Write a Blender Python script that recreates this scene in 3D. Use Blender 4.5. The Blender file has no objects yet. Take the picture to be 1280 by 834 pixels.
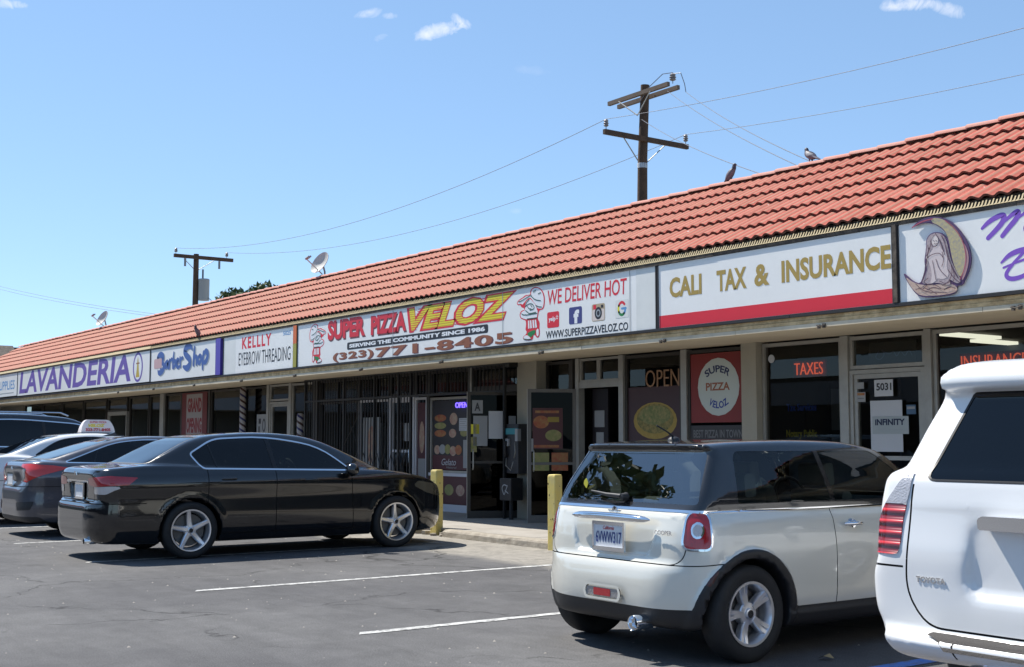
import bpy, bmesh, math, random
import numpy as np
from mathutils import Vector, Matrix
random.seed(7)
rad = math.radians
PI = math.pi
scene = bpy.context.scene
COL = scene.collection

# ------------------------------------------------------------------ camera
cam_d = bpy.data.cameras.new("camera")
cam = bpy.data.objects.new("camera", cam_d)
COL.objects.link(cam)
cam_d.sensor_width = 36.0
cam_d.lens = 36.0 * 1560.5 / 1280.0
cam_d.clip_end = 3000
cam.location = (0, 0, 1.4)
R_ = ((0.581695, -0.0690762, -0.810469), (0.813407, 0.0493987, 0.579593), (0.0, -0.996388, 0.0849221))
m = Matrix.Identity(4)
for i in range(3):
    m[i][0] = R_[i][0]
    m[i][1] = -R_[i][1]
    m[i][2] = -R_[i][2]
    m[i][3] = (0, 0, 1.4)[i]
cam.matrix_world = m
scene.camera = cam

# ------------------------------------------------------------------ sun, sky, exposure
SUN = Vector((-0.65, -0.20, 1.0)).normalized()
el = math.asin(SUN.z)
az = math.atan2(SUN.x, SUN.y)          # clockwise from +Y
sun_d = bpy.data.lights.new("sun", 'SUN')
sun_d.energy = 4.8
sun_d.angle = rad(0.53)
sun_d.color = (1.0, 0.955, 0.88)
sun = bpy.data.objects.new("sun", sun_d)
sun.rotation_euler = SUN.to_track_quat('Z', 'Y').to_euler()
sun.location = (-20, -10, 40)
COL.objects.link(sun)

world = bpy.data.worlds.new("World")
scene.world = world
world.use_nodes = True
nt = world.node_tree
nt.nodes.clear()
w_out = nt.nodes.new('ShaderNodeOutputWorld')
bg = nt.nodes.new('ShaderNodeBackground')
sky = nt.nodes.new('ShaderNodeTexSky')
sky.sky_type = 'NISHITA'
sky.sun_disc = False
sky.sun_elevation = el
sky.sun_rotation = az
sky.altitude = 2000
sky.air_density = 1.0
sky.dust_density = 0.0
sky.ozone_density = 3.0
bg.inputs['Strength'].default_value = 0.10
nt.links.new(bg.outputs[0], w_out.inputs[0])
# thin wisps of cloud: noise masked to a few directions
tc = nt.nodes.new('ShaderNodeTexCoord')
def cloud_dir(px, py):
    v = Vector(((px - 640), (py - 417), 1560.5)).normalized()
    return Vector([sum(R_[i][k] * v[k] for k in range(3)) for i in range(3)])
gam = nt.nodes.new('ShaderNodeGamma'); gam.inputs[1].default_value = 0.6      # pale, even midday haze over the whole dome
nt.links.new(sky.outputs[0], gam.inputs[0])
tone = nt.nodes.new('ShaderNodeMixRGB'); tone.blend_type = 'MULTIPLY'; tone.inputs[0].default_value = 1.0
nt.links.new(gam.outputs[0], tone.inputs[1]); tone.inputs[2].default_value = (1.63, 2.0, 2.33, 1)
last = tone.outputs[0]
noise = nt.nodes.new('ShaderNodeTexNoise')
noise.inputs['Scale'].default_value = 75
noise.inputs['Detail'].default_value = 9
noise.inputs['Roughness'].default_value = 0.62
noise.inputs['Distortion'].default_value = 1.2
nt.links.new(tc.outputs['Generated'], noise.inputs['Vector'])
def wmath(op, a, b=None, c=None):
    n = nt.nodes.new('ShaderNodeMath'); n.operation = op
    for i, v in enumerate((a, b, c)):
        if v is None: continue
        if isinstance(v, (int, float)): n.inputs[i].default_value = v
        else: nt.links.new(v, n.inputs[i])
    return n.outputs[0]
# (centre px, half-width px, half-height px, tilt, strength) of each wisp
for (px, py, hw, hh, tilt, st) in ((548, 38, 46, 13, -0.25, 1.0), (576, 27, 22, 9, 0.6, .8), (1131, 6, 46, 11, -0.05, 1.0), (1186, 12, 30, 13, 0.35, .9),
                                    (462, 17, 24, 8, -.2, .55), (487, 20, 14, 6, 0, .5), (476, 47, 14, 6, -.3, .35), (8, 5, 30, 8, 0.1, .8), (664, 88, 30, 8, .1, .10), (646, 264, 12, 6, .1, .12)):
    c = cloud_dir(px, py)
    a = (cloud_dir(px + 10, py + 10 * tilt) - c).normalized()
    b = c.cross(a).normalized()
    def dot(v, s):
        d = nt.nodes.new('ShaderNodeVectorMath'); d.operation = 'DOT_PRODUCT'
        nt.links.new(tc.outputs['Generated'], d.inputs[0]); d.inputs[1].default_value = v * s
        return d.outputs['Value']
    u = wmath('SUBTRACT', dot(a, 1560.5 / hw), float(c.dot(a) * 1560.5 / hw))
    v = wmath('SUBTRACT', dot(b, 1560.5 / hh), float(c.dot(b) * 1560.5 / hh))
    r2 = wmath('ADD', wmath('MULTIPLY', u, u), wmath('MULTIPLY', v, v))
    front = wmath('GREATER_THAN', dot(c, 1.0), 0.9)
    mask = wmath('MULTIPLY', wmath('MAXIMUM', wmath('SUBTRACT', 1.0, r2), 0.0), front)
    dens = wmath('MULTIPLY', wmath('SUBTRACT', wmath('ADD', wmath('MULTIPLY', mask, 0.62), noise.outputs['Fac']), 0.80), 1.5 * st)
    dens = wmath('MULTIPLY', wmath('MINIMUM', wmath('MAXIMUM', dens, 0.0), 0.8), wmath('MINIMUM', wmath('MULTIPLY', mask, 4.0), 1.0))
    mx = nt.nodes.new('ShaderNodeMixRGB')
    nt.links.new(dens, mx.inputs[0]); nt.links.new(last, mx.inputs[1])
    mx.inputs[2].default_value = (7.5, 7.6, 8.0, 1)
    last = mx.outputs[0]
nt.links.new(last, bg.inputs['Color'])

scene.view_settings.view_transform = 'Standard'
scene.view_settings.look = 'None'
scene.view_settings.gamma = 1.0
scene.view_settings.use_curve_mapping = False
scene.view_settings.exposure = 0.6
scene.cycles.max_bounces = 8
scene.cycles.transparent_max_bounces = 16

# ------------------------------------------------------------------ materials
MATS = {}
def mat(name, col, rough=0.6, metal=0.0, coat=0.0, spec=0.5, noise=None, bump=None, back=None, emit=None, coat_rough=0.03):
    """noise=(scale, amount, second colour) ; bump=(scale, strength)"""
    if name in MATS: return MATS[name]
    M = bpy.data.materials.new(name); M.use_nodes = True
    n = M.node_tree.nodes; l = M.node_tree.links
    p = n['Principled BSDF']
    p.inputs['Base Color'].default_value = (*col, 1)
    p.inputs['Roughness'].default_value = rough
    p.inputs['Metallic'].default_value = metal
    p.inputs['Coat Weight'].default_value = coat
    p.inputs['Coat Roughness'].default_value = coat_rough
    p.inputs['Specular IOR Level'].default_value = spec
    geo = n.new('ShaderNodeNewGeometry')
    if noise:
        tx = n.new('ShaderNodeTexNoise'); tx.inputs['Scale'].default_value = noise[0]
        tx.inputs['Detail'].default_value = 7; tx.inputs['Roughness'].default_value = 0.65
        l.new(geo.outputs['Position'], tx.inputs['Vector'])
        rp = n.new('ShaderNodeValToRGB'); rp.color_ramp.elements[0].position = 0.38; rp.color_ramp.elements[1].position = 0.68
        l.new(tx.outputs['Fac'], rp.inputs[0])
        mu = n.new('ShaderNodeMath'); mu.operation = 'MULTIPLY'; mu.inputs[1].default_value = noise[1]
        l.new(rp.outputs[0], mu.inputs[0])
        mx = n.new('ShaderNodeMixRGB'); mx.inputs[1].default_value = (*col, 1); mx.inputs[2].default_value = (*noise[2], 1)
        l.new(mu.outputs[0], mx.inputs[0]); l.new(mx.outputs[0], p.inputs['Base Color'])
    if bump:
        tb = n.new('ShaderNodeTexNoise'); tb.inputs['Scale'].default_value = bump[0]; tb.inputs['Detail'].default_value = 5
        l.new(geo.outputs['Position'], tb.inputs['Vector'])
        bp = n.new('ShaderNodeBump'); bp.inputs['Strength'].default_value = bump[1]; bp.inputs['Distance'].default_value = 0.01
        l.new(tb.outputs['Fac'], bp.inputs['Height']); l.new(bp.outputs[0], p.inputs['Normal'])
    if emit:
        p.inputs['Emission Color'].default_value = (*emit[0], 1); p.inputs['Emission Strength'].default_value = emit[1]
    if back:       # the trimmed inside of a car shell
        d = n.new('ShaderNodeBsdfDiffuse'); d.inputs[0].default_value = (*back, 1)
        ms = n.new('ShaderNodeMixShader')
        l.new(geo.outputs['Backfacing'], ms.inputs[0]); l.new(p.outputs[0], ms.inputs[1]); l.new(d.outputs[0], ms.inputs[2])
        l.new(ms.outputs[0], n['Material Output'].inputs[0])
    MATS[name] = M
    return M
def glass(name, tint, refl=1.0, rough=0.0, ior=1.5):
    if name in MATS: return MATS[name]
    M = bpy.data.materials.new(name); M.use_nodes = True
    n = M.node_tree.nodes; l = M.node_tree.links
    n.remove(n['Principled BSDF'])
    tr = n.new('ShaderNodeBsdfTransparent'); tr.inputs[0].default_value = (*tint, 1)
    gl = n.new('ShaderNodeBsdfGlossy'); gl.inputs['Roughness'].default_value = rough
    gl.inputs[0].default_value = (refl, refl, refl, 1)
    fr = n.new('ShaderNodeFresnel'); fr.inputs[0].default_value = ior
    mx = n.new('ShaderNodeMixShader')
    l.new(fr.outputs[0], mx.inputs[0]); l.new(tr.outputs[0], mx.inputs[1]); l.new(gl.outputs[0], mx.inputs[2])
    l.new(mx.outputs[0], n['Material Output'].inputs[0])
    MATS[name] = M
    return M

# ------------------------------------------------------------------ object helpers
ORG = {}
def world_org(o):
    v = Vector((0, 0, 0))
    while o is not None:
        v += Vector(o.location); o = o.parent
    return v
def props(o, label=None, cat=None, group=None, kind=None):
    if label: o['label'] = label
    if cat: o['category'] = cat
    if group: o['group'] = group
    if kind: o['kind'] = kind
    return o
def thing(name, label, cat, loc=(0, 0, 0), rz=0, group=None):
    o = bpy.data.objects.new(name, None); COL.objects.link(o)
    o.empty_display_size = 0.2
    o.location = loc; o.rotation_euler = (0, 0, rz)
    return props(o, label, cat, group)
def empty(name, parent, loc=(0, 0, 0), rot=(0, 0, 0)):
    o = bpy.data.objects.new(name, None); COL.objects.link(o)
    o.empty_display_size = 0.1
    o.location = loc; o.rotation_euler = rot; o.parent = parent
    return o
def copy_tree(o, parent=None):
    c = o.copy(); COL.objects.link(c); c.parent = parent
    for ch in list(o.children): copy_tree(ch, c)
    return c

class MB:
    """collects geometry; build() links it as ONE mesh object. W=True: coordinates are world ones."""
    def __init__(s): s.v = []; s.f = []
    def add(s, vs, fs):
        n = len(s.v); s.v += [tuple(v) for v in vs]; s.f += [tuple(i + n for i in f) for f in fs]; return s
    def box(s, x0, x1, y0, y1, z0, z1):
        if x0 > x1: x0, x1 = x1, x0
        if y0 > y1: y0, y1 = y1, y0
        if z0 > z1: z0, z1 = z1, z0
        return s.add([(x0, y0, z0), (x1, y0, z0), (x1, y1, z0), (x0, y1, z0), (x0, y0, z1), (x1, y0, z1), (x1, y1, z1), (x0, y1, z1)],
                     [(3, 2, 1, 0), (4, 5, 6, 7), (0, 1, 5, 4), (1, 2, 6, 5), (2, 3, 7, 6), (3, 0, 4, 7)])
    def prism(s, poly, d0, d1, axis='y'):
        """poly of 2D points extruded along axis: y -> (x,z), x -> (y,z), z -> (x,y)"""
        n = len(poly)
        def P(a, b, d): return {'y': (a, d, b), 'x': (d, a, b), 'z': (a, b, d)}[axis]
        A = sum(poly[i][0] * poly[(i + 1) % n][1] - poly[(i + 1) % n][0] * poly[i][1] for i in range(n))
        if (A < 0) != (axis == 'y'): poly = poly[::-1]
        # now front (d1) cap winding faces +axis for x,z ; for y handled by the flip
        vs = [P(a, b, d0) for a, b in poly] + [P(a, b, d1) for a, b in poly]
        fs = [tuple(range(n - 1, -1, -1)), tuple(range(n, 2 * n))]
        for i in range(n):
            j = (i + 1) % n; fs.append((i, j, n + j, n + i))
        return s.add(vs, fs)
    def tube(s, pts, r, n=8, cap=True):
        pts = [Vector(p) for p in pts]; rings = []
        rr = r if hasattr(r, '__len__') else [r] * len(pts)
        up = None
        for i, p in enumerate(pts):
            t = (pts[min(i + 1, len(pts) - 1)] - pts[max(i - 1, 0)])
            t = t.normalized() if t.length > 1e-9 else Vector((0, 0, 1))
            if up is None: up = Vector((0, 0, 1)) if abs(t.z) < 0.9 else Vector((1, 0, 0))
            a = t.cross(up).normalized(); b = a.cross(t).normalized(); up = b
            rings.append([p + a * math.cos(2 * PI * k / n) * rr[i] + b * math.sin(2 * PI * k / n) * rr[i] for k in range(n)])
        vs = [v for R in rings for v in R]; fs = []
        for i in range(len(pts) - 1):
            for k in range(n):
                j = (k + 1) % n; fs.append((i * n + k, (i + 1) * n + k, (i + 1) * n + j, i * n + j))
        if cap: fs += [tuple(range(n)), tuple(range(len(vs) - 1, len(vs) - n - 1, -1))]
        return s.add(vs, fs)
    def lathe(s, prof, n=24, axis='z', c=(0, 0, 0), a0=0.0, a1=2 * PI, flip=False):
        full = abs(a1 - a0 - 2 * PI) < 1e-6; m = n if full else n + 1
        vs = []
        for k in range(m):
            a = a0 + (a1 - a0) * k / n; ca, sa = math.cos(a), math.sin(a)
            for (r, h) in prof:
                q = {'z': (r * ca, r * sa, h), 'y': (r * ca, h, r * sa), 'x': (h, r * ca, r * sa)}[axis]
                vs.append((q[0] + c[0], q[1] + c[1], q[2] + c[2]))
        fs = []; p = len(prof)
        for k in range(n):
            j = (k + 1) % m
            for i in range(p - 1):
                f = (k * p + i, j * p + i, j * p + i + 1, k * p + i + 1)
                fs.append(f[::-1] if flip else f)
        return s.add(vs, fs)
    def build(s, name, material, parent=None, W=False, smooth=False, kind=None, label=None, bevel=0, loc=None, autosmooth=None):
        off = world_org(parent) if (W and parent is not None) else Vector((0, 0, 0))
        me = bpy.data.meshes.new(name)
        me.from_pydata([(v[0] - off.x, v[1] - off.y, v[2] - off.z) for v in s.v], [], s.f)
        if bevel or autosmooth is not None or True:
            bm = bmesh.new(); bm.from_mesh(me)
            if bevel:
                bmesh.ops.bevel(bm, geom=list(bm.edges), offset=bevel, segments=2, profile=0.7, affect='EDGES')
            if not smooth == 'keep': bmesh.ops.recalc_face_normals(bm, faces=bm.faces)
            bm.to_mesh(me); bm.free()
        o = bpy.data.objects.new(name, me); COL.objects.link(o)
        me.materials.append(material)
        if parent is not None: o.parent = parent
        if loc: o.location = loc
        if smooth:
            me.polygons.foreach_set('use_smooth', [True] * len(me.polygons))
            if autosmooth: me.set_sharp_from_angle(angle=rad(autosmooth))
        if kind: o['kind'] = kind
        if label: o['label'] = label
        return o

def text_mesh(name, s, material, parent, size=1.0, wx=1.0, shear=0.0, bold=0.0, depth=0.002, origin=(0, 0, 0), ux=(1, 0, 0), uz=(0, 0, 1), width=None, height=None, warp=None, sp=1.0, align='L', W=False, bend=None):
    """flat lettering: laid out in a plane with axes ux (reading direction) and uz (up), real size, thin."""
    cu = bpy.data.curves.new(name, 'FONT'); cu.body = s; cu.size = size; cu.shear = shear; cu.offset = bold * size
    cu.space_character = sp; cu.resolution_u = 3; cu.extrude = 0; cu.space_line = 0.85
    to = bpy.data.objects.new('tmp', cu); COL.objects.link(to)
    dg = bpy.context.evaluated_depsgraph_get()
    me0 = bpy.data.meshes.new_from_object(to.evaluated_get(dg))
    bpy.data.objects.remove(to); bpy.data.curves.remove(cu)
    P = np.array([v.co[:] for v in me0.vertices])
    if len(P) == 0: return None
    x0, x1, y0, y1 = P[:, 0].min(), P[:, 0].max(), P[:, 1].min(), P[:, 1].max()
    P[:, 0] -= x0; P[:, 1] -= y0
    sx = (width / (x1 - x0)) if width else wx
    sy = (height / (y1 - y0)) if height else (1.0)
    P[:, 0] *= sx; P[:, 1] *= sy
    if align == 'C': P[:, 0] -= (x1 - x0) * sx / 2
    if warp is not None: P[:, 0], P[:, 1] = warp(P[:, 0], P[:, 1])
    U = Vector(ux).normalized(); Z = Vector(uz).normalized(); N = U.cross(Z)   # N faces the reader
    off = world_org(parent) if (W and parent is not None) else Vector((0, 0, 0))
    o0 = Vector(origin) - off
    fs = [tuple(p.vertices) for p in me0.polygons]
    n = len(P)
    vs = [tuple(o0 + U * p[0] + Z * p[1] + N * depth) for p in P] + [tuple(o0 + U * p[0] + Z * p[1]) for p in P]
    # side walls along boundary edges
    from collections import Counter
    ec = Counter()
    for f in fs:
        for i in range(len(f)): ec[frozenset((f[i], f[(i + 1) % len(f)]))] += 1
    sides = []
    for f in fs:
        for i in range(len(f)):
            a, b = f[i], f[(i + 1) % len(f)]
            if ec[frozenset((a, b))] == 1: sides.append((b, a, a + n, b + n))
    me = bpy.data.meshes.new(name); me.from_pydata(vs, [], fs + sides)
    bpy.data.meshes.remove(me0)
    me.materials.append(material)
    o = bpy.data.objects.new(name, me); COL.objects.link(o)
    if parent is not None: o.parent = parent
    return o
# ------------------------------------------------------------------ setting: ground, sidewalk, paint
def asphalt_mat():
    M = bpy.data.materials.new('asphalt'); M.use_nodes = True
    n = M.node_tree.nodes; l = M.node_tree.links; p = n['Principled BSDF']
    geo = n.new('ShaderNodeNewGeometry')
    def noise(sc, det, ro=0.6, vec=None, dist=0):
        t = n.new('ShaderNodeTexNoise'); t.inputs['Scale'].default_value = sc; t.inputs['Detail'].default_value = det
        t.inputs['Roughness'].default_value = ro; t.inputs['Distortion'].default_value = dist
        l.new(vec or geo.outputs['Position'], t.inputs['Vector']); return t.outputs['Fac']
    def ramp(src, stops):
        r = n.new('ShaderNodeValToRGB'); l.new(src, r.inputs[0])
        e = r.color_ramp.elements
        e[0].position, e[0].color = stops[0][0], (*[stops[0][1]] * 3, 1)
        e[1].position, e[1].color = stops[-1][0], (*[stops[-1][1]] * 3, 1)
        for pos, c in stops[1:-1]:
            x = e.new(pos); x.color = (c, c, c, 1)
        return r.outputs[0]
    def mixc(f, a, b, mode='MIX'):
        x = n.new('ShaderNodeMixRGB'); x.blend_type = mode
        if isinstance(f, float): x.inputs[0].default_value = f
        else: l.new(f, x.inputs[0])
        for i, c in ((1, a), (2, b)):
            if isinstance(c, tuple): x.inputs[i].default_value = (*c, 1)
            else: l.new(c, x.inputs[i])
        return x.outputs[0]
    c = mixc(ramp(noise(0.35, 6, 0.6), [(0.35, 0.0), (0.7, 1.0)]), (0.078, 0.076, 0.078), (0.128, 0.125, 0.123))
    # pale grit and dark stones
    grit = ramp(noise(95, 4, 0.75), [(0.30, 0.50), (0.5, 1.0), (0.70, 1.6)])
    c = mixc(1.0, c, grit, 'MULTIPLY')
    blot = ramp(noise(2.6, 9, 0.78, dist=.6), [(0.33, 0.80), (0.6, 1.08)])
    vs_ = n.new('ShaderNodeTexVoronoi'); vs_.inputs['Scale'].default_value = 0.62; vs_.inputs['Randomness'].default_value = 1; l.new(geo.outputs['Position'], vs_.inputs['Vector'])
    nd = n.new('ShaderNodeMath'); nd.operation = 'MULTIPLY_ADD'; l.new(noise(6, 6, .7), nd.inputs[0]); nd.inputs[1].default_value = .22; l.new(vs_.outputs['Distance'], nd.inputs[2])
    c = mixc(1.0, c, ramp(nd.outputs[0], [(0.13, 0.62), (0.22, 1.0)]), 'MULTIPLY')      # oil drips
    c = mixc(1.0, c, blot, 'MULTIPLY')
    # drip trails in the bays
    mp = n.new('ShaderNodeMapping'); mp.inputs['Scale'].default_value = (0.35, 3.2, 1); mp.inputs['Rotation'].default_value = (0, 0, 0.12)
    l.new(geo.outputs['Position'], mp.inputs['Vector'])
    st = ramp(noise(1.0, 9, 0.75, mp.outputs[0], 0.8), [(0.32, 0.86), (0.5, 1.0), (0.7, 1.09)])
    c = mixc(1.0, c, st, 'MULTIPLY')
    # concrete apron in front of the kerb, feathered edge with stains
    sp = n.new('ShaderNodeSeparateXYZ'); l.new(geo.outputs['Position'], sp.inputs[0])
    ad = n.new('ShaderNodeMath'); ad.operation = 'MULTIPLY_ADD'; ad.inputs[1].default_value = 0.55
    l.new(noise(1.4, 7, 0.7, dist=0.8), ad.inputs[0]); l.new(sp.outputs['Y'], ad.inputs[2])
    apron = ramp_y = n.new('ShaderNodeMapRange'); ramp_y.inputs['From Min'].default_value = 8.55; ramp_y.inputs['From Max'].default_value = 8.85
    l.new(ad.outputs[0], ramp_y.inputs['Value'])
    pale = mixc(ramp(noise(3.0, 8, 0.7, dist=2), [(0.36, 0.0), (0.66, 1.0)]), (0.21, 0.195, 0.17), (0.33, 0.305, 0.265))
    c = mixc(apron.outputs[0], c, pale)
    # cracks
    vo = n.new('ShaderNodeTexVoronoi'); vo.feature = 'DISTANCE_TO_EDGE'; vo.inputs['Scale'].default_value = 0.42
    nz = n.new('ShaderNodeTexNoise'); nz.inputs['Scale'].default_value = 2.2; nz.inputs['Detail'].default_value = 6
    l.new(geo.outputs['Position'], nz.inputs['Vector'])
    vm = n.new('ShaderNodeVectorMath'); vm.operation = 'MULTIPLY_ADD'; l.new(nz.outputs['Color'], vm.inputs[0])
    vm.inputs[1].default_value = (0.9, 0.9, 0); l.new(geo.outputs['Position'], vm.inputs[2]); l.new(vm.outputs[0], vo.inputs['Vector'])
    cr = ramp(vo.outputs['Distance'], [(0.0, 0.35), (0.010, 1.0)])
    gate = ramp(noise(0.5, 2), [(0.44, 0.0), (0.5, 1.0)])
    c = mixc(gate, c, mixc(1.0, c, cr, 'MULTIPLY'))
    l.new(c, p.inputs['Base Color'])
    p.inputs['Roughness'].default_value = 0.85; p.inputs['Specular IOR Level'].default_value = 0.3
    b = n.new('ShaderNodeBump'); b.inputs['Strength'].default_value = 0.6; b.inputs['Distance'].default_value = 0.006
    l.new(noise(110, 4, 0.7), b.inputs['Height']); l.new(b.outputs[0], p.inputs['Normal'])
    return M
M_asphalt = asphalt_mat()
g = MB(); g.add([(-900, -700, 0), (700, -700, 0), (700, 900, 0), (-900, 900, 0)], [(0, 1, 2, 3)])
g.build('ground', M_asphalt, kind='structure', smooth='keep')

M_walk = mat('sidewalk_concrete', (0.30, 0.275, 0.24), 0.9, noise=(2.2, 0.7, (0.42, 0.39, 0.35)), bump=(45, 0.35))
M_kerb = mat('kerb_concrete', (0.27, 0.235, 0.19), 0.95, noise=(7, 0.9, (0.42, 0.38, 0.31)), bump=(30, 0.8))
KZ = 0.105
sw = MB(); sw.box(-56, 14, 9.97, 12.40, 0.004, KZ - .02)
walk = sw.build('sidewalk', M_kerb, kind='structure')
def slab_row(x0, y0, y1, z1, L):
    me = None; xx = x0
    while xx < 14:
        if me is None:
            q = MB(); q.box(.006, L - .006, y0, y1, KZ - .025, z1); o = q.build('slab', M_walk, walk, bevel=.004); me = o.data
        else:
            o = bpy.data.objects.new('slab', me); COL.objects.link(o); o.parent = walk
        o.location.x = xx; o.location.z = random.uniform(-.0012, .0012); xx += L
slab_row(-56, 9.965, 11.160, KZ + .002, 1.52); slab_row(-56, 11.172, 12.40, KZ + .004, 1.52)
kb = MB(); kb.box(-56, -16.2, 9.82, 9.954, 0.0, .05); kb.box(-15.45, 14, 9.82, 9.954, 0, .05)
kerb = kb.build('kerb', M_kerb, kind='structure')
prof = [(9.80, 0.0), (9.806, 0.07), (9.825, 0.095), (9.86, KZ), (9.955, KZ + 0.001), (9.955, 0.0)]
xx = -56.0
while xx < 14:
    x1 = min(xx + 3.02, 14)
    if xx < -16.2 < x1: x1 = -16.2
    if xx < -15.45 < x1: x1 = -15.45
    if not (xx >= -16.21 and x1 <= -15.44):
        q = MB(); n_ = 14; vs = []
        for i in range(n_ + 1):          # worn, slightly uneven nose
            x = xx + .004 + (x1 - xx - .008) * i / n_
            for (y, z) in prof: vs.append((x, y + (random.uniform(-.004, .006) if .05 < z < .1 else 0), z + (random.uniform(-.006, .001) if .08 < z < KZ else 0)))
        q.add(vs, [(i * 6 + k, i * 6 + (k + 1) % 6, i * 6 + 6 + (k + 1) % 6, i * 6 + 6 + k) for i in range(n_) for k in range(6)] + [tuple(range(6)), tuple(range(n_ * 6 + 5, n_ * 6 - 1, -1))])
        q.build('kerb_stone', M_kerb, kerb)
    xx = x1
# painted bay lines
def paint_mat(name, col, under, wear=0.5):
    M = bpy.data.materials.new(name); M.use_nodes = True
    n = M.node_tree.nodes; l = M.node_tree.links; p = n['Principled BSDF']
    geo = n.new('ShaderNodeNewGeometry'); t = n.new('ShaderNodeTexNoise'); t.inputs['Scale'].default_value = 9; t.inputs['Detail'].default_value = 10; t.inputs['Roughness'].default_value = 0.8
    l.new(geo.outputs['Position'], t.inputs['Vector'])
    r = n.new('ShaderNodeValToRGB'); r.color_ramp.elements[0].position = wear; r.color_ramp.elements[1].position = wear + 0.13
    r.color_ramp.elements[0].color = (*col, 1); r.color_ramp.elements[1].color = (*under, 1)
    l.new(t.outputs['Fac'], r.inputs[0]); l.new(r.outputs[0], p.inputs['Base Color']); p.inputs['Roughness'].default_value = 0.8
    return M
M_line = paint_mat('line_paint', (0.52, 0.515, 0.49), (0.15, 0.147, 0.143), 0.47)
M_blue = paint_mat('blue_paint', (0.08, 0.20, 0.55), (0.13, 0.135, 0.16), 0.47)
for x in (-33.7, -30.4, -27.4, -24.3, -21.0, -17.8, -14.6, -11.27, -8.12):
    q = MB(); w = 0.05
    pts_l = []; pts_r = []
    n_ = 40
    for i in range(n_ + 1):
        y = 4.42 + 4.9 * i / n_
        pts_l.append((x - w + random.uniform(-.005, .005), y + (0.06 if i == 0 else 0), 0.004)); pts_r.append((x + w + random.uniform(-.005, .005), y, 0.004))
    vs = pts_l + pts_r
    q.add(vs, [(i, n_ + 1 + i, n_ + 2 + i, i + 1) for i in range(n_)])
    q.build('bay_line', M_line, kind='structure', smooth='keep')
# blue paint of the accessible bay by the white SUV
q = MB()
def strip(a, b, w, z=0.004):
    a = Vector(a); b = Vector(b); d = (b - a).normalized(); s_ = Vector((-d.y, d.x, 0)) * w / 2
    q.add([(a - s_)[:2] + (z,), (b - s_)[:2] + (z,), (b + s_)[:2] + (z,), (a + s_)[:2] + (z,)], [(0, 1, 2, 3)])
strip((-5.04, 3.6, 0), (-5.04, 9.3, 0), 0.13)
strip((-4.95, 4.55, 0), (-1.95, 4.55, 0), 0.13, 0.008)
strip((-1.9, 3.6, 0), (-1.9, 9.3, 0), 0.13)
q.build('blue_bay_marking', M_blue, kind='structure', smooth='keep')
# ------------------------------------------------------------------ car bodies: smooth implicit solids, polygonised and cut into panels
X = lambda p: p[:, 0]; Y = lambda p: p[:, 1]; Z = lambda p: p[:, 2]; AY = lambda p: np.abs(p[:, 1])
def chaikin(P, it=2, closed=True):
    P = [tuple(map(float, p)) for p in P]
    for _ in range(it):
        Q = []
        n = len(P)
        for i in range(n if closed else n - 1):
            a, b = P[i], P[(i + 1) % n]
            Q.append((a[0] * .75 + b[0] * .25, a[1] * .75 + b[1] * .25)); Q.append((a[0] * .25 + b[0] * .75, a[1] * .25 + b[1] * .75))
        P = Q
    return P
def rpoly(P, r=0.03, k=4):
    """polygon with rounded corners; points may carry their own radius as third entry"""
    out = []; n = len(P)
    for i in range(n):
        a = np.array(P[i - 1][:2], float); b = np.array(P[i][:2], float); c = np.array(P[(i + 1) % n][:2], float)
        rr = P[i][2] if len(P[i]) > 2 else r
        u = a - b; v = c - b; lu = np.linalg.norm(u); lv = np.linalg.norm(v)
        if rr <= 0 or lu < 1e-6 or lv < 1e-6: out.append(tuple(b)); continue
        u /= lu; v /= lv
        d = min(rr, lu * .49, lv * .49)
        p0 = b + u * d; p1 = b + v * d
        for t in np.linspace(0, 1, k + 1):
            q = (1 - t) ** 2 * p0 + 2 * t * (1 - t) * b + t * t * p1; out.append(tuple(q))
    return out
def psdf(px, py, poly):
    P = np.array(poly, float); d2 = None; px, py = np.broadcast_arrays(px, py)
    inside = np.zeros(px.shape, bool); n = len(P)
    for i in range(n):
        ax, ay = P[i]; bx, by = P[(i + 1) % n]
        ex, ey = bx - ax, by - ay; L = ex * ex + ey * ey
        if L < 1e-14: continue
        wx, wy = px - ax, py - ay
        t = np.clip((wx * ex + wy * ey) / L, 0, 1)
        q = (wx - t * ex) ** 2 + (wy - t * ey) ** 2
        d2 = q if d2 is None else np.minimum(d2, q)
        c = ((ay > py) != (by > py))
        with np.errstate(divide='ignore', invalid='ignore'):
            c &= px < (bx - ax) * (py - ay) / ((by - ay) if by != ay else 1e-12) + ax
        inside ^= c
    d = np.sqrt(d2)
    return np.where(inside, -d, d)
def pline(px, py, pts):
    d2 = None; px, py = np.broadcast_arrays(px, py)
    for (ax, ay), (bx, by) in zip(pts[:-1], pts[1:]):
        ex, ey = bx - ax, by - ay; L = ex * ex + ey * ey + 1e-12
        t = np.clip(((px - ax) * ex + (py - ay) * ey) / L, 0, 1)
        q = (px - ax - t * ex) ** 2 + (py - ay - t * ey) ** 2
        d2 = q if d2 is None else np.minimum(d2, q)
    return np.sqrt(d2)
def smax(a, b, k): return 0.5 * (a + b + np.sqrt((a - b) ** 2 + k * k)) - 0.0
def smin(a, b, k): return 0.5 * (a + b - np.sqrt((a - b) ** 2 + k * k))
def sstep(x, a, b):
    t = np.clip((x - a) / (b - a), 0, 1); return t * t * (3 - 2 * t)
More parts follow.
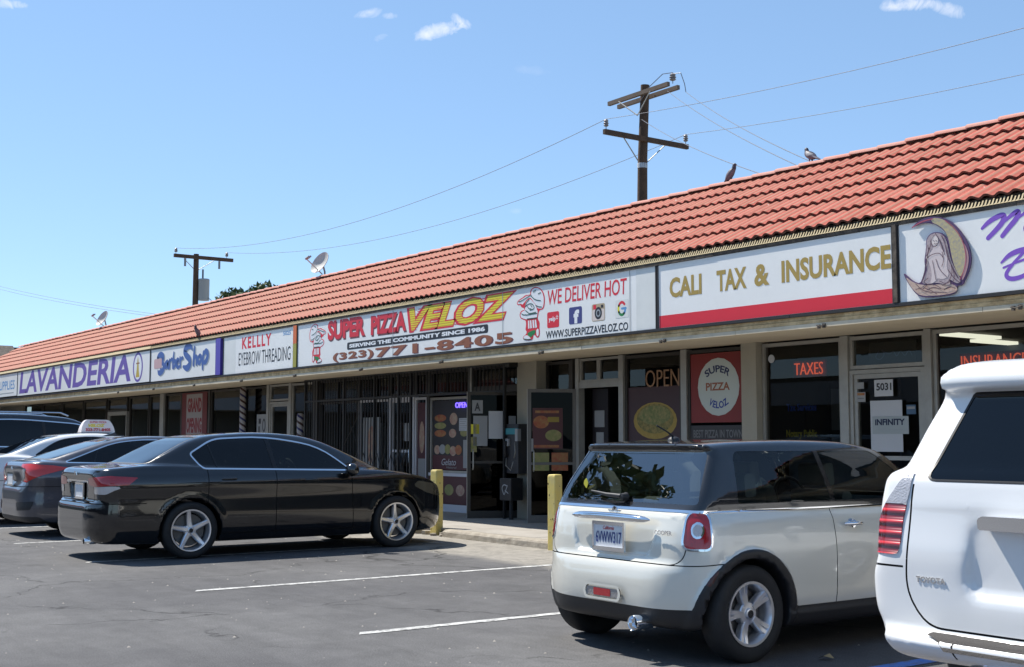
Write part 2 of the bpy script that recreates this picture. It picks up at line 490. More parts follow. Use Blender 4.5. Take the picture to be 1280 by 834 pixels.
def lut(x, tab):
    t = np.array(tab, float)
    # smooth (monotone cubic-ish) table lookup
    xs, ys = t[:, 0], t[:, 1]
    i = np.clip(np.searchsorted(xs, x) - 1, 0, len(xs) - 2)
    h = np.diff(xs); dl = np.diff(ys) / h
    mm = np.zeros(len(xs)); mm[1:-1] = np.where(dl[:-1] * dl[1:] > 0, 2 * dl[:-1] * dl[1:] / (dl[:-1] + dl[1:] + 1e-12), 0); mm[0] = dl[0]; mm[-1] = dl[-1]
    xx = np.clip(x, xs[0], xs[-1]); u = (xx - xs[i]) / h[i]
    return (2 * u ** 3 - 3 * u ** 2 + 1) * ys[i] + (u ** 3 - 2 * u ** 2 + u) * h[i] * mm[i] + (-2 * u ** 3 + 3 * u ** 2) * ys[i + 1] + (u ** 3 - u ** 2) * h[i] * mm[i + 1]

def polygonise(F, lo, hi, h):
    """surface nets"""
    nx, ny, nz = [int(math.ceil((hi[i] - lo[i]) / h)) + 1 for i in range(3)]
    X = lo[0] + h * np.arange(nx); Y = lo[1] + h * np.arange(ny); Z = lo[2] + h * np.arange(nz)
    V = F(X[:, None, None], Y[None, :, None], Z[None, None, :])
    V = np.broadcast_to(V, (nx, ny, nz)).astype(np.float64)
    S = V < 0
    c = [S[i:nx - 1 + i, j:ny - 1 + j, k:nz - 1 + k] for i in (0, 1) for j in (0, 1) for k in (0, 1)]
    cnt = sum(x.astype(np.int8) for x in c)
    act = (cnt > 0) & (cnt < 8)
    idx = -np.ones(act.shape, int); ids = np.argwhere(act); idx[act] = np.arange(len(ids))
    acc = np.zeros((len(ids), 3)); w = np.zeros(len(ids))
    off = np.array([(i, j, k) for i in (0, 1) for j in (0, 1) for k in (0, 1)])
    def val(o): return V[ids[:, 0] + o[0], ids[:, 1] + o[1], ids[:, 2] + o[2]]
    vv = [val(o) for o in off]
    for a in range(8):
        for b in range(a + 1, 8):
            if np.abs(off[a] - off[b]).sum() != 1: continue
            x = (vv[a] < 0) != (vv[b] < 0)
            t = np.where(x, vv[a] / (vv[a] - vv[b] + 1e-30), 0)
            p = off[a] + t[:, None] * (off[b] - off[a])
            acc[x] += p[x]; w[x] += 1
    P = (ids + acc / w[:, None]) * h + np.array(lo)
    quads = []
    for ax in range(3):
        sl0 = [slice(1, None)] * 3; 
        A = S[:-1, :, :] if ax == 0 else S[:, :-1, :] if ax == 1 else S[:, :, :-1]
        B = S[1:, :, :] if ax == 0 else S[:, 1:, :] if ax == 1 else S[:, :, 1:]
        e = np.argwhere(A != B)
        o1, o2 = [(1, 2), (2, 0), (0, 1)][ax]
        ok = (e[:, o1] > 0) & (e[:, o2] > 0) & (e[:, o1] < act.shape[o1]) & (e[:, o2] < act.shape[o2]); e = e[ok]
        def cell(d1, d2):
            q = e.copy(); q[:, o1] -= d1; q[:, o2] -= d2; return idx[q[:, 0], q[:, 1], q[:, 2]]
        q = np.stack([cell(1, 1), cell(0, 1), cell(0, 0), cell(1, 0)], 1)
        flip = ~A[e[:, 0], e[:, 1], e[:, 2]]
        q[flip] = q[flip][:, ::-1]
        quads.append(q)
    Q = np.concatenate(quads)
    T = np.concatenate([Q[:, [0, 1, 2]], Q[:, [0, 2, 3]]])
    T = T[(T >= 0).all(1)]
    return P, T
def grad(F, P, e=1.5e-3):
    x, y, z = P.T
    g = np.stack([F(x + e, y, z) - F(x - e, y, z), F(x, y + e, z) - F(x, y - e, z), F(x, y, z + e) - F(x, y, z - e)], 1) / (2 * e)
    return g
def project(F, P, it=2, lim=0.02):
    P = P.copy()
    for _ in range(it):
        g = grad(F, P); v = F(*P.T); n2 = (g * g).sum(1) + 1e-9
        s = -(v / n2)[:, None] * g
        L = np.linalg.norm(s, axis=1, keepdims=True); s *= np.minimum(1, lim / (L + 1e-9))
        P += s
    return P
def mirror(P):
    """half outline (y >= 0, rear centre first, front centre last) -> closed outline"""
    H = [p for p in P if p[1] >= 0]
    return H + [(a, -b) + tuple(c) for a, b, *c in H[::-1]]
def merge(L):
    L = [s for s in L if len(s.T)]
    n = 0; T = []
    for s in L: T.append(s.T + n); n += len(s.P)
    return Shell(np.concatenate([s.P for s in L]), np.concatenate(T))
def cutgap(body, lines, w=.0035):
    """lines: (signed distance function, mask function <0 where the gap exists) -> (gaps, rest)"""
    gaps = []
    for sd, mk in lines:
        a, r1 = body.split(lambda p: sd(p) - w)
        r2, band = a.split(lambda p: sd(p) + w)
        if len(band.T) == 0: body = merge([r1, r2]); continue
        g_, r3 = band.split(mk)
        if len(g_.T): gaps.append(g_)
        body = merge([r1, r2, r3])
    return merge(gaps), body
class Shell:
    def __init__(s, P, T): s.P = P; s.T = T
    def split(s, g):
        """cut along g(P)=0 -> (inside, outside)"""
        val = g(s.P) if callable(g) else g
        val = np.where(np.abs(val) < 1e-7, 1e-7, val)
        T = s.T; neg = val[T] < 0; k = neg.sum(1)
        ins = [T[k == 3]]; outs = [T[k == 0]]
        P = [s.P]; n = len(s.P); emap = {}
        def cutpts(a, b):
            nonlocal n
            lo_ = np.minimum(a, b); hi_ = np.maximum(a, b)
            key = lo_.astype(np.int64) * (1 << 31) + hi_
            u, inv = np.unique(key, return_inverse=True)
            la = (u >> 31).astype(int); lb = (u & ((1 << 31) - 1)).astype(int)
            t = val[la] / (val[la] - val[lb]); pts = s.P[la] + t[:, None] * (s.P[lb] - s.P[la])
            return pts, inv
        m1 = np.where((k == 1) | (k == 2))[0]
        if len(m1):
            Tm = T[m1]; nm = neg[m1]; km = k[m1]
            odd = np.where(km == 1, nm.argmax(1), (~nm).argmax(1))
            r = np.arange(len(Tm))
            a = Tm[r, odd]; b = Tm[r, (odd + 1) % 3]; c = Tm[r, (odd + 2) % 3]
            pts, inv = cutpts(np.concatenate([a, a]), np.concatenate([b, c]))
            P.append(pts); ab = n + inv[:len(a)]; ac = n + inv[len(a):]
            tip = np.stack([a, ab, ac], 1); q = np.concatenate([np.stack([ab, b, c], 1), np.stack([ab, c, ac], 1)])
            one = km == 1; o2 = np.concatenate([one, one])
            ins += [tip[one], q[~o2]]; outs += [tip[~one], q[o2]]
        P = np.concatenate(P)
        def mk(L):
            T = np.concatenate(L); u, inv = np.unique(T, return_inverse=True)
            return Shell(P[u], inv.reshape(-1, 3))
        return mk(ins), mk(outs)
    def obj(s, name, material, parent, F=None, off=0.0, N=None, label=None, kind=None, thick=0):
        if len(s.T) == 0: return None
        P = s.P
        if F is not None:
            g = grad(F, P); nn = g / (np.linalg.norm(g, axis=1, keepdims=True) + 1e-9)
            if off: P = P + nn * off
        me = bpy.data.meshes.new(name)
        T = s.T
        if thick and F is not None:      # folded edge: a rim going inwards
            from collections import Counter
            E = np.concatenate([T[:, [0, 1]], T[:, [1, 2]], T[:, [2, 0]]])
            ks = np.sort(E, 1); key = ks[:, 0].astype(np.int64) * (1 << 31) + ks[:, 1]
            u, inv, ct = np.unique(key, return_inverse=True, return_counts=True)
            be = E[ct[inv] == 1]
            ub, iv = np.unique(be, return_inverse=True); iv = iv.reshape(-1, 2)
            nb = len(P); P2 = P[ub]; P3 = P[ub] - nn[ub] * thick
            P = np.concatenate([P, P2, P3]); m_ = len(ub)
            a, b = iv[:, 0] + nb, iv[:, 1] + nb
            T = np.concatenate([T, np.stack([b, a, a + m_], 1), np.stack([b, a + m_, b + m_], 1)])
            nn = np.concatenate([nn, nn[ub], nn[ub]])
        me.vertices.add(len(P)); me.vertices.foreach_set('co', P.astype(np.float32).ravel())
        me.loops.add(len(T) * 3); me.loops.foreach_set('vertex_index', T.astype(np.int32).ravel())
        me.polygons.add(len(T)); me.polygons.foreach_set('loop_start', np.arange(0, len(T) * 3, 3, dtype=np.int32))
        me.update(calc_edges=True); me.validate()
        me.polygons.foreach_set('use_smooth', [True] * len(me.polygons))
        if F is not None and not thick and len(me.vertices) == len(P):
            me.normals_split_custom_set_from_vertices([tuple(x) for x in nn])
        me.materials.append(material)
        o = bpy.data.objects.new(name, me); COL.objects.link(o); o.parent = parent
        if label: o['label'] = label
        if kind: o['kind'] = kind
        return o

M_tyre = mat('tyre_rubber', (0.012, 0.012, 0.013), 0.75, noise=(8, .5, (0.03, 0.028, 0.026)), bump=(90, 0.15))
M_black_plastic = mat('black_plastic', (0.016, 0.016, 0.018), 0.5, bump=(350, 0.12))
M_dark = mat('dark_cavity', (0.004, 0.004, 0.004), 0.9)
M_alloy = mat('alloy', (0.72, 0.73, 0.76), 0.28, metal=0.85)
M_chrome = mat('chrome', (0.85, 0.86, 0.88), 0.08, metal=1.0)
M_disc = mat('brake_disc', (0.13, 0.125, 0.12), 0.5, metal=0.7)
M_seat = mat('seat_fabric', (0.05, 0.05, 0.055), 0.9)
M_seatgrey = mat('grey_seat', (0.13, 0.13, 0.13), 0.9)
M_rubber = mat('window_rubber', (0.008, 0.008, 0.009), 0.45)
M_red_lens = mat('red_lens', (0.42, 0.012, 0.02), 0.12, coat=1.0, noise=(40, .35, (0.22, 0.004, 0.01)))
M_clear_lens = mat('clear_lens', (0.55, 0.52, 0.52), 0.1, metal=0.3, coat=1.0, bump=(120, 0.5))
M_amber_lens = mat('amber_lens', (0.55, 0.19, 0.02), 0.15, coat=1.0)
M_plate_white = mat('plate_white', (0.72, 0.73, 0.75), 0.4)
M_plate_blue = mat('plate_blue', (0.03, 0.05, 0.22), 0.5)
M_print_red = mat('print_red', (0.55, 0.03, 0.04), 0.5)
M_print_black = mat('print_black', (0.012, 0.012, 0.014), 0.5)
G_clear = glass('car_glass', (0.62, 0.70, 0.66), 1.0)
G_tint = glass('tinted_glass', (0.16, 0.18, 0.18), 1.0)
G_dark = glass('privacy_glass', (0.035, 0.036, 0.04), 1.0)
G_rear = glass('rear_glass', (0.36, 0.40, 0.39), 1.0, ior=2.7)

def wheel(parent, x, side, yo, R, rimR, width, spokes, style):
    """wheel at (x, side*yo); outer face points to side*y"""
    w = empty('wheel', parent, (x, side * yo, R))
    s = side
    t = MB()
    hw = width / 2
    prof = [(rimR * .97, -hw * .75), (rimR + .01, -hw * .92), (R - .045, -hw), (R - .015, -hw * .93), (R, -hw * .72), (R, hw * .72), (R - .015, hw * .93), (R - .045, hw), (rimR + .012, hw * .92), (rimR * .975, hw * .8)]
    t.lathe(prof, 40, 'y', (0, -hw * s * 1.0, 0))
    tyre = t.build('tyre', M_tyre, w, smooth=True, autosmooth=60)
    r = MB()
    yl = 0.0
    def yy(d): return -s * d        # depth d behind the outer face
    lip = [(rimR + .004, yy(.012)), (rimR + .004, yy(.004)), (rimR - .012, yy(.006)), (rimR - .02, yy(.02)), (rimR - .032, yy(.06)), (rimR - .04, yy(.14)), (rimR - .03, yy(.17))]
    r.lathe(lip, 48, 'y')
    rim = r.build('rim', M_alloy, w, smooth=True, autosmooth=50)
    sp = MB()
    def spoke(a, r0, r1, w0, w1, d0, d1, th):
        ca, sa = math.cos(a), math.sin(a)
        vs = []
        rows = 5
        for i in range(rows):
            u = i / (rows - 1); rr = r0 + (r1 - r0) * u; ww = w0 + (w1 - w0) * u; dd = d0 + (d1 - d0) * u + 0.010 * math.sin(PI * u)
            for (q, e) in ((-1, .012), (-.62, 0), (.62, 0), (1, .012), (1, th), (-1, th)):
                px, pz = rr * ca - q * ww * sa, rr * sa + q * ww * ca
                vs.append((px, yy(dd + e), pz))
        fs = []
        for i in range(rows - 1):
            for k in range(6):
                j = (k + 1) % 6; fs.append((i * 6 + k, i * 6 + j, i * 6 + 6 + j, i * 6 + 6 + k))
        fs += [tuple(range(6)), tuple(range(rows * 6 - 1, rows * 6 - 7, -1))]
        sp.add(vs, fs)
    for i in range(spokes):
        a = 2 * PI * i / spokes + PI / 2 + (0.12 if style != 'double' else .3)
        if style == 'double':
            for da in (-.15, .15): 
                spoke(a + da * .75, .055, rimR - .016, .017, .020, .028, .012, .045)
        elif style == 'five':
            spoke(a, .04, rimR - .012, .034, .024, .024, .008, .05)
        else:
            spoke(a, .04, rimR - .012, .02, .03, .02, .01, .05)
    sp.lathe([(0.001, yy(.014)), (.028, yy(.014)), (.034, yy(.018)), (.036, yy(.03)), (.068, yy(.034)), (.074, yy(.042)), (.074, yy(.09))], 24, 'y')
    sp.build('spokes', M_alloy, w, smooth=True, autosmooth=35)
    cp = MB(); cp.lathe([(.001, yy(.011)), (.024, yy(.0115)), (.027, yy(.016))], 18, 'y')
    for i in range(5):
        a = 2 * PI * (i + .5) / 5 + PI / 2
        cp.lathe([(.001, yy(.033)), (.009, yy(.033)), (.009, yy(.05))], 8, 'y', (math.cos(a) * .052, 0, math.sin(a) * .052))
    cp.build('hub_cap', M_black_plastic, w)
    d = MB(); d.lathe([(.001, yy(.10)), (rimR * .78, yy(.10)), (rimR * .78, yy(.125)), (.001, yy(.125))], 32, 'y')
    d.build('brake_disc', M_disc, w, smooth=True, autosmooth=30)
    return w
def plate(parent, x, y, z, text, tilt=0.0, frame=M_chrome, w=.305, h=.152):
    """number plate on a rear face (faces -x)"""
    p = MB(); p.box(x, x + .006, y - w / 2, y + w / 2, z - h / 2, z + h / 2)
    pl = p.build('number_plate', M_plate_white, parent)
    f = MB()
    for (a, b, c, d) in ((-w / 2 - .01, w / 2 + .01, h / 2 - .004, h / 2 + .018), (-w / 2 - .01, w / 2 + .01, -h / 2 - .024, -h / 2 + .004), (-w / 2 - .012, -w / 2 + .004, -h / 2 - .01, h / 2 + .01), (w / 2 - .004, w / 2 + .012, -h / 2 - .01, h / 2 + .01)):
        f.box(x - .006 - (0.001 if abs(a + w / 2) < .02 and b < 0 else 0), x + .008, y + a, y + b, z + c, z + d)
    f.build('plate_frame', frame, pl)
    if text:
        text_mesh('plate_number', text, M_plate_blue, pl, width=w * .86, height=h * .5, depth=.001, origin=(x - .001, y + w * .43, z - h * .31), ux=(0, -1, 0), bold=.012)
        text_mesh('plate_state', 'California', M_print_red, pl, width=w * .36, height=h * .16, depth=.001, shear=.3, origin=(x - .001, y + w * .18, z + h * .27), ux=(0, -1, 0))
    return pl
def seats(parent, xs, zf, wy, m):
    for (x, y, h) in xs:
        s_ = MB()
        s_.prism(rpoly([(x - .02, zf + .18), (x - .16, zf + h), (x - .06, zf + h + .02), (x + .1, zf + .25), (x + .5, zf + .22), (x + .5, zf + .05), (x, zf + .05)], .05), y - wy, y + wy, 'y')
        o = s_.build('seat', m, parent, bevel=0)
        hr = MB(); hr.prism(rpoly([(x - .19, zf + h + .04), (x - .2, zf + h + .2), (x - .1, zf + h + .21), (x - .08, zf + h + .05)], .03), y - wy * .5, y + wy * .5, 'y')
        hr.build('headrest', m, o)
# ------------------------------------------------------------------ small two-tone hatchback
M_silver = mat('pale_silver_paint', (0.72, 0.70, 0.62), 0.3, metal=0.12, coat=1.0, back=(0.03, 0.03, 0.03))
M_black_roof = mat('gloss_black', (0.012, 0.012, 0.013), 0.2, coat=1.0, back=(0.05, 0.05, 0.05))
def build_hatchback():
    L, hw, wb, xr = 3.70, 0.842, 2.467, 0.54
    car = thing('parked_car', 'small pale silver hatchback with black roof, parked beside the white off-roader', 'car', (-6.45, 5.34, 0), PI / 2)
    low = rpoly([(.10, .20, .05), (.03, .24, .04), (0, .36, .05), (0, .50, .06), (.035, .60, .03), (.075, .64, .02), (.085, .80, .1), (.14, .955, .05), (1.0, .965, .3), (2.3, .955, .3), (2.75, .93, .2), (3.35, .86, .2), (3.60, .74, .1), (3.68, .52, .08), (3.70, .36, .06), (3.64, .20, .05), (2.6, .17), (1.2, .17)], .05)
    plan = rpoly(mirror([(.0, .50, .40), (.20, .835, .38), (.7, .842, .3), (2.8, .842, .5), (3.45, .78, .5), (3.70, .42, .4)]), .3, 10)
    gh = rpoly([(.12, .90, .0), (.20, 1.02, .02), (.385, 1.325, .03), (.36, 1.345, .012), (.33, 1.375, .012), (.60, 1.395, .2), (1.2, 1.41, .4), (1.75, 1.395, .3), (2.08, 1.335, .12), (2.75, .90, .0)], .05)
    gplan = rpoly(mirror([(.06, .45, .22), (.16, .757, .22), (1.0, .803, .5), (2.2, .788, .5), (2.75, .66, .5), (2.95, .30, .3)]), .2, 8)
    ax = (xr, xr + wb)
    WR = .345
    def F(x, y, z):
        ay = np.abs(y)
        rr = np.minimum(np.hypot(x - ax[0], z - .305), np.hypot(x - ax[1], z - .305))
        o = lut(z, [(0.1, -.05), (.26, -.022), (.42, .0), (.66, .004), (.86, -.018), (.96, -.050), (1.1, -.08)])
        # wheel arch cladding stands proud; sill flares
        fl = (1 - sstep(rr, WR + .055, WR + .075)) * (.018)
        fl = fl * (ay > .4)
        bump_ = 0.012 * (1 - sstep(z, .28, .30)) * (x > .8) * (x < 3)
        o2 = o + fl + bump_
        side = psdf(x, z, low)
        b = smax(side, psdf(x, ay, plan) - o2, .055)
        # rear plate recess
        rec = psdf(y, z, rpoly([(-.36, .66), (.36, .66), (.43, .87), (-.43, .87)], .05))
        deep = -(x - (.105))
        b = smax(b, -smax(rec, x - .108, .01), .012)
        tum = lut(z, [(.9, .0), (1.0, -.012), (1.2, -.075), (1.33, -.12), (1.45, -.165)])
        gg = smax(psdf(x, z, gh), psdf(x, ay, gplan) - tum, .05)
        f = smin(b, gg, .012)
        # wheel wells
        well = smax(rr - WR, .50 - ay, .01)
        f = smax(f, -well, .008)
        return f
    P, T = polygonise(F, (-.05, -.92, .1), (3.78, .92, 1.47), .026)
    P = project(F, P)
    S = Shell(P, T)
    X = lambda p: p[:, 0]; Y = lambda p: p[:, 1]; Z = lambda p: p[:, 2]
    n_side = lambda p: np.abs(grad(F, p)[:, 1])
    # glass ---------------------------------------------------------
    sidewin = rpoly([(.50, .995, .02), (.56, 1.325, .05), (1.92, 1.325, .06), (2.46, .995, .03)], .04)
    def g_side(p): return np.maximum(psdf(X(p), Z(p), sidewin), .50 - np.abs(Y(p)))
    rearwin = rpoly([(-.70, .99, .03), (-.60, 1.335, .06), (.60, 1.335, .06), (.70, .99, .03)], .05)
    def g_rear(p): return np.maximum(psdf(Y(p), Z(p), rearwin), X(p) - .46)
    wind = rpoly([(-.66, 1.0, .05), (-.54, 1.33, .05), (.54, 1.33, .05), (.66, 1.0, .05)], .05)
    def g_wind(p): return np.maximum(psdf(Y(p), Z(p), wind), 2.0 - X(p))
    # black greenhouse and roof versus silver body along the chrome line
    belt = lambda p: .940 - Z(p)
    top, body = S.split(belt)
    chrome, top = top.split(lambda p: Z(p) - .956)
    gs, top = top.split(g_side)
    # pillar between door window and rear quarter window
    pil = lambda p: np.abs(X(p) - (1.385 - (Z(p) - 1.0) * .16)) - .022
    bp, gs = gs.split(pil)
    gr, top = top.split(g_rear)
    gw, top = top.split(g_wind)
    right_q, left_q = gs.split(lambda p: Y(p))
    top.obj('roof', M_black_roof, car, F)
    for sg in (1, -1): bp.split(lambda p: -sg * Y(p))[0].obj('pillar', M_black_roof, car, F, .001)
    for q_ in (right_q, left_q):
        a, b = q_.split(lambda p: X(p) - 1.385)
        a.obj('quarter_window', G_clear, car, F, -.003); b.obj('door_window', G_clear, car, F, -.003)
    gr.obj('rear_window', G_rear, car, F, -.003)
    gw.obj('windscreen', G_clear, car, F, -.003)
    chrome.obj('belt_moulding', M_chrome, car, F, .004, thick=.01)
    # rubber along the rear glass
    # lower cladding and arches -------------------------------------
    rrf = lambda p: np.minimum(np.hypot(X(p) - ax[0], Z(p) - .305), np.hypot(X(p) - ax[1], Z(p) - .305))
    def clad(p):
        arch = np.maximum(rrf(p) - (WR + .062), .45 - np.abs(Y(p)))
        sill = np.maximum(Z(p) - .325, np.maximum(.8 - X(p), X(p) - 2.9))
        low_ = Z(p) - lut(np.clip(X(p), 0, 3.7), [(0, .335), (.12, .345), (.3, .37), (.5, .37), (.8, .30), (3.2, .3), (3.7, .33)])
        return np.minimum(np.minimum(arch, sill), low_)
    cl, body = body.split(clad)
    mk, cl = cl.split(lambda p: np.maximum(psdf(X(p), Z(p), rpoly([(.185, .50), (.235, .60), (.262, .593), (.212, .493)], .006)), .5 - np.abs(Y(p))))
    for sg in (1, -1): mk.split(lambda p: -sg * Y(p))[0].obj('side_marker', mat('dull_red', (.06, .012, .01), .35, coat=.5), car, F, .002)
    cl.obj('cladding', M_black_plastic, car, F)
    # tail lights ----------------------------------------------------
    lampP = rpoly([(-.60, .735, .05), (-.755, .735, .05), (-.70, .945, .07), (-.565, .945, .06)], .05)
    def lampf(p):
        # developed round the corner: measure along the outline from the rear centre
        s_ = np.abs(Y(p)) + np.maximum(X(p) - .14, 0) * .75
        return np.maximum(psdf(-s_, Z(p), rpoly([(-.655, .722, .05), (-.865, .722, .05), (-.835, .945, .09), (-.665, .945, .09)], .06)), X(p) - .6)
    ring, body = body.split(lambda p: lampf(p) - .014)
    lamp, ring = ring.split(lampf)
    for sgn in (1, -1):
        rg, _ = ring.split(lambda p: -sgn * Y(p)); rg.obj('lamp_ring', M_chrome, car, F, .007, thick=.014)
        lp, _ = lamp.split(lambda p: -sgn * Y(p))
        def circ(p):
            s_ = np.abs(Y(p)) + np.maximum(X(p) - .14, 0) * .75
            return np.hypot(s_ - .755, (Z(p) - .835)) - .052
        cc, lp = lp.split(circ); c0, c1 = cc.split(lambda p: circ(p) + .014)
        t_ = lp.obj('tail_light', M_red_lens, car, F, .004)
        c1.obj('lens_ring', M_chrome, t_, F, .007); c0.obj('reversing_lens', M_clear_lens, t_, F, .010)
    # panel gaps -----------------------------------------------------
    gate = rpoly([(-.70, 1.2, .0), (-.715, .95, .05), (-.665, .66, .06), (-.60, .615, .05), (.60, .615, .05), (.665, .66, .06), (.715, .95, .05), (.70, 1.2, 0)], .05)
    AY = lambda p: np.abs(p[:, 1])
    gp, body = cutgap(body, [
        (lambda p: psdf(Y(p), Z(p), gate), lambda p: np.maximum(X(p) - .45, Z(p) - .94)),
        (lambda p: X(p) - 1.345, lambda p: np.maximum(.6 - AY(p), .30 - Z(p))),
        (lambda p: X(p) - (2.55 + (1 - Z(p)) * .06), lambda p: np.maximum(.6 - AY(p), .30 - Z(p))),
        (lambda p: Z(p) - (.615 + .02 * sstep(X(p), .1, .4)), lambda p: np.maximum(X(p) - .34, .62 - AY(p) - np.maximum(X(p) - .05, 0) * 3)),
        (lambda p: X(p) - 2.78, lambda p: .8 - Z(p))])
    gp.obj('panel_gap', M_dark, car, F, -.006, kind='stuff')
    # fuel/parking sensor circle line omitted; split body into bumper, tailgate, doors, rest
    bumper, body = body.split(lambda p: np.maximum(Z(p) - .615, X(p) - .36))
    bumper.obj('rear_bumper', M_silver, car, F)
    tg, body = body.split(lambda p: np.maximum(psdf(Y(p), Z(p), gate), X(p) - .36))
    tgo = tg.obj('tailgate', M_silver, car, F)
    dr, body = body.split(lambda p: np.maximum(np.maximum(1.345 - X(p), X(p) - 2.57), .6 - np.abs(Y(p))))
    a, b = dr.split(Y)
    d1 = a.obj('door', M_silver, car, F); d2 = b.obj('door', M_silver, car, F)
    rq, body = body.split(lambda p: np.maximum(X(p) - 1.345, .3 - AY(p)))
    for sg in (1, -1): rq.split(lambda p: -sg * Y(p))[0].obj('rear_quarter', M_silver, car, F)
    hood_, body = body.split(lambda p: np.maximum(2.78 - X(p), .80 - Z(p)))
    hood_.obj('bonnet', M_silver, car, F)
    body.obj('body', M_silver, car, F)
    # floor and cabin --------------------------------------------------
    c_ = MB(); c_.box(.2, 3.3, -.48, .48, .20, .36); c_.box(.95, 2.65, -.74, .74, .2, .33); c_.build('floor', M_dark, car)
    seats(car, [(1.05, -.36, .62), (1.05, .36, .62), (1.85, -.36, .68), (1.85, .36, .68)], .35, .24, M_seatgrey)
    db = MB(); db.prism(rpoly([(2.35, .6), (2.35, .92), (2.5, .98), (2.75, .95), (2.75, .6)], .04), -.66, .66, 'y'); db.build('dashboard', M_seat, car)
    st = MB(); st.lathe([(.165 + .014 * math.cos(t), .014 * math.sin(t)) for t in np.linspace(0, 2 * PI, 9)], 24, 'x')
    so = st.build('steering_wheel', M_black_plastic, car, smooth=True); so.location = (2.25, .36, .95); so.rotation_euler = (0, rad(-20), 0)
    ps = MB(); ps.box(.5, .98, -.6, .6, .84, .86); ps.build('parcel_shelf', M_seat, car)
    # handle bar, badge, wiper, plate ----------------------------------
    xg = .105
    hb = MB(); n_ = 20
    for i in range(n_):
        pass
    def bar(nm, y0, y1, zc, hh, dx, m_, par, curve=.0):
        ys = np.linspace(y0, y1, 17); vs = []; fs = []
        for y in ys:
            u = (y - (y0 + y1) / 2) / ((y1 - y0) / 2); k_ = math.sqrt(max(0, 1 - abs(u) ** 6)); xx = .058 + .10 * (abs(y) / .7) ** 3.2
            zz = zc - curve * u * u
            for (a_, b_) in ((0, -1), (-.7, -.75), (-1, -.1), (-.85, .6), (-.2, 1), (.5, .9), (.5, -.9)):
                vs.append((xx + a_ * dx * max(k_, .15), y, zz + b_ * hh / 2 * max(k_, .2)))
        for i in range(16):
            for k in range(7):
                j = (k + 1) % 7; fs.append((i * 7 + k, i * 7 + j, i * 7 + 7 + j, i * 7 + 7 + k))
        fs += [tuple(range(7)), tuple(range(16 * 7 + 6, 16 * 7 - 1, -1))]
        return MB().add(vs, fs).build(nm, m_, par, smooth=True, autosmooth=60)
    bar('handle_bar', -.40, .40, .895, .052, .030, M_chrome, tgo, .008)
    plate(car, .062, .0, .765, '6VWW317')
    pt = MB(); pt.box(.07, .11, -.1, .1, .62, .9)
    lg = MB(); lg.lathe([(.001, -.004), (.026, -.003), (.030, .004)], 20, 'x', (.118, 0, .945 - .012))
    for s_ in (-1, 1):
        for k in range(3): lg.box(.116, .121, s_ * .028, s_ * (.068 - k * .008), .941 - .012 - k * .007, .945 - .012 - k * .007 + .002)
    lg.build('badge', M_chrome, tgo)
    text_mesh('model_lettering', 'COOPER', M_chrome, tgo, width=.15, height=.028, depth=.004, origin=(.078, -.44, .80), ux=(.06, -1, 0), bold=.02)
    # bumper insert: reflector strip with clear ends
    ins = MB(); ins.prism(rpoly([(.17, .405), (.155, .375), (-.155, .375), (-.17, .405), (-.155, .43), (.155, .43)], .015), .002, .02, 'x')
    io = ins.build('fog_light', mat('clear_lens_dim', (.30, .29, .29), .15, metal=.3, coat=1.0, bump=(90, .4)), car)
    rd = MB(); rd.prism(rpoly([(.085, .378), (-.085, .378), (-.085, .427), (.085, .427)], .008), -.001, .003, 'x'); rd.build('red_lens', M_red_lens, io)
    fr = MB()
    ou = rpoly([(.195, .40), (.17, .352), (-.17, .352), (-.195, .40), (-.17, .455), (.17, .455)], .02); inn = rpoly([(.17, .405), (.155, .365), (-.155, .365), (-.17, .405), (-.155, .44), (.155, .44)], .015)
    n_ = len(ou)
    fr.add([(-.004, a, b) for a, b in ou] + [(-.004, a, b) for a, b in inn] + [(.02, a, b) for a, b in inn], [(i, (i + 1) % n_, n_ + (i + 1) % n_, n_ + i) for i in range(n_)] + [(n_ + i, n_ + (i + 1) % n_, 2 * n_ + (i + 1) % n_, 2 * n_ + i) for i in range(n_)])
    fr.build('fog_light_surround', M_silver, io)
    ex = MB(); ex.lathe([(.048, .12), (.049, -.02), (.046, -.028), (.041, -.022), (.040, .12)], 24, 'x', (-.02, -.36, .245)); ex.build('exhaust_tip', M_chrome, car, smooth=True, autosmooth=50)
    ei = MB(); ei.lathe([(.001, .05), (.042, .05)], 16, 'x', (-.02, -.36, .245)); ei.build('exhaust_bore', M_dark, car)
    mf = MB(); mf.tube([(.12, -.36, .265), (.35, -.36, .27)], .035, 12); mf.tube([(.3, -.55, .26), (.3, .2, .26)], .08, 14); mf.build('silencer', M_disc, car, smooth=True, autosmooth=50)
    wi = MB(); wi.tube([(.155, -.02, 1.025), (.148, .12, 1.032), (.165, .30, 1.05)], [.016, .013, .007], 8); wi.lathe([(.001, -.02), (.022, -.015), (.03, .03)], 14, 'x', (.165, -.03, 1.02))
    wi.build('rear_wiper', M_black_plastic, car, smooth=True, autosmooth=50)
    an = MB(); an.lathe([(.045, 0), (.04, .018), (.02, .03), (.001, .032)], 16, 'z', (.66, 0, 1.392)); an.tube([(.66, 0, 1.42), (.60, 0, 1.455), (.50, 0, 1.50)], [.008, .006, .005], 6)
    an.build('aerial', M_black_plastic, car, smooth=True, autosmooth=50)
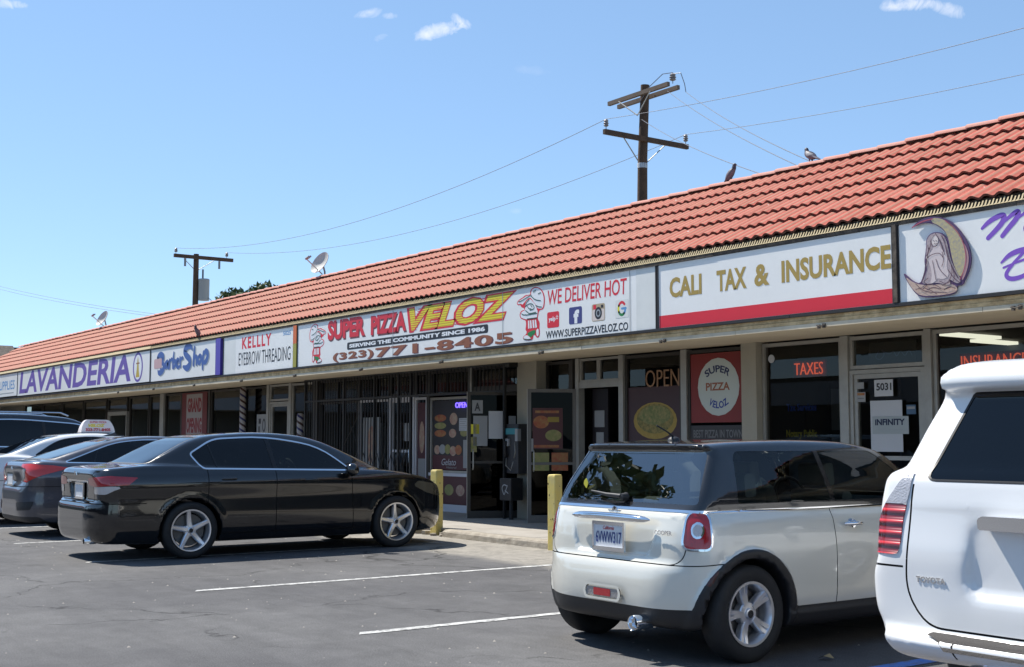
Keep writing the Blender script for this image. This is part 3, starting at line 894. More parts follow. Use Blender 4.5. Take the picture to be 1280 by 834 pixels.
    # door handle (chrome bow)
    for s_, d_ in ((-1, d1), (1, d2)):
        hp = MB(); yb = s_ * .842
        hp.tube([(1.43, yb, .835), (1.47, yb + s_ * .03, .838), (1.56, yb + s_ * .034, .838), (1.61, yb, .835)], [.011, .012, .012, .011], 8)
        hp.lathe([(.001, yb - .004 * s_), (.03, yb + .0 * s_), (.034, yb - .02 * s_)], 18, 'y', (1.52, 0, .837))
        hp.build('door_handle', M_chrome, d_, smooth=True, autosmooth=60)
        mi = MB(); mi.lathe([(.001, -.07), (.05, -.06), (.075, -.01), (.072, .03), (.04, .07), (.001, .08)], 16, 'x', (2.32, s_ * .93, 1.0)); mi.tube([(2.3, s_ * .76, .965), (2.3, s_ * .9, .98)], .016, 6)
        mi.build('door_mirror', M_chrome, d_, smooth=True, autosmooth=60)
    sk = MB(); sk.prism(rpoly([(.43, 1.06), (.46, 1.09), (.455, 1.115), (.43, 1.135), (.41, 1.10)], .008), .223, .226, 'x'); sko = sk.build('sticker', mat('sticker_yellow', (.55, .5, .05), .6), car)
    for x in ax:
        for s_ in (-1, 1): wheel(car, x, s_, .832, .305, .20, .18, 5, 'double')
    return car
hatch = build_hatchback()
# ------------------------------------------------------------------ the other parked vehicles
M_blackpaint = mat('black_paint', (0.006, 0.006, 0.007), 0.12, coat=1.0, coat_rough=0.02, back=(0.02, 0.02, 0.02))
M_greypaint = mat('grey_paint', (0.085, 0.085, 0.10), 0.28, metal=0.45, coat=1.0, back=(0.02, 0.02, 0.02))
M_whitepaint = mat('white_paint', (0.78, 0.78, 0.77), 0.3, coat=1.0, back=(0.05, 0.05, 0.05))
M_suvpaint = mat('dark_suv_paint', (0.008, 0.009, 0.012), 0.15, coat=1.0, back=(0.02, 0.02, 0.02))
M_leaf_red = mat('bright_red_lens', (0.62, 0.03, 0.02), 0.12, coat=1.0)
X = lambda p: p[:, 0]; Y = lambda p: p[:, 1]; Z = lambda p: p[:, 2]; AY = lambda p: np.abs(p[:, 1])
def make_car(name, label, cat, Xc, Y0, s, group=None):
    car = thing(name, label, cat, (Xc, Y0, 0), PI / 2, group=group)
    hw, H, ax, WR, R = s['hw'], s['H'], s['ax'], s['WR'], s['R']
    low = rpoly(s['low'], .05); gh = rpoly(s['gh'], .05)
    plan = rpoly(mirror(s['plan']), .3, 8); gplan = rpoly(mirror(s['gplan']), .2, 8)
    otab = s['otab']; ttab = s['ttab']; belt = s['belt']
    def F(x, y, z):
        ay = np.abs(y)
        rr = np.minimum(np.hypot(x - ax[0], z - R), np.hypot(x - ax[1], z - R))
        o = lut(z, otab)
        fl = (1 - sstep(rr, WR + .02, WR + .10)) * s.get('flare', .006) * (ay > .5)
        b = smax(psdf(x, z, low), psdf(x, ay, plan) - o - fl, s.get('k', .05))
        if 'sub' in s: b = s['sub'](x, y, z, b)
        gg = smax(psdf(x, z, gh), psdf(x, ay, gplan) - lut(z, ttab), s.get('kg', .06))
        f = smin(b, gg, s.get('kj', .03))
        if 'add' in s: f = s['add'](x, y, z, f)
        f = smax(f, -smax(rr - WR, .52 - ay, .01), .008)
        return f
    h = s.get('h', .03)
    P, T = polygonise(F, (-.08, -hw - .1, .08), (s['L'] + .08, hw + .1, H + .1), h)
    P = project(F, P)
    body = Shell(P, T)
    # side glass
    dlo = rpoly(s['dlo'], .03)
    g_side = lambda p: np.maximum(psdf(X(p), Z(p), dlo), .45 - AY(p))
    trim_w = s.get('trim', .018)
    ring, body = body.split(lambda p: np.maximum(psdf(X(p), Z(p), dlo) - trim_w, .45 - AY(p)))
    gl, ring = ring.split(g_side)
    for sg in (1, -1):
        rg, _ = ring.split(lambda p: -sg * Y(p)); rg.obj('window_trim', s.get('trim_mat', M_chrome), car, F, .005, thick=.01)
    for sg in (-1, 1):
        a, _ = gl.split(lambda p: -sg * Y(p))
        for i, xp in enumerate(s['pillars']):
            (x0, z0), (x1, z1), w = xp
            ln = lambda p: (X(p) - (x0 + (Z(p) - z0) * (x1 - x0) / (z1 - z0)))
            r1, r2 = a.split(lambda p: ln(p) + w)
            pl, a = r2.split(lambda p: ln(p) - w)
            pl.obj('pillar', M_rubber, car, F, .001)
            r1.obj('side_window', s['sglass'][min(i, len(s['sglass']) - 1)], car, F, -.003)
        a.obj('side_window', s['sglass'][-1], car, F, -.003)
    for nm, poly, x0, x1, gm in (('rear_window', s['rearwin'], -1, s['rwx'], s['rglass']), ('windscreen', s['wind'], s['wsx'], 99, s.get('wglass', G_clear))):
        pp = rpoly(poly, .05)
        g_ = lambda p: np.maximum.reduce([psdf(Y(p), Z(p), pp), X(p) - x1, x0 - X(p)])
        rg, body = body.split(lambda p: np.maximum.reduce([psdf(Y(p), Z(p), pp) - .012, X(p) - x1, x0 - X(p)]))
        gg_, rg = rg.split(g_)
        rg.obj(nm + '_seal', M_rubber, car, F, .001)
        gg_.obj(nm, gm, car, F, -.002)
    # lamps and inserts
    objs = {}
    for (nm, m_, fn, off, both) in s['cuts']:
        a, body = body.split(fn)
        for sg in ((1, -1) if both else (0,)):
            q = a.split(lambda p: -sg * Y(p))[0] if both else a
            if len(q.T): objs[nm, sg] = q.obj(nm, m_, car, F, off, thick=.012 if off > 0.004 else 0)
    gp, body = cutgap(body, s['gaps'], s.get('gw', .004))
    if len(gp.T): gp.obj('panel_gap', M_dark, car, F, -.006, kind='stuff')
    P_ = s['paint']
    for (nm, fn, both) in s['panels']:
        a, body = body.split(fn)
        for sg in ((1, -1) if both else (0,)):
            q = a.split(lambda p: -sg * Y(p))[0] if both else a
            if len(q.T): objs[nm, sg] = q.obj(nm, P_, car, F)
    body.obj('body', P_, car, F)
    fx0, fx1 = .25, s['L'] - .4
    c_ = MB(); c_.box(fx0, fx1, -.5, .5, .2, .34); c_.box(ax[0] + .45, ax[1] - .45, -hw + .12, hw - .12, .19, .33); c_.build('floor', M_dark, car)
    if s.get('seats'): seats(car, s['seats'], .28, .25, M_seat)
    if s.get('dash'):
        x = s['dash']; db = MB(); db.prism(rpoly([(x, .5), (x, .92), (x + .15, 1.0), (x + .4, .98), (x + .4, .5)], .04), -.66, .66, 'y'); db.build('dashboard', M_seat, car)
    for x in ax:
        for s_ in (-1, 1): wheel(car, x, s_, hw - .012, R, s['rimR'], .20, 5, s['wstyle'])
    for s_ in (-1, 1):
        if 'mirror' in s:
            mx, mz = s['mirror']; mi = MB()
            mi.lathe([(.001, -.08), (.05, -.075), (.085, -.02), (.08, .04), (.04, .08), (.001, .09)], 16, 'x', (mx, s_ * (hw + .10), mz)); mi.tube([(mx - .02, s_ * (hw - .12), mz - .04), (mx, s_ * (hw + .06), mz - .03)], .02, 6)
            for v in range(len(mi.v)): pass
            mi.build('door_mirror', P_, car, smooth=True, autosmooth=60)
        for (hx, hz) in s.get('handles', ()):
            hp = MB(); yb = s_ * (hw - .012)
            hp.tube([(hx - .1, yb - .004 * s_, hz), (hx - .07, yb + s_ * .028, hz + .004), (hx + .07, yb + s_ * .03, hz + .004), (hx + .1, yb - .004 * s_, hz)], [.012, .015, .015, .012], 8)
            hp.build('door_handle', s.get('handle_mat', P_), car, smooth=True, autosmooth=60)
    return car, F, objs

def vgap(x, z0, z1, hwmin=.6, tilt=0.0):
    return (lambda p: X(p) - (x + (Z(p) - .6) * tilt), lambda p: np.maximum.reduce([hwmin - AY(p), z0 - Z(p), Z(p) - z1]))
def dev(p, x0=.14, k=.75): return AY(p) + np.maximum(X(p) - x0, 0) * k
def devpoly(poly, x0=.14, k=.75, r=.02, xm=1.2):
    pp = rpoly(poly, r)
    return lambda p: np.maximum(psdf(dev(p, x0, k), Z(p), pp), X(p) - xm)

# ---------------- black four-door saloon
acc = dict(hw=.923, H=1.50, L=4.93, ax=(1.16, 3.96), R=.335, WR=.375, rimR=.243, wstyle='five', paint=M_blackpaint, belt=1.0, k=.036,
    low=[(.14, .20, .05), (.04, .25, .04), (.0, .34, .05), (.0, .60, .03), (.03, .665, .02), (.11, .69, .02), (.10, .86, .06), (.06, 1.02, .03), (.10, 1.065, .04), (.75, 1.115, .2), (1.9, 1.06, .3), (3.4, 1.03, .3), (3.95, 1.01, .3), (4.5, .90, .3), (4.80, .76, .12), (4.90, .60, .1), (4.93, .42, .08), (4.88, .22, .06), (4.3, .18), (.8, .18)],
    plan=[(.0, .58, .35), (.16, .86, .35), (.9, .923, .5), (3.9, .923, .6), (4.6, .84, .45), (4.93, .48, .4)],
    otab=[(.1, -.10), (.24, -.045), (.40, -.006), (.52, .0), (.70, -.004), (.88, .004), (.96, -.012), (1.06, -.07), (1.2, -.12)],
    gh=[(.45, .95, 0), (.60, 1.10, .1), (1.30, 1.45, .22), (2.10, 1.515, .5), (2.85, 1.455, .3), (3.98, .96, 0), (2., .9, 0)],
    gplan=[(.35, .50, .3), (.8, .80, .4), (2.0, .855, .6), (3.2, .84, .5), (3.9, .70, .3), (4.1, .40, .3)],
    ttab=[(.9, .0), (1.04, -.015), (1.2, -.085), (1.36, -.165), (1.44, -.215), (1.55, -.27)],
    dlo=[(1.20, 1.23, .03), (1.32, 1.065, .03), (3.30, 1.02, .04), (2.90, 1.31, .25), (2.20, 1.435, .4), (1.50, 1.40, .12)],
    pillars=[((1.52, 1.0), (1.42, 1.4), .011), ((2.26, 1.0), (2.20, 1.45), .028)], sglass=[G_dark, G_dark, G_tint], rglass=G_tint,
    rearwin=[(-.66, 1.125), (-.52, 1.43), (.52, 1.43), (.66, 1.125)], rwx=1.6, wind=[(-.68, 1.04), (-.54, 1.44), (.54, 1.44), (.68, 1.04)], wsx=2.75,
    seats=[(1.7, -.37, .75), (1.7, .37, .75), (2.55, -.37, .75), (2.55, .37, .75)], dash=3.2, mirror=(3.23, 1.02), handles=[(1.62, .93), (2.72, .90)], handle_mat=M_blackpaint, gw=.0045,
    cuts=[('tail_light', M_red_lens, devpoly([(.43, .875), (.60, .86), (1.12, .88), (1.20, .965), (.9, .985), (.43, .955)], .12, .8, .015), .004, True),
          ('reversing_lens', M_clear_lens, devpoly([(.60, .775), (.86, .775), (1.10, .872), (.60, .855)], .12, .8, .012), .004, True),
          ('boot_garnish', M_chrome, lambda p: np.maximum.reduce([psdf(Y(p), Z(p), rpoly([(-.425, .895), (.425, .895), (.425, .93), (-.425, .93)], .004)), X(p) - .3]), .006, False),
          ('front_lamp', mat('headlamp', (.16, .14, .10), .12, coat=1.0, metal=.4), lambda p: np.maximum(psdf(X(p), Z(p), rpoly([(4.30, .86), (4.22, .80), (4.45, .70), (4.78, .63), (4.86, .72), (4.72, .80)], .02)), .45 - AY(p)), .003, True),
          ('grille', M_black_plastic, lambda p: np.maximum(psdf(Y(p), Z(p), rpoly([(-.4, .5), (-.45, .72), (.45, .72), (.4, .5)], .03)), 4.7 - X(p)), .003, False)],
    gaps=[vgap(1.36, .27, 1.05), vgap(2.24, .24, 1.05), vgap(3.30, .24, 1.03, tilt=-.05),
          (lambda p: Z(p) - .285, lambda p: np.maximum.reduce([.6 - AY(p), 1.45 - X(p), X(p) - 3.5])),
          (lambda p: Z(p) - (.665 + .0 * X(p)), lambda p: np.maximum.reduce([X(p) - .62])),
          (lambda p: psdf(Y(p), Z(p), rpoly([(-.60, .69), (-.58, .86), (-.63, 1.2), (.63, 1.2), (.58, .86), (.60, .69)], .03)), lambda p: X(p) - .35),
          (lambda p: AY(p) - (.66 + .0 * X(p)), lambda p: np.maximum.reduce([.30 - X(p), X(p) - .66, .95 - Z(p)])),
          (lambda p: psdf(X(p), Z(p), rpoly([(1.03, .84), (.92, .84), (.92, .94), (1.03, .94)], .02)), lambda p: Y(p) - 9 + 0 * X(p) + np.where(Y(p) < 0, 100, 0)),
          (lambda p: X(p) - 3.72, lambda p: np.maximum(.9 - Z(p), AY(p) - .75)), (lambda p: AY(p) - (.80 - (X(p) - 3.7) * .12), lambda p: np.maximum.reduce([3.72 - X(p), X(p) - 4.72, .74 - Z(p)]))],
    panels=[('rear_bumper', lambda p: np.maximum(Z(p) - .665, X(p) - .80), False), ('boot_lid', lambda p: np.maximum.reduce([X(p) - .70, AY(p) - .64, .60 - Z(p)]), False),
            ('front_bumper', lambda p: np.maximum(Z(p) - .66, 4.45 - X(p)), False),
            ('rear_door', lambda p: np.maximum.reduce([1.36 - X(p), X(p) - 2.24, .6 - AY(p), .285 - Z(p), Z(p) - 1.065]), True),
            ('front_door', lambda p: np.maximum.reduce([2.24 - X(p), X(p) - (3.30 - (Z(p) - .6) * .05), .6 - AY(p), .285 - Z(p), Z(p) - 1.05]), True)])
def acc_sub(x, y, z, b):
    # number plate recess and shoulder line
    rec = psdf(y, z, rpoly([(-.30, .70), (-.36, .90), (.36, .90), (.30, .70)], .04))
    b = smax(b, -smax(rec, x - .135, .01), .015)
    return b
acc['sub'] = acc_sub
c_, F_, o_ = make_car('parked_car', 'shiny black four-door saloon with silver wheels, its nose almost at the left yellow post', 'car', -15.22, 4.42, acc)
plate(c_, .112, 0, .80, '')
em = MB(); em.tube([(.065, -.035, .985), (.06, -.028, 1.03)], .006, 6); em.tube([(.065, .035, .985), (.06, .028, 1.03)], .006, 6); em.tube([(.065, -.03, 1.008), (.065, .03, 1.008)], .006, 6)
em.build('badge', M_chrome, c_)
ex = MB(); ex.lathe([(.036, .16), (.037, .03), (.032, .022), (.030, .16)], 18, 'x', (0, -.52, .235)); ex.tube([(.15, -.52, .235), (.6, -.5, .26)], .03, 8); ex.build('exhaust_tip', M_chrome, c_, smooth=True, autosmooth=50)
ga = MB(); ga.prism(rpoly([(.30, 1.0), (.30, 1.02), (.33, 1.02), (.33, 1.0)], .004), -.02, .02, 'y')
rf = MB(); rf.prism(rpoly([(.06, .44), (.06, .47), (.18, .49), (.18, .46)], .004), -.905, -.86, 'y')
st = MB(); st.lathe([(.175 + .015 * math.cos(t), .015 * math.sin(t)) for t in np.linspace(0, 2 * PI, 9)], 24, 'x')
so = st.build('steering_wheel', M_seatgrey, c_, smooth=True); so.location = (3.05, .38, .98); so.rotation_euler = (0, rad(-22), 0)

# ---------------- grey fastback saloon
civ = dict(hw=.90, H=1.46, L=4.63, ax=(1.02, 3.72), R=.33, WR=.37, rimR=.22, wstyle='five', paint=M_greypaint, belt=1.0,
    low=[(.14, .20, .05), (.05, .24, .04), (.0, .40, .05), (.01, .66, .04), (.06, .74, .03), (.10, .80, .03), (.05, 1.04, .03), (.10, 1.085, .02), (.30, 1.10, .06), (1.2, 1.05, .3), (3.2, 1.0, .3), (3.7, .99, .2), (4.3, .86, .2), (4.55, .70, .1), (4.63, .45, .08), (4.58, .22, .05), (4., .18), (.8, .18)],
    plan=[(.0, .50, .3), (.14, .80, .3), (.7, .90, .5), (3.8, .90, .6), (4.4, .78, .4), (4.63, .40, .3)],
    otab=[(.1, -.05), (.26, -.02), (.45, .0), (.66, -.01), (.86, .004), (.95, -.015), (1.04, -.06), (1.2, -.1)],
    gh=[(.15, .95, 0), (.35, 1.105, .1), (1.35, 1.42, .3), (1.95, 1.475, .5), (2.6, 1.43, .3), (3.75, .96, 0), (2., .9, 0)],
    gplan=[(.1, .55, .3), (.6, .78, .4), (1.8, .83, .6), (3.0, .82, .5), (3.7, .68, .3), (3.9, .40, .3)],
    ttab=[(.9, .0), (1.02, -.015), (1.2, -.10), (1.34, -.18), (1.42, -.225), (1.5, -.27)],
    dlo=[(.62, 1.075, .02), (1.05, 1.065), (3.08, 1.0, .04), (2.6, 1.32, .25), (1.95, 1.41, .3), (1.35, 1.35, .2)],
    pillars=[((1.02, 1.06), (1.12, 1.3), .012), ((2.02, 1.0), (1.98, 1.45), .03)], sglass=[G_dark, G_dark, G_tint], rglass=G_tint, trim=.014,
    rearwin=[(-.64, 1.125), (-.50, 1.40), (.50, 1.40), (.64, 1.125)], rwx=1.5, wind=[(-.66, 1.02), (-.52, 1.41), (.52, 1.41), (.66, 1.02)], wsx=2.5,
    seats=[(1.5, -.36, .72), (1.5, .36, .72), (2.35, -.36, .72), (2.35, .36, .72)], dash=3.0, mirror=(3.0, 1.0), handles=[(1.45, .93), (2.45, .90)],
    cuts=[('tail_light', M_leaf_red, devpoly([(.44, 1.05), (.44, 1.01), (.62, .98), (.60, .86), (.48, .80), (.66, .79), (.98, .90), (1.30, .99), (1.05, 1.03), (.70, 1.055)], .10, .8, .012), .006, True),
          ('reversing_lens', M_clear_lens, devpoly([(.47, .99), (.59, .97), (.58, .87), (.48, .83)], .10, .8, .01), .004, True),
          ('lower_grille', M_black_plastic, lambda p: np.maximum.reduce([psdf(AY(p), Z(p), rpoly([(.40, .50), (.78, .52), (.74, .40), (.44, .38)], .02)), X(p) - .5]), .003, True),
          ('valance', M_black_plastic, lambda p: np.maximum.reduce([Z(p) - .30, X(p) - .6, AY(p) - .8]), 0, False)],
    gaps=[vgap(1.22, .27, 1.03), vgap(2.04, .24, 1.03), vgap(3.08, .24, 1.0), (lambda p: Z(p) - .73, lambda p: X(p) - .55),
          (lambda p: psdf(Y(p), Z(p), rpoly([(-.56, .72), (-.46, 1.2), (.46, 1.2), (.56, .72)], .03)), lambda p: X(p) - .25)],
    panels=[('rear_bumper', lambda p: np.maximum(Z(p) - .73, X(p) - .7), False), ('boot_lid', lambda p: np.maximum.reduce([X(p) - .45, AY(p) - .55, .70 - Z(p)]), False),
            ('rear_door', lambda p: np.maximum.reduce([1.22 - X(p), X(p) - 2.04, .6 - AY(p), .26 - Z(p), Z(p) - 1.08]), True),
            ('front_door', lambda p: np.maximum.reduce([2.04 - X(p), X(p) - 3.08, .6 - AY(p), .26 - Z(p), Z(p) - 1.04]), True)])
c_, F_, o_ = make_car('parked_car', 'dark grey fastback saloon with claw-shaped red tail lights, beside the black saloon', 'car', -19.4, 4.73, civ)
plate(c_, .035, 0, .83, '')
em = MB(); em.tube([(.05, -.03, .965), (.048, -.025, 1.01)], .006, 6); em.tube([(.05, .03, .965), (.048, .025, 1.01)], .006, 6); em.tube([(.05, -.03, .988), (.05, .03, .988)], .006, 6); em.build('badge', M_chrome, c_)
ins = MB(); ins.box(1.55, 1.7, -.015, .015, 1.455, 1.475); ins.prism([(1.35, 1.455), (1.56, 1.52), (1.60, 1.46)], -.018, .018, 'y'); ins.build('shark_fin_aerial', M_greypaint, c_)

# ---------------- white saloon with a delivery roof sign
wh = dict(civ); wh.update(paint=M_whitepaint, sglass=[G_dark, G_dark, G_tint], trim_mat=M_rubber, h=.035,
    gh=[(.30, .95, 0), (.55, 1.14, .1), (1.38, 1.48, .3), (2.1, 1.535, .5), (2.7, 1.48, .3), (3.8, .96, 0), (2., .9, 0)], H=1.52,
    low=[(.14, .20, .05), (.05, .24, .04), (.0, .40, .05), (.01, .66, .04), (.06, .74, .03), (.10, .80, .03), (.06, 1.06, .03), (.12, 1.12, .04), (.62, 1.15, .1), (1.4, 1.08, .3), (3.2, 1.0, .3), (3.7, .99, .2), (4.3, .86, .2), (4.55, .70, .1), (4.63, .45, .08), (4.58, .22, .05), (4., .18), (.8, .18)],
    ttab=[(.9, .0), (1.02, -.015), (1.2, -.09), (1.38, -.17), (1.48, -.225), (1.56, -.27)],
    dlo=[(1.05, 1.14, .02), (3.10, 1.0, .04), (2.65, 1.36, .25), (2.05, 1.46, .3), (1.45, 1.40, .2)], rearwin=[(-.64, 1.17), (-.52, 1.46), (.52, 1.46), (.64, 1.17)],
    cuts=[('tail_light', M_red_lens, devpoly([(.40, .84), (.40, 1.0), (.90, 1.02), (1.0, .93), (.8, .84)], .10, .8, .02), .004, True)])
c_, F_, o_ = make_car('parked_car', 'white saloon carrying a lit-style delivery sign on its roof, beyond the dark grey saloon', 'car', -22.6, 4.72, wh)
plate(c_, .035, 0, .83, '')
# roof sign: its own thing, standing on the roof
M_top = mat('topper_plastic', (0.72, 0.66, 0.64), 0.4)
tp = thing('roof_sign', 'domed white and pink delivery sign standing on the roof of the white saloon', 'roof sign', (-22.6, 7.0, 1.525), 0)
q = MB()
prof = rpoly([(-.30, 0, 0), (-.285, .10, .04), (-.22, .235, .07), (.22, .235, .07), (.285, .10, .04), (.30, 0, 0)], .05)
n_ = len(prof)
q.add([(.11 - z * .28, y, z) for y, z in prof] + [(-.11 + z * .28, y, z) for y, z in prof], [tuple(range(n_)), tuple(range(2 * n_ - 1, n_ - 1, -1))] + [(i, n_ + i, n_ + (i + 1) % n_, (i + 1) % n_) for i in range(n_)])
sg = q.build('sign_body', M_top, tp, smooth=False)
b_ = MB(); b_.box(-.13, .13, -.32, .32, -.02, .004); b_.build('base', M_black_plastic, tp)
k_ = .28; uz = (-k_, 0, 1)
M_yel = mat('print_yellow', (0.75, 0.60, 0.03), 0.5); M_orange = mat('print_orange', (.7, .2, .03), .5); M_pink = mat('print_red_soft', (.62, .08, .09), .5)
text_mesh('lettering', 'SUPER PIZZA', M_pink, sg, width=.30, height=.035, depth=.002, origin=(.113 - .175 * k_, -.14, .175), ux=(0, 1, 0), uz=uz, bold=.02)
text_mesh('lettering', 'VELOZ', M_yel, sg, width=.30, height=.055, depth=.002, origin=(.113 - .105 * k_, -.17, .105), ux=(0, 1, 0), uz=uz, bold=.05, shear=.3)
text_mesh('lettering', '323-771-8405', M_print_red, sg, width=.44, height=.055, depth=.002, origin=(.113 - .03 * k_, -.22, .03), ux=(0, 1, 0), uz=uz, bold=.04)

# ---------------- tall dark vehicle at the far left
sv = dict(hw=.97, H=1.90, L=5.0, ax=(1.1, 4.0), R=.37, WR=.41, rimR=.24, wstyle='five', paint=M_suvpaint, belt=1.1, h=.045,
    low=[(.12, .26, .05), (.02, .34, .04), (.0, .60, .05), (.05, 1.15, .05), (.10, 1.25, .05), (3.6, 1.2, .3), (4.2, 1.14, .2), (4.8, 1.0, .15), (4.98, .8, .1), (5.0, .45, .08), (4.9, .28, .05), (4., .24), (.8, .24)],
    plan=[(.0, .75, .2), (.14, .93, .3), (.7, .97, .5), (4.2, .96, .6), (4.8, .85, .3), (5.0, .5, .3)],
    otab=[(.1, -.05), (.3, -.02), (.5, .0), (.9, .0), (1.1, -.02), (1.25, -.06), (1.4, -.1)],
    gh=[(.06, 1.1, 0), (.14, 1.3, .05), (.42, 1.80, .1), (.8, 1.90, .2), (1.8, 1.925, .4), (2.9, 1.84, .3), (4.1, 1.1, 0), (2., 1., 0)],
    gplan=[(.04, .70, .2), (.2, .88, .3), (1.8, .91, .6), (3.4, .88, .5), (4.0, .70, .3)],
    ttab=[(1.1, .0), (1.2, -.015), (1.5, -.08), (1.75, -.15), (1.85, -.19), (1.95, -.25)],
    dlo=[(.40, 1.30, .05), (3.7, 1.24, .05), (3.0, 1.70, .2), (1.8, 1.79, .3), (.62, 1.76, .1)],
    pillars=[((1.25, 1.2), (1.25, 1.8), .03), ((2.3, 1.2), (2.25, 1.8), .03)], sglass=[G_dark, G_dark, G_dark], rglass=G_dark, wglass=G_tint, trim=.02,
    rearwin=[(-.70, 1.25), (-.60, 1.75), (.60, 1.75), (.70, 1.25)], rwx=.6, wind=[(-.72, 1.22), (-.60, 1.78), (.60, 1.78), (.72, 1.22)], wsx=2.9,
    cuts=[('tail_light', M_red_lens, devpoly([(.66, .9), (.66, 1.2), (1.0, 1.2), (.96, .9)], .10, .8, .02), .004, True)],
    gaps=[vgap(1.3, .35, 1.24), vgap(2.3, .3, 1.22), vgap(3.4, .3, 1.2)],
    panels=[('tailgate', lambda p: np.maximum.reduce([X(p) - .7, AY(p) - .7, .60 - Z(p)]), False)], mirror=(3.4, 1.25), handles=[(1.5, 1.08), (2.6, 1.08)])
c_, F_, o_ = make_car('parked_car', 'tall black people carrier with chrome window trim, behind the white saloon at far left', 'car', -25.9, 4.5, sv)
rk = MB()
for s_ in (-1, 1): rk.tube([(.9, s_ * .70, 1.90), (1.0, s_ * .70, 1.94), (2.6, s_ * .68, 1.93), (2.75, s_ * .68, 1.87)], .016, 6)
rk.build('roof_rails', M_chrome, c_, kind='stuff')

M_ribbed = mat('ribbed_red_lens', (0.55, 0.02, 0.03), 0.15, coat=1.0)
_n = M_ribbed.node_tree.nodes; _l = M_ribbed.node_tree.links
_g = _n.new('ShaderNodeNewGeometry'); _s = _n.new('ShaderNodeSeparateXYZ'); _l.new(_g.outputs['Position'], _s.inputs[0])
_m = _n.new('ShaderNodeMath'); _m.operation = 'MULTIPLY'; _m.inputs[1].default_value = 120; _l.new(_s.outputs['Z'], _m.inputs[0])
_w = _n.new('ShaderNodeMath'); _w.operation = 'SINE'; _l.new(_m.outputs[0], _w.inputs[0])
_r = _n.new('ShaderNodeValToRGB'); _r.color_ramp.elements[0].position = .1; _r.color_ramp.elements[0].color = (.20, .008, .012, 1); _r.color_ramp.elements[1].position = .6; _r.color_ramp.elements[1].color = (.62, .03, .035, 1)
_l.new(_w.outputs[0], _r.inputs[0]); _l.new(_r.outputs[0], _n['Principled BSDF'].inputs['Base Color'])
_b = _n.new('ShaderNodeBump'); _b.inputs['Distance'].default_value = .008; _l.new(_w.outputs[0], _b.inputs['Height']); _l.new(_b.outputs[0], _n['Principled BSDF'].inputs['Normal'])
rn_lamp = devpoly([(.755, .855, .03), (.745, 1.02, .03), (.725, 1.16, .05), (.735, 1.25, .03), (.775, 1.235, .05), (.88, 1.08, .05), (.95, .90, .05), (.955, .855, .02)], .12, .75, .03, .6)
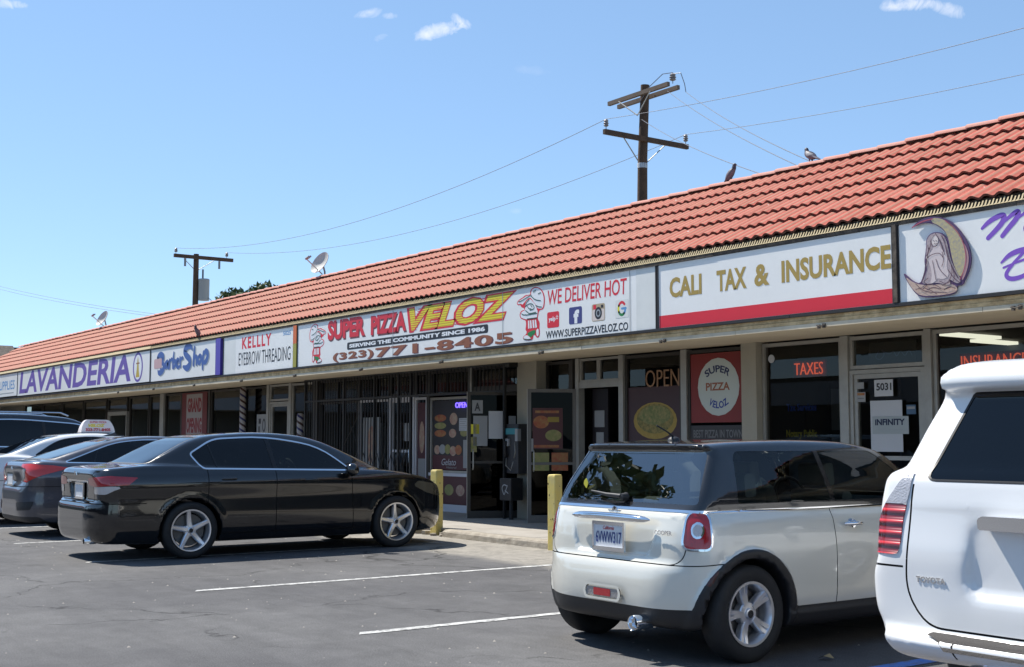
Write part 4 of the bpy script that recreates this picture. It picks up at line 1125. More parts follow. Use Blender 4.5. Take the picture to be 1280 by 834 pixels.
# ---------------- white off-roader at the right edge
rn = dict(hw=.945, H=1.78, L=4.80, ax=(1.02, 3.81), R=.375, WR=.43, rimR=.235, wstyle='five', paint=M_whitepaint, belt=1.2, h=.024, k=.045, kj=.03, kg=.07,
    low=[(.16, .36, .05), (.02, .40, .04), (-.06, .43, .03), (-.075, .498, .010), (.075, .512, .006), (.085, .53, .02), (.09, .86, .06), (.115, 1.0, .1), (.15, 1.22, .08), (.2, 1.26, .05), (3.0, 1.22, .3), (3.6, 1.18, .3), (4.5, 1.04, .2), (4.72, .90, .1), (4.78, .6, .08), (4.72, .38, .05), (4., .34), (.8, .34)],
    plan=[(-.10, .62, .3), (-.035, .87, .14), (.16, .945, .16), (.9, .950, .5), (4.0, .945, .6), (4.6, .86, .3), (4.80, .5, .3)],
    otab=[(.2, -.22), (.36, -.12), (.5, -.045), (.62, .005), (.74, .014), (.86, -.012), (1.05, -.018), (1.2, -.04), (1.35, -.09)],
    gh=[(.13, 1.1, 0), (.17, 1.24, .04), (.36, 1.615, .03), (.17, 1.645, .02), (.15, 1.73, .03), (.30, 1.785, .05), (.9, 1.81, .2), (1.9, 1.815, .4), (2.75, 1.73, .3), (3.55, 1.1, 0), (2., 1., 0)],
    gplan=[(.10, .60, .2), (.14, .83, .12), (.5, .86, .3), (2.4, .86, .6), (3.2, .80, .5), (3.6, .66, .3)],
    ttab=[(1.1, .0), (1.22, -.01), (1.4, -.055), (1.6, -.13), (1.66, -.155), (1.74, -.20), (1.8, -.26)],
    dlo=[(.50, 1.24, .05), (3.25, 1.22, .05), (2.75, 1.60, .15), (1.8, 1.655, .3), (.60, 1.62, .08)],
    pillars=[((1.20, 1.2), (1.20, 1.8), .03), ((2.1, 1.2), (2.05, 1.8), .03)], sglass=[G_dark, G_dark, G_tint], rglass=G_dark, wglass=G_tint, trim_mat=M_black_plastic,
    rearwin=[(-.63, 1.215, .05), (-.50, 1.615, .03), (.50, 1.615, .03), (.63, 1.215, .05)], rwx=.42, wind=[(-.72, 1.20), (-.56, 1.66), (.56, 1.66), (.72, 1.20)], wsx=2.6,
    cuts=[('tail_light', M_ribbed, lambda p: np.maximum(rn_lamp(p), Z(p) - 1.095), .006, True), ('clear_lens', M_clear_lens, rn_lamp, .006, True),
          ],
    gaps=[(lambda p: psdf(Y(p), Z(p), rpoly([(-.60, .532, .08), (-.72, .68, .12), (-.70, 1.20, .05), (-.56, 1.72, .03), (.56, 1.72, .03), (.70, 1.20, .05), (.72, .68, .12), (.60, .532, .08)], .03)), lambda p: np.maximum(X(p) - .30, Z(p) - 1.19)),
          (lambda p: AY(p) - .40, lambda p: np.maximum(X(p) - .02, Z(p) - .49)), (lambda p: Z(p) - (.80 + .0 * X(p)), lambda p: np.maximum.reduce([.735 - AY(p), X(p) - .55])),
          (lambda p: Z(p) - 1.595, lambda p: np.maximum.reduce([.55 - AY(p), X(p) - .32])),
          vgap(1.2, .45, 1.24), vgap(2.1, .42, 1.22), vgap(3.1, .42, 1.2)],
    panels=[('rear_bumper', lambda p: np.maximum.reduce([X(p) - .55, Z(p) - .80, -np.maximum(Z(p) - .53, AY(p) * 0 - 1) * 0 + np.where((AY(p) < .70) & (Z(p) > .53), 1., -1.)]), False),
            ('tailgate', lambda p: np.maximum.reduce([X(p) - .30, psdf(Y(p), Z(p), rpoly([(-.60, .532), (-.72, .68), (-.70, 1.20), (-.56, 1.60), (.56, 1.60), (.70, 1.20), (.72, .68), (.60, .532)], .03))]), False),
            ('rear_spoiler', lambda p: np.maximum.reduce([X(p) - .50, 1.60 - Z(p)]), False)], seats=[(1.5, -.36, .9), (1.5, .36, .9)], mirror=(3.1, 1.24), handles=[(1.4, 1.05), (2.4, 1.05)], handle_mat=M_whitepaint, gw=.005)
def rn_sub(x, y, z, b):
    rec = psdf(y, z, rpoly([(-.40, .70), (-.37, 1.02), (.37, 1.02), (.40, .70)], .09))
    return smax(b, -smax(rec, x - .125, .03), .035)
rn['sub'] = rn_sub
c_, F_, o_ = make_car('parked_car', 'white off-road estate seen from behind at the right edge of the lot', 'car', -3.075, 4.92, rn)
hb = MB(); hb.prism(rpoly([(.30, .998), (.305, 1.045), (.28, 1.06), (-.28, 1.06), (-.305, 1.045), (-.30, .998)], .012), .055, .13, 'x')
tg = o_[('tailgate', 0)]
def face_x(F, y, z):
    xs = np.linspace(-.1, .3, 401); f = F(xs, np.full(401, y), np.full(401, z)); return float(xs[int(np.argmax(f < 0))])
hb.build('handle_bar', M_chrome, tg)
text_mesh('maker_lettering', 'TOYOTA', M_chrome, tg, width=.16, height=.028, depth=.003, origin=(face_x(F_, .58, .75) - .002, .66, .735), ux=(0, -1, 0), bold=.03)
plate(c_, .06, .13, .33, '')
# ribs of the red lens and the clear top, inside outline of the lamp
tl = o_[('tail_light', 1)]
# tread plate lying on the bumper top
vs = []; ys = np.linspace(-.56, .56, 29); xs_ = np.linspace(-.028, .068, 5)
for y in ys:
    for x in xs_:
        x_ = .068 - (.068 - x) * (1 - .5 * max(0, (abs(y) - .46) / .1))
        zs = np.linspace(.60, .44, 105); f = F_(np.full(105, x_), np.full(105, y), zs); i = int(np.argmax(f < 0)) if (f < 0).any() else 104; vs.append((x_, y, zs[i] + .012))
q = MB(); q.add(vs, [(j * 5 + i, (j + 1) * 5 + i, (j + 1) * 5 + i + 1, j * 5 + i + 1) for j in range(28) for i in range(4)]); q.build('tread_plate', mat('tread_rubber', (.05, .045, .042), .8, bump=(160, .6)), c_, smooth=True)
# ------------------------------------------------------------------ the shop row
YW = 12.35      # window line
YS = 10.45      # sign faces
XL, XR = -51.7, 3.0
M_beige = mat('beige_trim_paint', (0.72, 0.62, 0.46), 0.7, noise=(1.6, .55, (0.28, 0.24, 0.17)), bump=(60, .1))
M_soffit = mat('soffit_paint', (0.66, 0.57, 0.42), 0.8, noise=(0.9, .6, (0.50, 0.42, 0.29)))
M_board = mat('weathered_board', (0.74, 0.54, 0.29), 0.9, noise=(6.5, .8, (0.30, 0.17, 0.07)), bump=(40, .6))
M_brown = mat('dark_brown_board', (0.045, 0.036, 0.03), 0.85, noise=(9, .8, (0.16, 0.13, 0.10)), bump=(30, .4))
M_frame_dark = mat('sign_frame_black', (0.018, 0.017, 0.018), 0.55)
M_alu = mat('aluminium_frame', (0.38, 0.37, 0.34), 0.45, metal=.35, noise=(6, .3, (0.2, 0.19, 0.17)))
M_alu_dark = mat('bronze_frame', (0.05, 0.045, 0.04), 0.5, metal=.3)
M_stucco = mat('stucco', (0.37, 0.345, 0.28), 0.95, noise=(2, .5, (0.34, 0.31, 0.25)), bump=(55, .5))
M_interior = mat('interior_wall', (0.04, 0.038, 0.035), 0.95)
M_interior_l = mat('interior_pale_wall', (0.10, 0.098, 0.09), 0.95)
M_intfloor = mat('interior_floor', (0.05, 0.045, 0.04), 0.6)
M_bulk = mat('bulkhead_tile', (0.075, 0.068, 0.062), 0.6, noise=(3, .8, (0.035, 0.032, 0.03)), bump=(30, .3))
M_blackiron = mat('black_iron', (0.012, 0.012, 0.013), 0.5)
G_shop = glass('shop_glass', (0.50, 0.52, 0.50), 0.8, ior=1.45)
M_white = mat('white_paint_flat', (0.72, 0.72, 0.70), 0.6)

mall = thing('shop_row', 'long single-storey row of shops under a red tiled mansard roof', 'building', (-28, YW, 0))
def part(mb, name, m, parent=mall, **k): return mb.build(name, m, parent, W=True, **k)
# shell: inside, back, ceiling, parapet deck behind the ridge
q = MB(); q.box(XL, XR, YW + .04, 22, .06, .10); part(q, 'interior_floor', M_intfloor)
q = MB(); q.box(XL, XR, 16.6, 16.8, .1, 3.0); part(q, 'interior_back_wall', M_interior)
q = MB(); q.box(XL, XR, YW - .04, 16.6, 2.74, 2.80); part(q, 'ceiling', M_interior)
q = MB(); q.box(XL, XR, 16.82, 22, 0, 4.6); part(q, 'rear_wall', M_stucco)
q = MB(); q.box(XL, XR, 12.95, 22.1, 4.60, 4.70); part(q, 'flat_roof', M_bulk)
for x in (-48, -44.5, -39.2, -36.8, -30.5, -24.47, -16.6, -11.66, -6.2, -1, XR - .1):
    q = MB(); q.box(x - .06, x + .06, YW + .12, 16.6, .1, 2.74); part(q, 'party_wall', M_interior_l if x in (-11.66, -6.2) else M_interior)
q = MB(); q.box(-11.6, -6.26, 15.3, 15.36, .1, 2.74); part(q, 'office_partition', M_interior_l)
# canopy
q = MB(); q.add([(XL, 10.50, 2.612), (XR, 10.50, 2.612), (XR, YW - .02, 2.690), (XL, YW - .02, 2.690), (XL, 10.50, 2.64), (XR, 10.50, 2.64), (XR, YW - .02, 2.72), (XL, YW - .02, 2.72)],
    [(3, 2, 1, 0), (4, 5, 6, 7), (0, 1, 5, 4), (1, 2, 6, 5), (2, 3, 7, 6), (3, 0, 4, 7)]); part(q, 'soffit', M_soffit)
def run_boards(name, y0, y1, z0, z1, m, L=4.9, x0=XL, x1=XR, jit=.004):
    x = x0 - random.uniform(0, 2)
    while x < x1:
        e = x + L + random.uniform(-.3, .3)
        a, b = max(x, x0), min(e, x1)
        if b - a > .05:
            d = random.uniform(-jit, jit)
            q = MB(); q.box(a + .003, b - .003, y0 + d, y1, z0 + d * .4, z1 + d * .4); part(q, name, m)
        x = e
run_boards('fascia_board', 10.455, 10.53, 2.655, 2.695, M_board)
run_boards('fascia_board', 10.462, 10.53, 2.698, 2.738, M_board, L=4.4)
run_boards('drip_edge', 10.448, 10.50, 2.606, 2.652, M_beige, L=3.05, jit=.002)
run_boards('sign_rail', 10.425, 10.52, 2.740, 2.775, M_frame_dark, L=3.6, jit=.001)
run_boards('top_board', 10.435, 10.52, 3.565, 3.605, M_brown, L=4.2, jit=.002)
q = MB(); q.box(XL, XR, 10.52, 10.56, 2.74, 3.70); part(q, 'canopy_front', M_brown)
# rusty light clips under the canopy edge
for x in (-6.6, -8.9, -11.4, -13.9, -16.5, -19.1, -21.7, -24.2, -26.8, -29.4, -32):
    q = MB(); q.box(x - .05, x - .02, 10.425, 10.449, 2.59, 2.63); q.box(x + .02, x + .05, 10.425, 10.449, 2.595, 2.64); q.tube([(x - .06, 10.43, 2.625), (x, 10.42, 2.61), (x + .06, 10.43, 2.63)], .006, 5)
    part(q, 'light_clip', M_brown)
# ridged closure strip under the tiles
q = MB(); x = XL; k_ = 0
while x < XR:
    if x > -30:        # moulded fingers, tilted back
        j = .004 * ((k_ * 7) % 5 - 2)
        q.add([(x, 10.428, 3.606), (x + .020, 10.428, 3.606), (x + .017, 10.462 + j * .3, 3.668 + j), (x + .003, 10.462 + j * .3, 3.668 + j)], [(0, 1, 2, 3)])
        q.add([(x + .020, 10.428, 3.606), (x + .038, 10.428, 3.606), (x + .038, 10.462, 3.632), (x + .020, 10.462, 3.632)], [(0, 1, 2, 3)]); x += .038
    else:
        q.add([(x, 10.428, 3.606), (x + 1.0, 10.428, 3.606), (x + 1.0, 10.462, 3.680), (x, 10.462, 3.680)], [(0, 1, 2, 3)]); x += 1.0
    k_ += 1
M_closure = mat('tan_closure', (0.50, 0.41, 0.25), 0.9, noise=(14, .7, (0.46, 0.36, 0.20)))
part(q, 'closure_strip', M_closure, kind='stuff', smooth='keep')

# ---- tiles
TP = 0.155; TH = rad(29.5); NC = 6; CL = 2.78 / NC; EY, EZ = 10.478, 3.668
def tile_mat():
    M = bpy.data.materials.new('red_roof_tile'); M.use_nodes = True
    n = M.node_tree.nodes; l = M.node_tree.links; p = n['Principled BSDF']
    geo = n.new('ShaderNodeNewGeometry'); sp = n.new('ShaderNodeSeparateXYZ'); l.new(geo.outputs['Position'], sp.inputs[0])
    def mth(op, a, b=None):
        x = n.new('ShaderNodeMath'); x.operation = op
        for i, v in enumerate((a, b)):
            if v is None: continue
            if isinstance(v, (int, float)): x.inputs[i].default_value = v
            else: l.new(v, x.inputs[i])
        return x.outputs[0]
    fr = mth('FRACT', mth('DIVIDE', mth('ADD', sp.outputs['X'], 100.75), TP))
    def rp(src, st):
        r = n.new('ShaderNodeValToRGB'); l.new(src, r.inputs[0]); e = r.color_ramp.elements
        e[0].position = st[0][0]; e[0].color = (*st[0][1], 1); e[1].position = st[-1][0]; e[1].color = (*st[-1][1], 1)
        for q_, c in st[1:-1]: x = e.new(q_); x.color = (*c, 1)
        return r.outputs[0]
    red = (0.50, 0.118, 0.080); tan = (0.39, 0.235, 0.155)
    # dusty valley side of every roll
    base = rp(fr, [(0.0, red), (0.54, red), (0.62, tan), (0.68, tan), (0.76, red), (1.0, red)])
    t = n.new('ShaderNodeTexNoise'); t.inputs['Scale'].default_value = 1.3; t.inputs['Detail'].default_value = 8; t.inputs['Roughness'].default_value = .75
    l.new(geo.outputs['Position'], t.inputs['Vector'])
    mx = n.new('ShaderNodeMixRGB'); l.new(rp(t.outputs['Fac'], [(0.40, (0, 0, 0)), (0.66, (.8, .8, .8))]), mx.inputs[0]); l.new(base, mx.inputs[1]); mx.inputs[2].default_value = (0.47, 0.150, 0.105, 1)
    t2 = n.new('ShaderNodeTexNoise'); t2.inputs['Scale'].default_value = 22; t2.inputs['Detail'].default_value = 6; t2.inputs['Roughness'].default_value = .8
    l.new(geo.outputs['Position'], t2.inputs['Vector'])
    m2 = n.new('ShaderNodeMixRGB'); m2.blend_type = 'MULTIPLY'; m2.inputs[0].default_value = 1; l.new(mx.outputs[0], m2.inputs[1]); l.new(rp(t2.outputs['Fac'], [(0.25, (.78, .74, .72)), (0.55, (1, 1, 1)), (.8, (1.12, 1.2, 1.25))]), m2.inputs[2])
    # each tile a touch different
    oi = n.new('ShaderNodeObjectInfo')
    m3 = n.new('ShaderNodeMixRGB'); m3.blend_type = 'MULTIPLY'; m3.inputs[0].default_value = 1; l.new(m2.outputs[0], m3.inputs[1]); l.new(rp(oi.outputs['Random'], [(0, (.90, .88, .86)), (1, (1.06, 1.08, 1.1))]), m3.inputs[2])
    # white droppings
    v = n.new('ShaderNodeTexVoronoi'); v.inputs['Scale'].default_value = 3.1; l.new(geo.outputs['Position'], v.inputs['Vector'])
    m4 = n.new('ShaderNodeMixRGB'); l.new(rp(v.outputs['Distance'], [(0.035, (.8, .8, .8)), (0.05, (0, 0, 0))]), m4.inputs[0]); l.new(m3.outputs[0], m4.inputs[1]); m4.inputs[2].default_value = (.62, .58, .53, 1)
    l.new(m4.outputs[0], p.inputs['Base Color']); p.inputs['Roughness'].default_value = .8; p.inputs['Specular IOR Level'].default_value = .3
    return M
M_tile = tile_mat(); M_lip = mat('tile_edge_shade_dirt', (0.15, 0.05, 0.035), 0.9, noise=(20, .8, (0.07, 0.03, 0.02)))  # lip brown holds dirt plus painted-in shade under each course
def tprof(u):   # roll profile across one tile
    return 0.030 * (0.5 - 0.5 * math.cos(2 * PI * u)) ** 0.85
NU = 9
def tile_geo(x, s, jx=0, js=0):
    """one tile whose lower edge sits at slope distance s"""
    ct, st = math.cos(TH), math.sin(TH)
    vs = []; N_ = NU + 1
    def pt(u, t, h):
        ss = s + js + t; return (x + jx + u * TP, EY + ss * ct - h * st, EZ + ss * st + h * ct)
    for i in range(N_):
        u = i / NU; w = tprof(u)
        vs += [pt(u, 0, w + .040 - .024), pt(u, 0, w + .040), pt(u, CL + .02, w + .002)]
    fs = []
    for i in range(NU):
        a, b = 3 * i, 3 * (i + 1)
        fs += [(a, b, b + 1, a + 1), (a + 1, b + 1, b + 2, a + 2)]
    return vs, fs
MAIN0 = 0
# 300 nearest tiles as objects of their own, sharing one mesh
vs, fs = tile_geo(0, 0)
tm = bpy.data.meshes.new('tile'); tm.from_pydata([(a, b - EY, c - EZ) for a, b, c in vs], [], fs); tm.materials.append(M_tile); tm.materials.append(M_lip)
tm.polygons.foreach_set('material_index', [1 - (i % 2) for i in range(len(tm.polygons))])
tm.polygons.foreach_set('use_smooth', [True] * len(tm.polygons)); tm.set_sharp_from_angle(angle=rad(50))
org = world_org(mall)
xs0 = -6.20
k0 = int((xs0 + 100.75) / TP)
def tile_x(k): return -100.75 + k * TP
ct, st = math.cos(TH), math.sin(TH)
for c in range(50):
    for r in range(NC):
        o = bpy.data.objects.new('tile', tm); COL.objects.link(o); o.parent = mall
        s_ = r * CL + random.uniform(-.004, .004)
        o.location = Vector((tile_x(k0 - 1 - c) + random.uniform(-.0015, .0015), EY + s_ * ct, EZ + s_ * st)) - org; o.rotation_euler = (random.uniform(-.008, .008), random.uniform(-.015, .015), random.uniform(-.008, .008))
def tiles(ka, kb, name):
    q = MB()
    for k in range(ka, kb):
        for r in range(NC):
            v_, f_ = tile_geo(tile_x(k), r * CL, 0, random.uniform(-.004, .004)); q.add(v_, f_)
    return q
q = tiles(int((XL + 100.75) / TP) + 1, k0 - 50, 0)
o = part(q, 'roof_tiles', M_tile, smooth='keep', kind='stuff'); 
q = tiles(k0, int((XR + 100.75) / TP), 0)
o2 = part(q, 'roof_tiles', M_tile, smooth='keep', kind='stuff')
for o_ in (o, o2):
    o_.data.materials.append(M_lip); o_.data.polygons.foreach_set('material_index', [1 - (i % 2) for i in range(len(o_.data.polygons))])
    o_.data.polygons.foreach_set('use_smooth', [True] * len(o_.data.polygons)); o_.data.set_sharp_from_angle(angle=rad(50))
q = MB(); sl = NC * CL
q.add([(XL, EY + .03, EZ - .012), (XR, EY + .03, EZ - .012), (XR, EY + sl * ct, EZ + sl * st - .012), (XL, EY + sl * ct, EZ + sl * st - .012)], [(0, 1, 2, 3)])
q.box(XL, XR, EY + sl * ct + .01, EY + sl * ct + .04, EZ + sl * st - .4, EZ + sl * st + .045)
part(q, 'roof_deck', M_brown)
RY, RZ = EY + sl * ct, EZ + sl * st
M_ridge = mat('ridge_cap_tile', (0.52, 0.20, 0.15), 0.8, noise=(2.5, .8, (0.50, 0.30, 0.24)), bump=(50, .3))
# ridge caps, one object each, sharing one mesh
pr = []
for i in range(9):
    a = PI * i / 8; pr.append((-.105 * math.cos(a), .052 * math.sin(a) ** .7))
vs = []; 
for (x, k_) in ((0, 1.0), (.455, .92)):
    for (a, b) in pr: vs.append((x, a * k_, b * k_ + (.014 if x == 0 else 0)))
    for (a, b) in pr[::-1]: vs.append((x, a * k_ * .86, b * k_ * .72 + (.014 if x == 0 else 0)))
n_ = 18
fs = [(i, n_ + i, n_ + (i + 1) % n_, (i + 1) % n_) for i in range(n_)] + [tuple(range(8, -1, -1)) + (17,)]
fs = [(i, n_ + i, n_ + (i + 1) % n_, (i + 1) % n_) for i in range(n_)] + [(i, i + 1, 16 - i, 17 - i) for i in range(8)]
rm = bpy.data.meshes.new('ridge_cap'); rm.from_pydata(vs, [], fs); rm.materials.append(M_ridge)
bm_ = bmesh.new(); bm_.from_mesh(rm); bmesh.ops.recalc_face_normals(bm_, faces=bm_.faces); bm_.to_mesh(rm); bm_.free()
rm.polygons.foreach_set('use_smooth', [True] * len(rm.polygons)); rm.set_sharp_from_angle(angle=rad(45))
x = XL
while x < XR - .4:
    o = bpy.data.objects.new('ridge_cap', rm); COL.objects.link(o); o.parent = mall
    o.location = Vector((x, RY + .03 + random.uniform(-.006, .006), RZ + .045 + random.uniform(-.004, .004))) - org
    o.rotation_euler = (rad(6), random.uniform(-.006, .006), 0)
    x += .43

# ---- shopfront pieces
def box_part(name, m, x0, x1, y0, y1, z0, z1, parent=mall, **k):
    q = MB(); q.box(x0, x1, y0, y1, z0, z1); return part(q, name, m, parent, **k)
def window(x0, x1, z0, z1, m=M_alu, w=.045, sill=False, gm=None, dep=.07):
    q = MB()
    y0, y1 = YW - dep / 2, YW + dep / 2
    q.box(x0, x0 + w, y0, y1, z0, z1); q.box(x1 - w, x1, y0, y1, z0, z1)
    q.box(x0 + w, x1 - w, y0, y1, z0, z0 + w); q.box(x0 + w, x1 - w, y0, y1, z1 - w, z1)
    f = part(q, 'window', m)
    g_ = MB(); g_.add([(x0 + w, YW, z0 + w), (x1 - w, YW, z0 + w), (x1 - w, YW, z1 - w), (x0 + w, YW, z1 - w)], [(0, 1, 2, 3)])
    part(g_, 'pane', gm or G_shop, f, smooth='keep')
    return f
def bulkhead(x0, x1, z1=.86, m=None): box_part('bulkhead', m or M_bulk, x0, x1, YW - .06, YW + .08, .09, z1)
def pillar(x0, x1, y0=YW - .14, m=None): box_part('pilaster', m or M_stucco, x0, x1, y0, YW + .1, .09, 2.685)
def door(x0, x1, z1=2.21, m=M_alu, rail=True, gm=None, name='door'):
    w = .055; q = MB(); y0, y1 = YW - .03, YW + .03
    # jambs and head
    q.box(x0 - .05, x0, y0 - .02, y1 + .02, .1, z1 + .05); q.box(x1, x1 + .05, y0 - .02, y1 + .02, .1, z1 + .05); q.box(x0, x1, y0 - .02, y1 + .02, z1, z1 + .05)
    fr = part(q, 'door_frame', m)
    q = MB()
    q.box(x0 + .004, x0 + w, y0, y1, .12, z1 - .004); q.box(x1 - w, x1 - .004, y0, y1, .12, z1 - .004); q.box(x0 + w, x1 - w, y0, y1, z1 - .004 - w, z1 - .004); q.box(x0 + w, x1 - w, y0, y1, .12, .26)
    if rail: q.box(x0 + w, x1 - w, y0, y1, 1.16, 1.21)
    d = part(q, name, m)
    g_ = MB(); g_.add([(x0 + w, YW, .26), (x1 - w, YW, .26), (x1 - w, YW, z1 - w), (x0 + w, YW, z1 - w)], [(0, 1, 2, 3)]); part(g_, 'pane', gm or G_shop, d, smooth='keep')
    h = MB(); h.tube([(x1 - .08, y0 - .005, .95), (x1 - .08, y0 - .05, .98), (x1 - .08, y0 - .05, 1.22), (x1 - .08, y0 - .005, 1.25)], .010, 6); part(h, 'door_handle', M_chrome, d)
    return d
# header strip between window heads and soffit is the frames themselves; from the right to the left
for x in (-6.2, -3.6, -1.0):
    window(x + .06, x + 2.5, .88, 2.66); 
bulkhead(-6.14, XR)
window(-8.87, -6.26, .88, 2.665); bulkhead(-8.95, -6.2)
box_part('mullion', M_alu, -9.02 + .055, -8.875, YW - .07, YW + .07, .1, 2.68)
door(-10.02, -9.03, 2.20); window(-10.07, -8.97, 2.26, 2.665)
box_part('mullion', M_alu, -10.19, -10.075, YW - .07, YW + .07, .1, 2.68)
window(-11.52, -10.195, .88, 2.665); bulkhead(-11.53, -10.19)
pillar(-11.80, -11.53)
window(-12.94, -11.81, .80, 2.66, m=M_alu_dark); bulkhead(-12.97, -11.80, .80)
box_part('mullion', M_alu, -13.06, -12.945, YW - .06, YW + .06, .1, 2.68)
window(-14.30, -13.065, .80, 2.66, m=M_alu_dark); bulkhead(-14.32, -13.06, .80)
box_part('mullion', M_alu, -14.41, -14.305, YW - .07, YW + .07, .1, 2.68)
# pizza shop doorway: open, head bar and two transom lights
box_part('door_head', M_alu, -15.38, -14.41, YW - .05, YW + .05, 2.21, 2.30)
window(-15.38, -14.93, 2.30, 2.67, w=.035); window(-14.925, -14.41, 2.30, 2.67, w=.035)
box_part('mullion', M_alu, -15.47, -15.385, YW - .06, YW + .06, .1, 2.68); box_part('mullion', M_alu_dark, -15.62, -15.55, YW - .05, YW + .05, .1, 2.68)
window(-16.27, -15.625, .4, 2.66, m=M_alu_dark); bulkhead(-16.27, -15.63, .4)
pillar(-16.90, -16.28, YW - .16)
box_part('pilaster_edge', M_stucco, -16.36, -16.27, YW - .23, YW - .162, .09, 2.684)
# dark doorway of the neighbour
box_part('door_head', M_alu_dark, -18.42, -16.95, YW - .05, YW + .05, 2.22, 2.30)
window(-18.42, -16.95, 2.30, 2.67, m=M_alu_dark, w=.035)
box_part('mullion', M_alu, -18.53, -18.425, YW - .06, YW + .06, .1, 2.68)
# gelato window: upper light, white rail, lower poster panel, white base
M_whiterail = mat('white_rail', (.55, .56, .60), .5)
window(-19.84, -18.535, .80, 2.18, m=M_alu); box_part('window_rail', M_whiterail, -19.84, -18.53, YW - .07, YW - .036, .745, .80)
box_part('base_board', M_whiterail, -19.84, -18.53, YW - .07, YW + .05, .09, .24)
window(-19.84, -18.535, 2.22, 2.67, m=M_alu_dark)
box_part('mullion', M_alu_dark, -19.95, -19.845, YW - .05, YW + .05, .1, 2.68)
# behind the security bars
door(-21.30, -20.45, 2.18, m=M_whiterail); window(-21.35, -20.40, 2.25, 2.67, m=M_alu_dark)
window(-20.39, -19.96, .5, 2.20, m=M_whiterail); bulkhead(-20.39, -19.95, .5); window(-20.39, -19.96, 2.22, 2.67, m=M_alu_dark)
window(-22.60, -21.37, .5, 2.20, m=M_whiterail); window(-22.60, -21.37, 2.22, 2.67, m=M_alu_dark); window(-24.35, -22.61, .5, 2.20, m=M_alu_dark); window(-24.35, -22.61, 2.22, 2.67, m=M_alu_dark); bulkhead(-24.4, -21.37, .5)
pillar(-24.60, -24.36, YW - .10, M_alu_dark)
# beauty and barber shops
window(-25.72, -24.61, .80, 2.66); box_part('mullion', M_alu, -25.85, -25.73, YW - .06, YW + .06, .1, 2.68)
door(-26.83, -25.92, 2.22); window(-26.90, -25.86, 2.29, 2.67, m=M_alu); box_part('mullion', M_alu, -27.03, -26.91, YW - .06, YW + .06, .1, 2.68)
window(-28.32, -27.04, .80, 2.66, m=M_alu_dark); box_part('mullion', M_alu_dark, -28.47, -28.33, YW - .06, YW + .06, .1, 2.68)
window(-30.44, -28.48, .80, 2.66, m=M_alu_dark); box_part('mullion', M_alu_dark, -30.58, -30.45, YW - .06, YW + .06, .1, 2.68)
window(-32.5, -30.59, .80, 2.66, m=M_alu_dark); window(-33.72, -32.51, .80, 2.66, m=M_alu_dark)
box_part('mullion', M_alu, -34.02, -33.73, YW - .08, YW + .06, .1, 2.68)
window(-34.95, -34.03, .80, 2.66, m=M_alu_dark); window(-36.70, -35.05, .80, 2.66, m=M_alu_dark)
bulkhead(-38.9, -24.6, .80)
door(-38.6, -36.95, 2.20, m=M_alu); window(-38.7, -36.9, 2.26, 2.67, m=M_alu_dark)
for x in (-41.2, -43.6, -46.0, -48.4): window(x + .05, x + 2.35, .80, 2.66, m=M_alu_dark)
bulkhead(-48.6, -38.9, .80); box_part('end_wall', M_stucco, -51.7, -48.6, YW - .05, YW + .1, .05, 2.72)
# fluorescent tube fitting alight in the tax office
fl = MB(); 
def rotbox(q, c, L, w, h, ang):
    ca, sa = math.cos(ang), math.sin(ang); vs = []
    for z in (-h / 2, h / 2):
        for (a, b) in ((-L / 2, -w / 2), (L / 2, -w / 2), (L / 2, w / 2), (-L / 2, w / 2)): vs.append((c[0] + a * ca - b * sa, c[1] + a * sa + b * ca, c[2] + z))
    q.add(vs, [(3, 2, 1, 0), (4, 5, 6, 7), (0, 1, 5, 4), (1, 2, 6, 5), (2, 3, 7, 6), (3, 0, 4, 7)])
M_fluo = mat('fluorescent_tube', (.8, .8, .75), .5, emit=((1, .97, .80), 1.1))
for (cx, cy) in ((-9.35, 13.75), (-9.75, 15.0)):
    q = MB(); rotbox(q, (cx, cy, 2.70), .16, 1.1, .04, 0); part(q, 'ceiling_light', M_fluo)
# red brick-like wing across the far end: its own building
wing = thing('shop_wing', 'tiled wing of the shop row turning the corner at far left', 'building', (-52, 2, 0))
q = MB(); q.box(-60, -51.8, -14, 13, 0, 2.7); part(q, 'wall', M_stucco, wing)
q = MB(); q.box(-51.79, -50.1, -14, 9.9, 2.62, 2.72); part(q, 'soffit', M_soffit, wing)
q = MB(); q.box(-50.10, -50.02, -14, 10.3, 2.66, 3.64); part(q, 'fascia', M_white, wing)
q = MB()
for k in range(int(22 / TP)):
    for r in range(NC + 1):
        v_, f_ = tile_geo(0, r * CL)
        q.add([(-50.1 - (b - EY), -12 + k * TP + a, c) for a, b, c in v_], f_)
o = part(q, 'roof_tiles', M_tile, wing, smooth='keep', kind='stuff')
q = MB(); q.add([(-50.12, -12, EZ - .012), (-50.12, 12.9, EZ - .012), (-50.1 - (RY - EY) - .3, 12.9, RZ + .16), (-50.1 - (RY - EY) - .3, -12, RZ + .16)], [(0, 1, 2, 3)]); q.box(-60, -52.8, -12, 14, RZ - .3, RZ + .1); part(q, 'roof_deck', M_brown, wing)
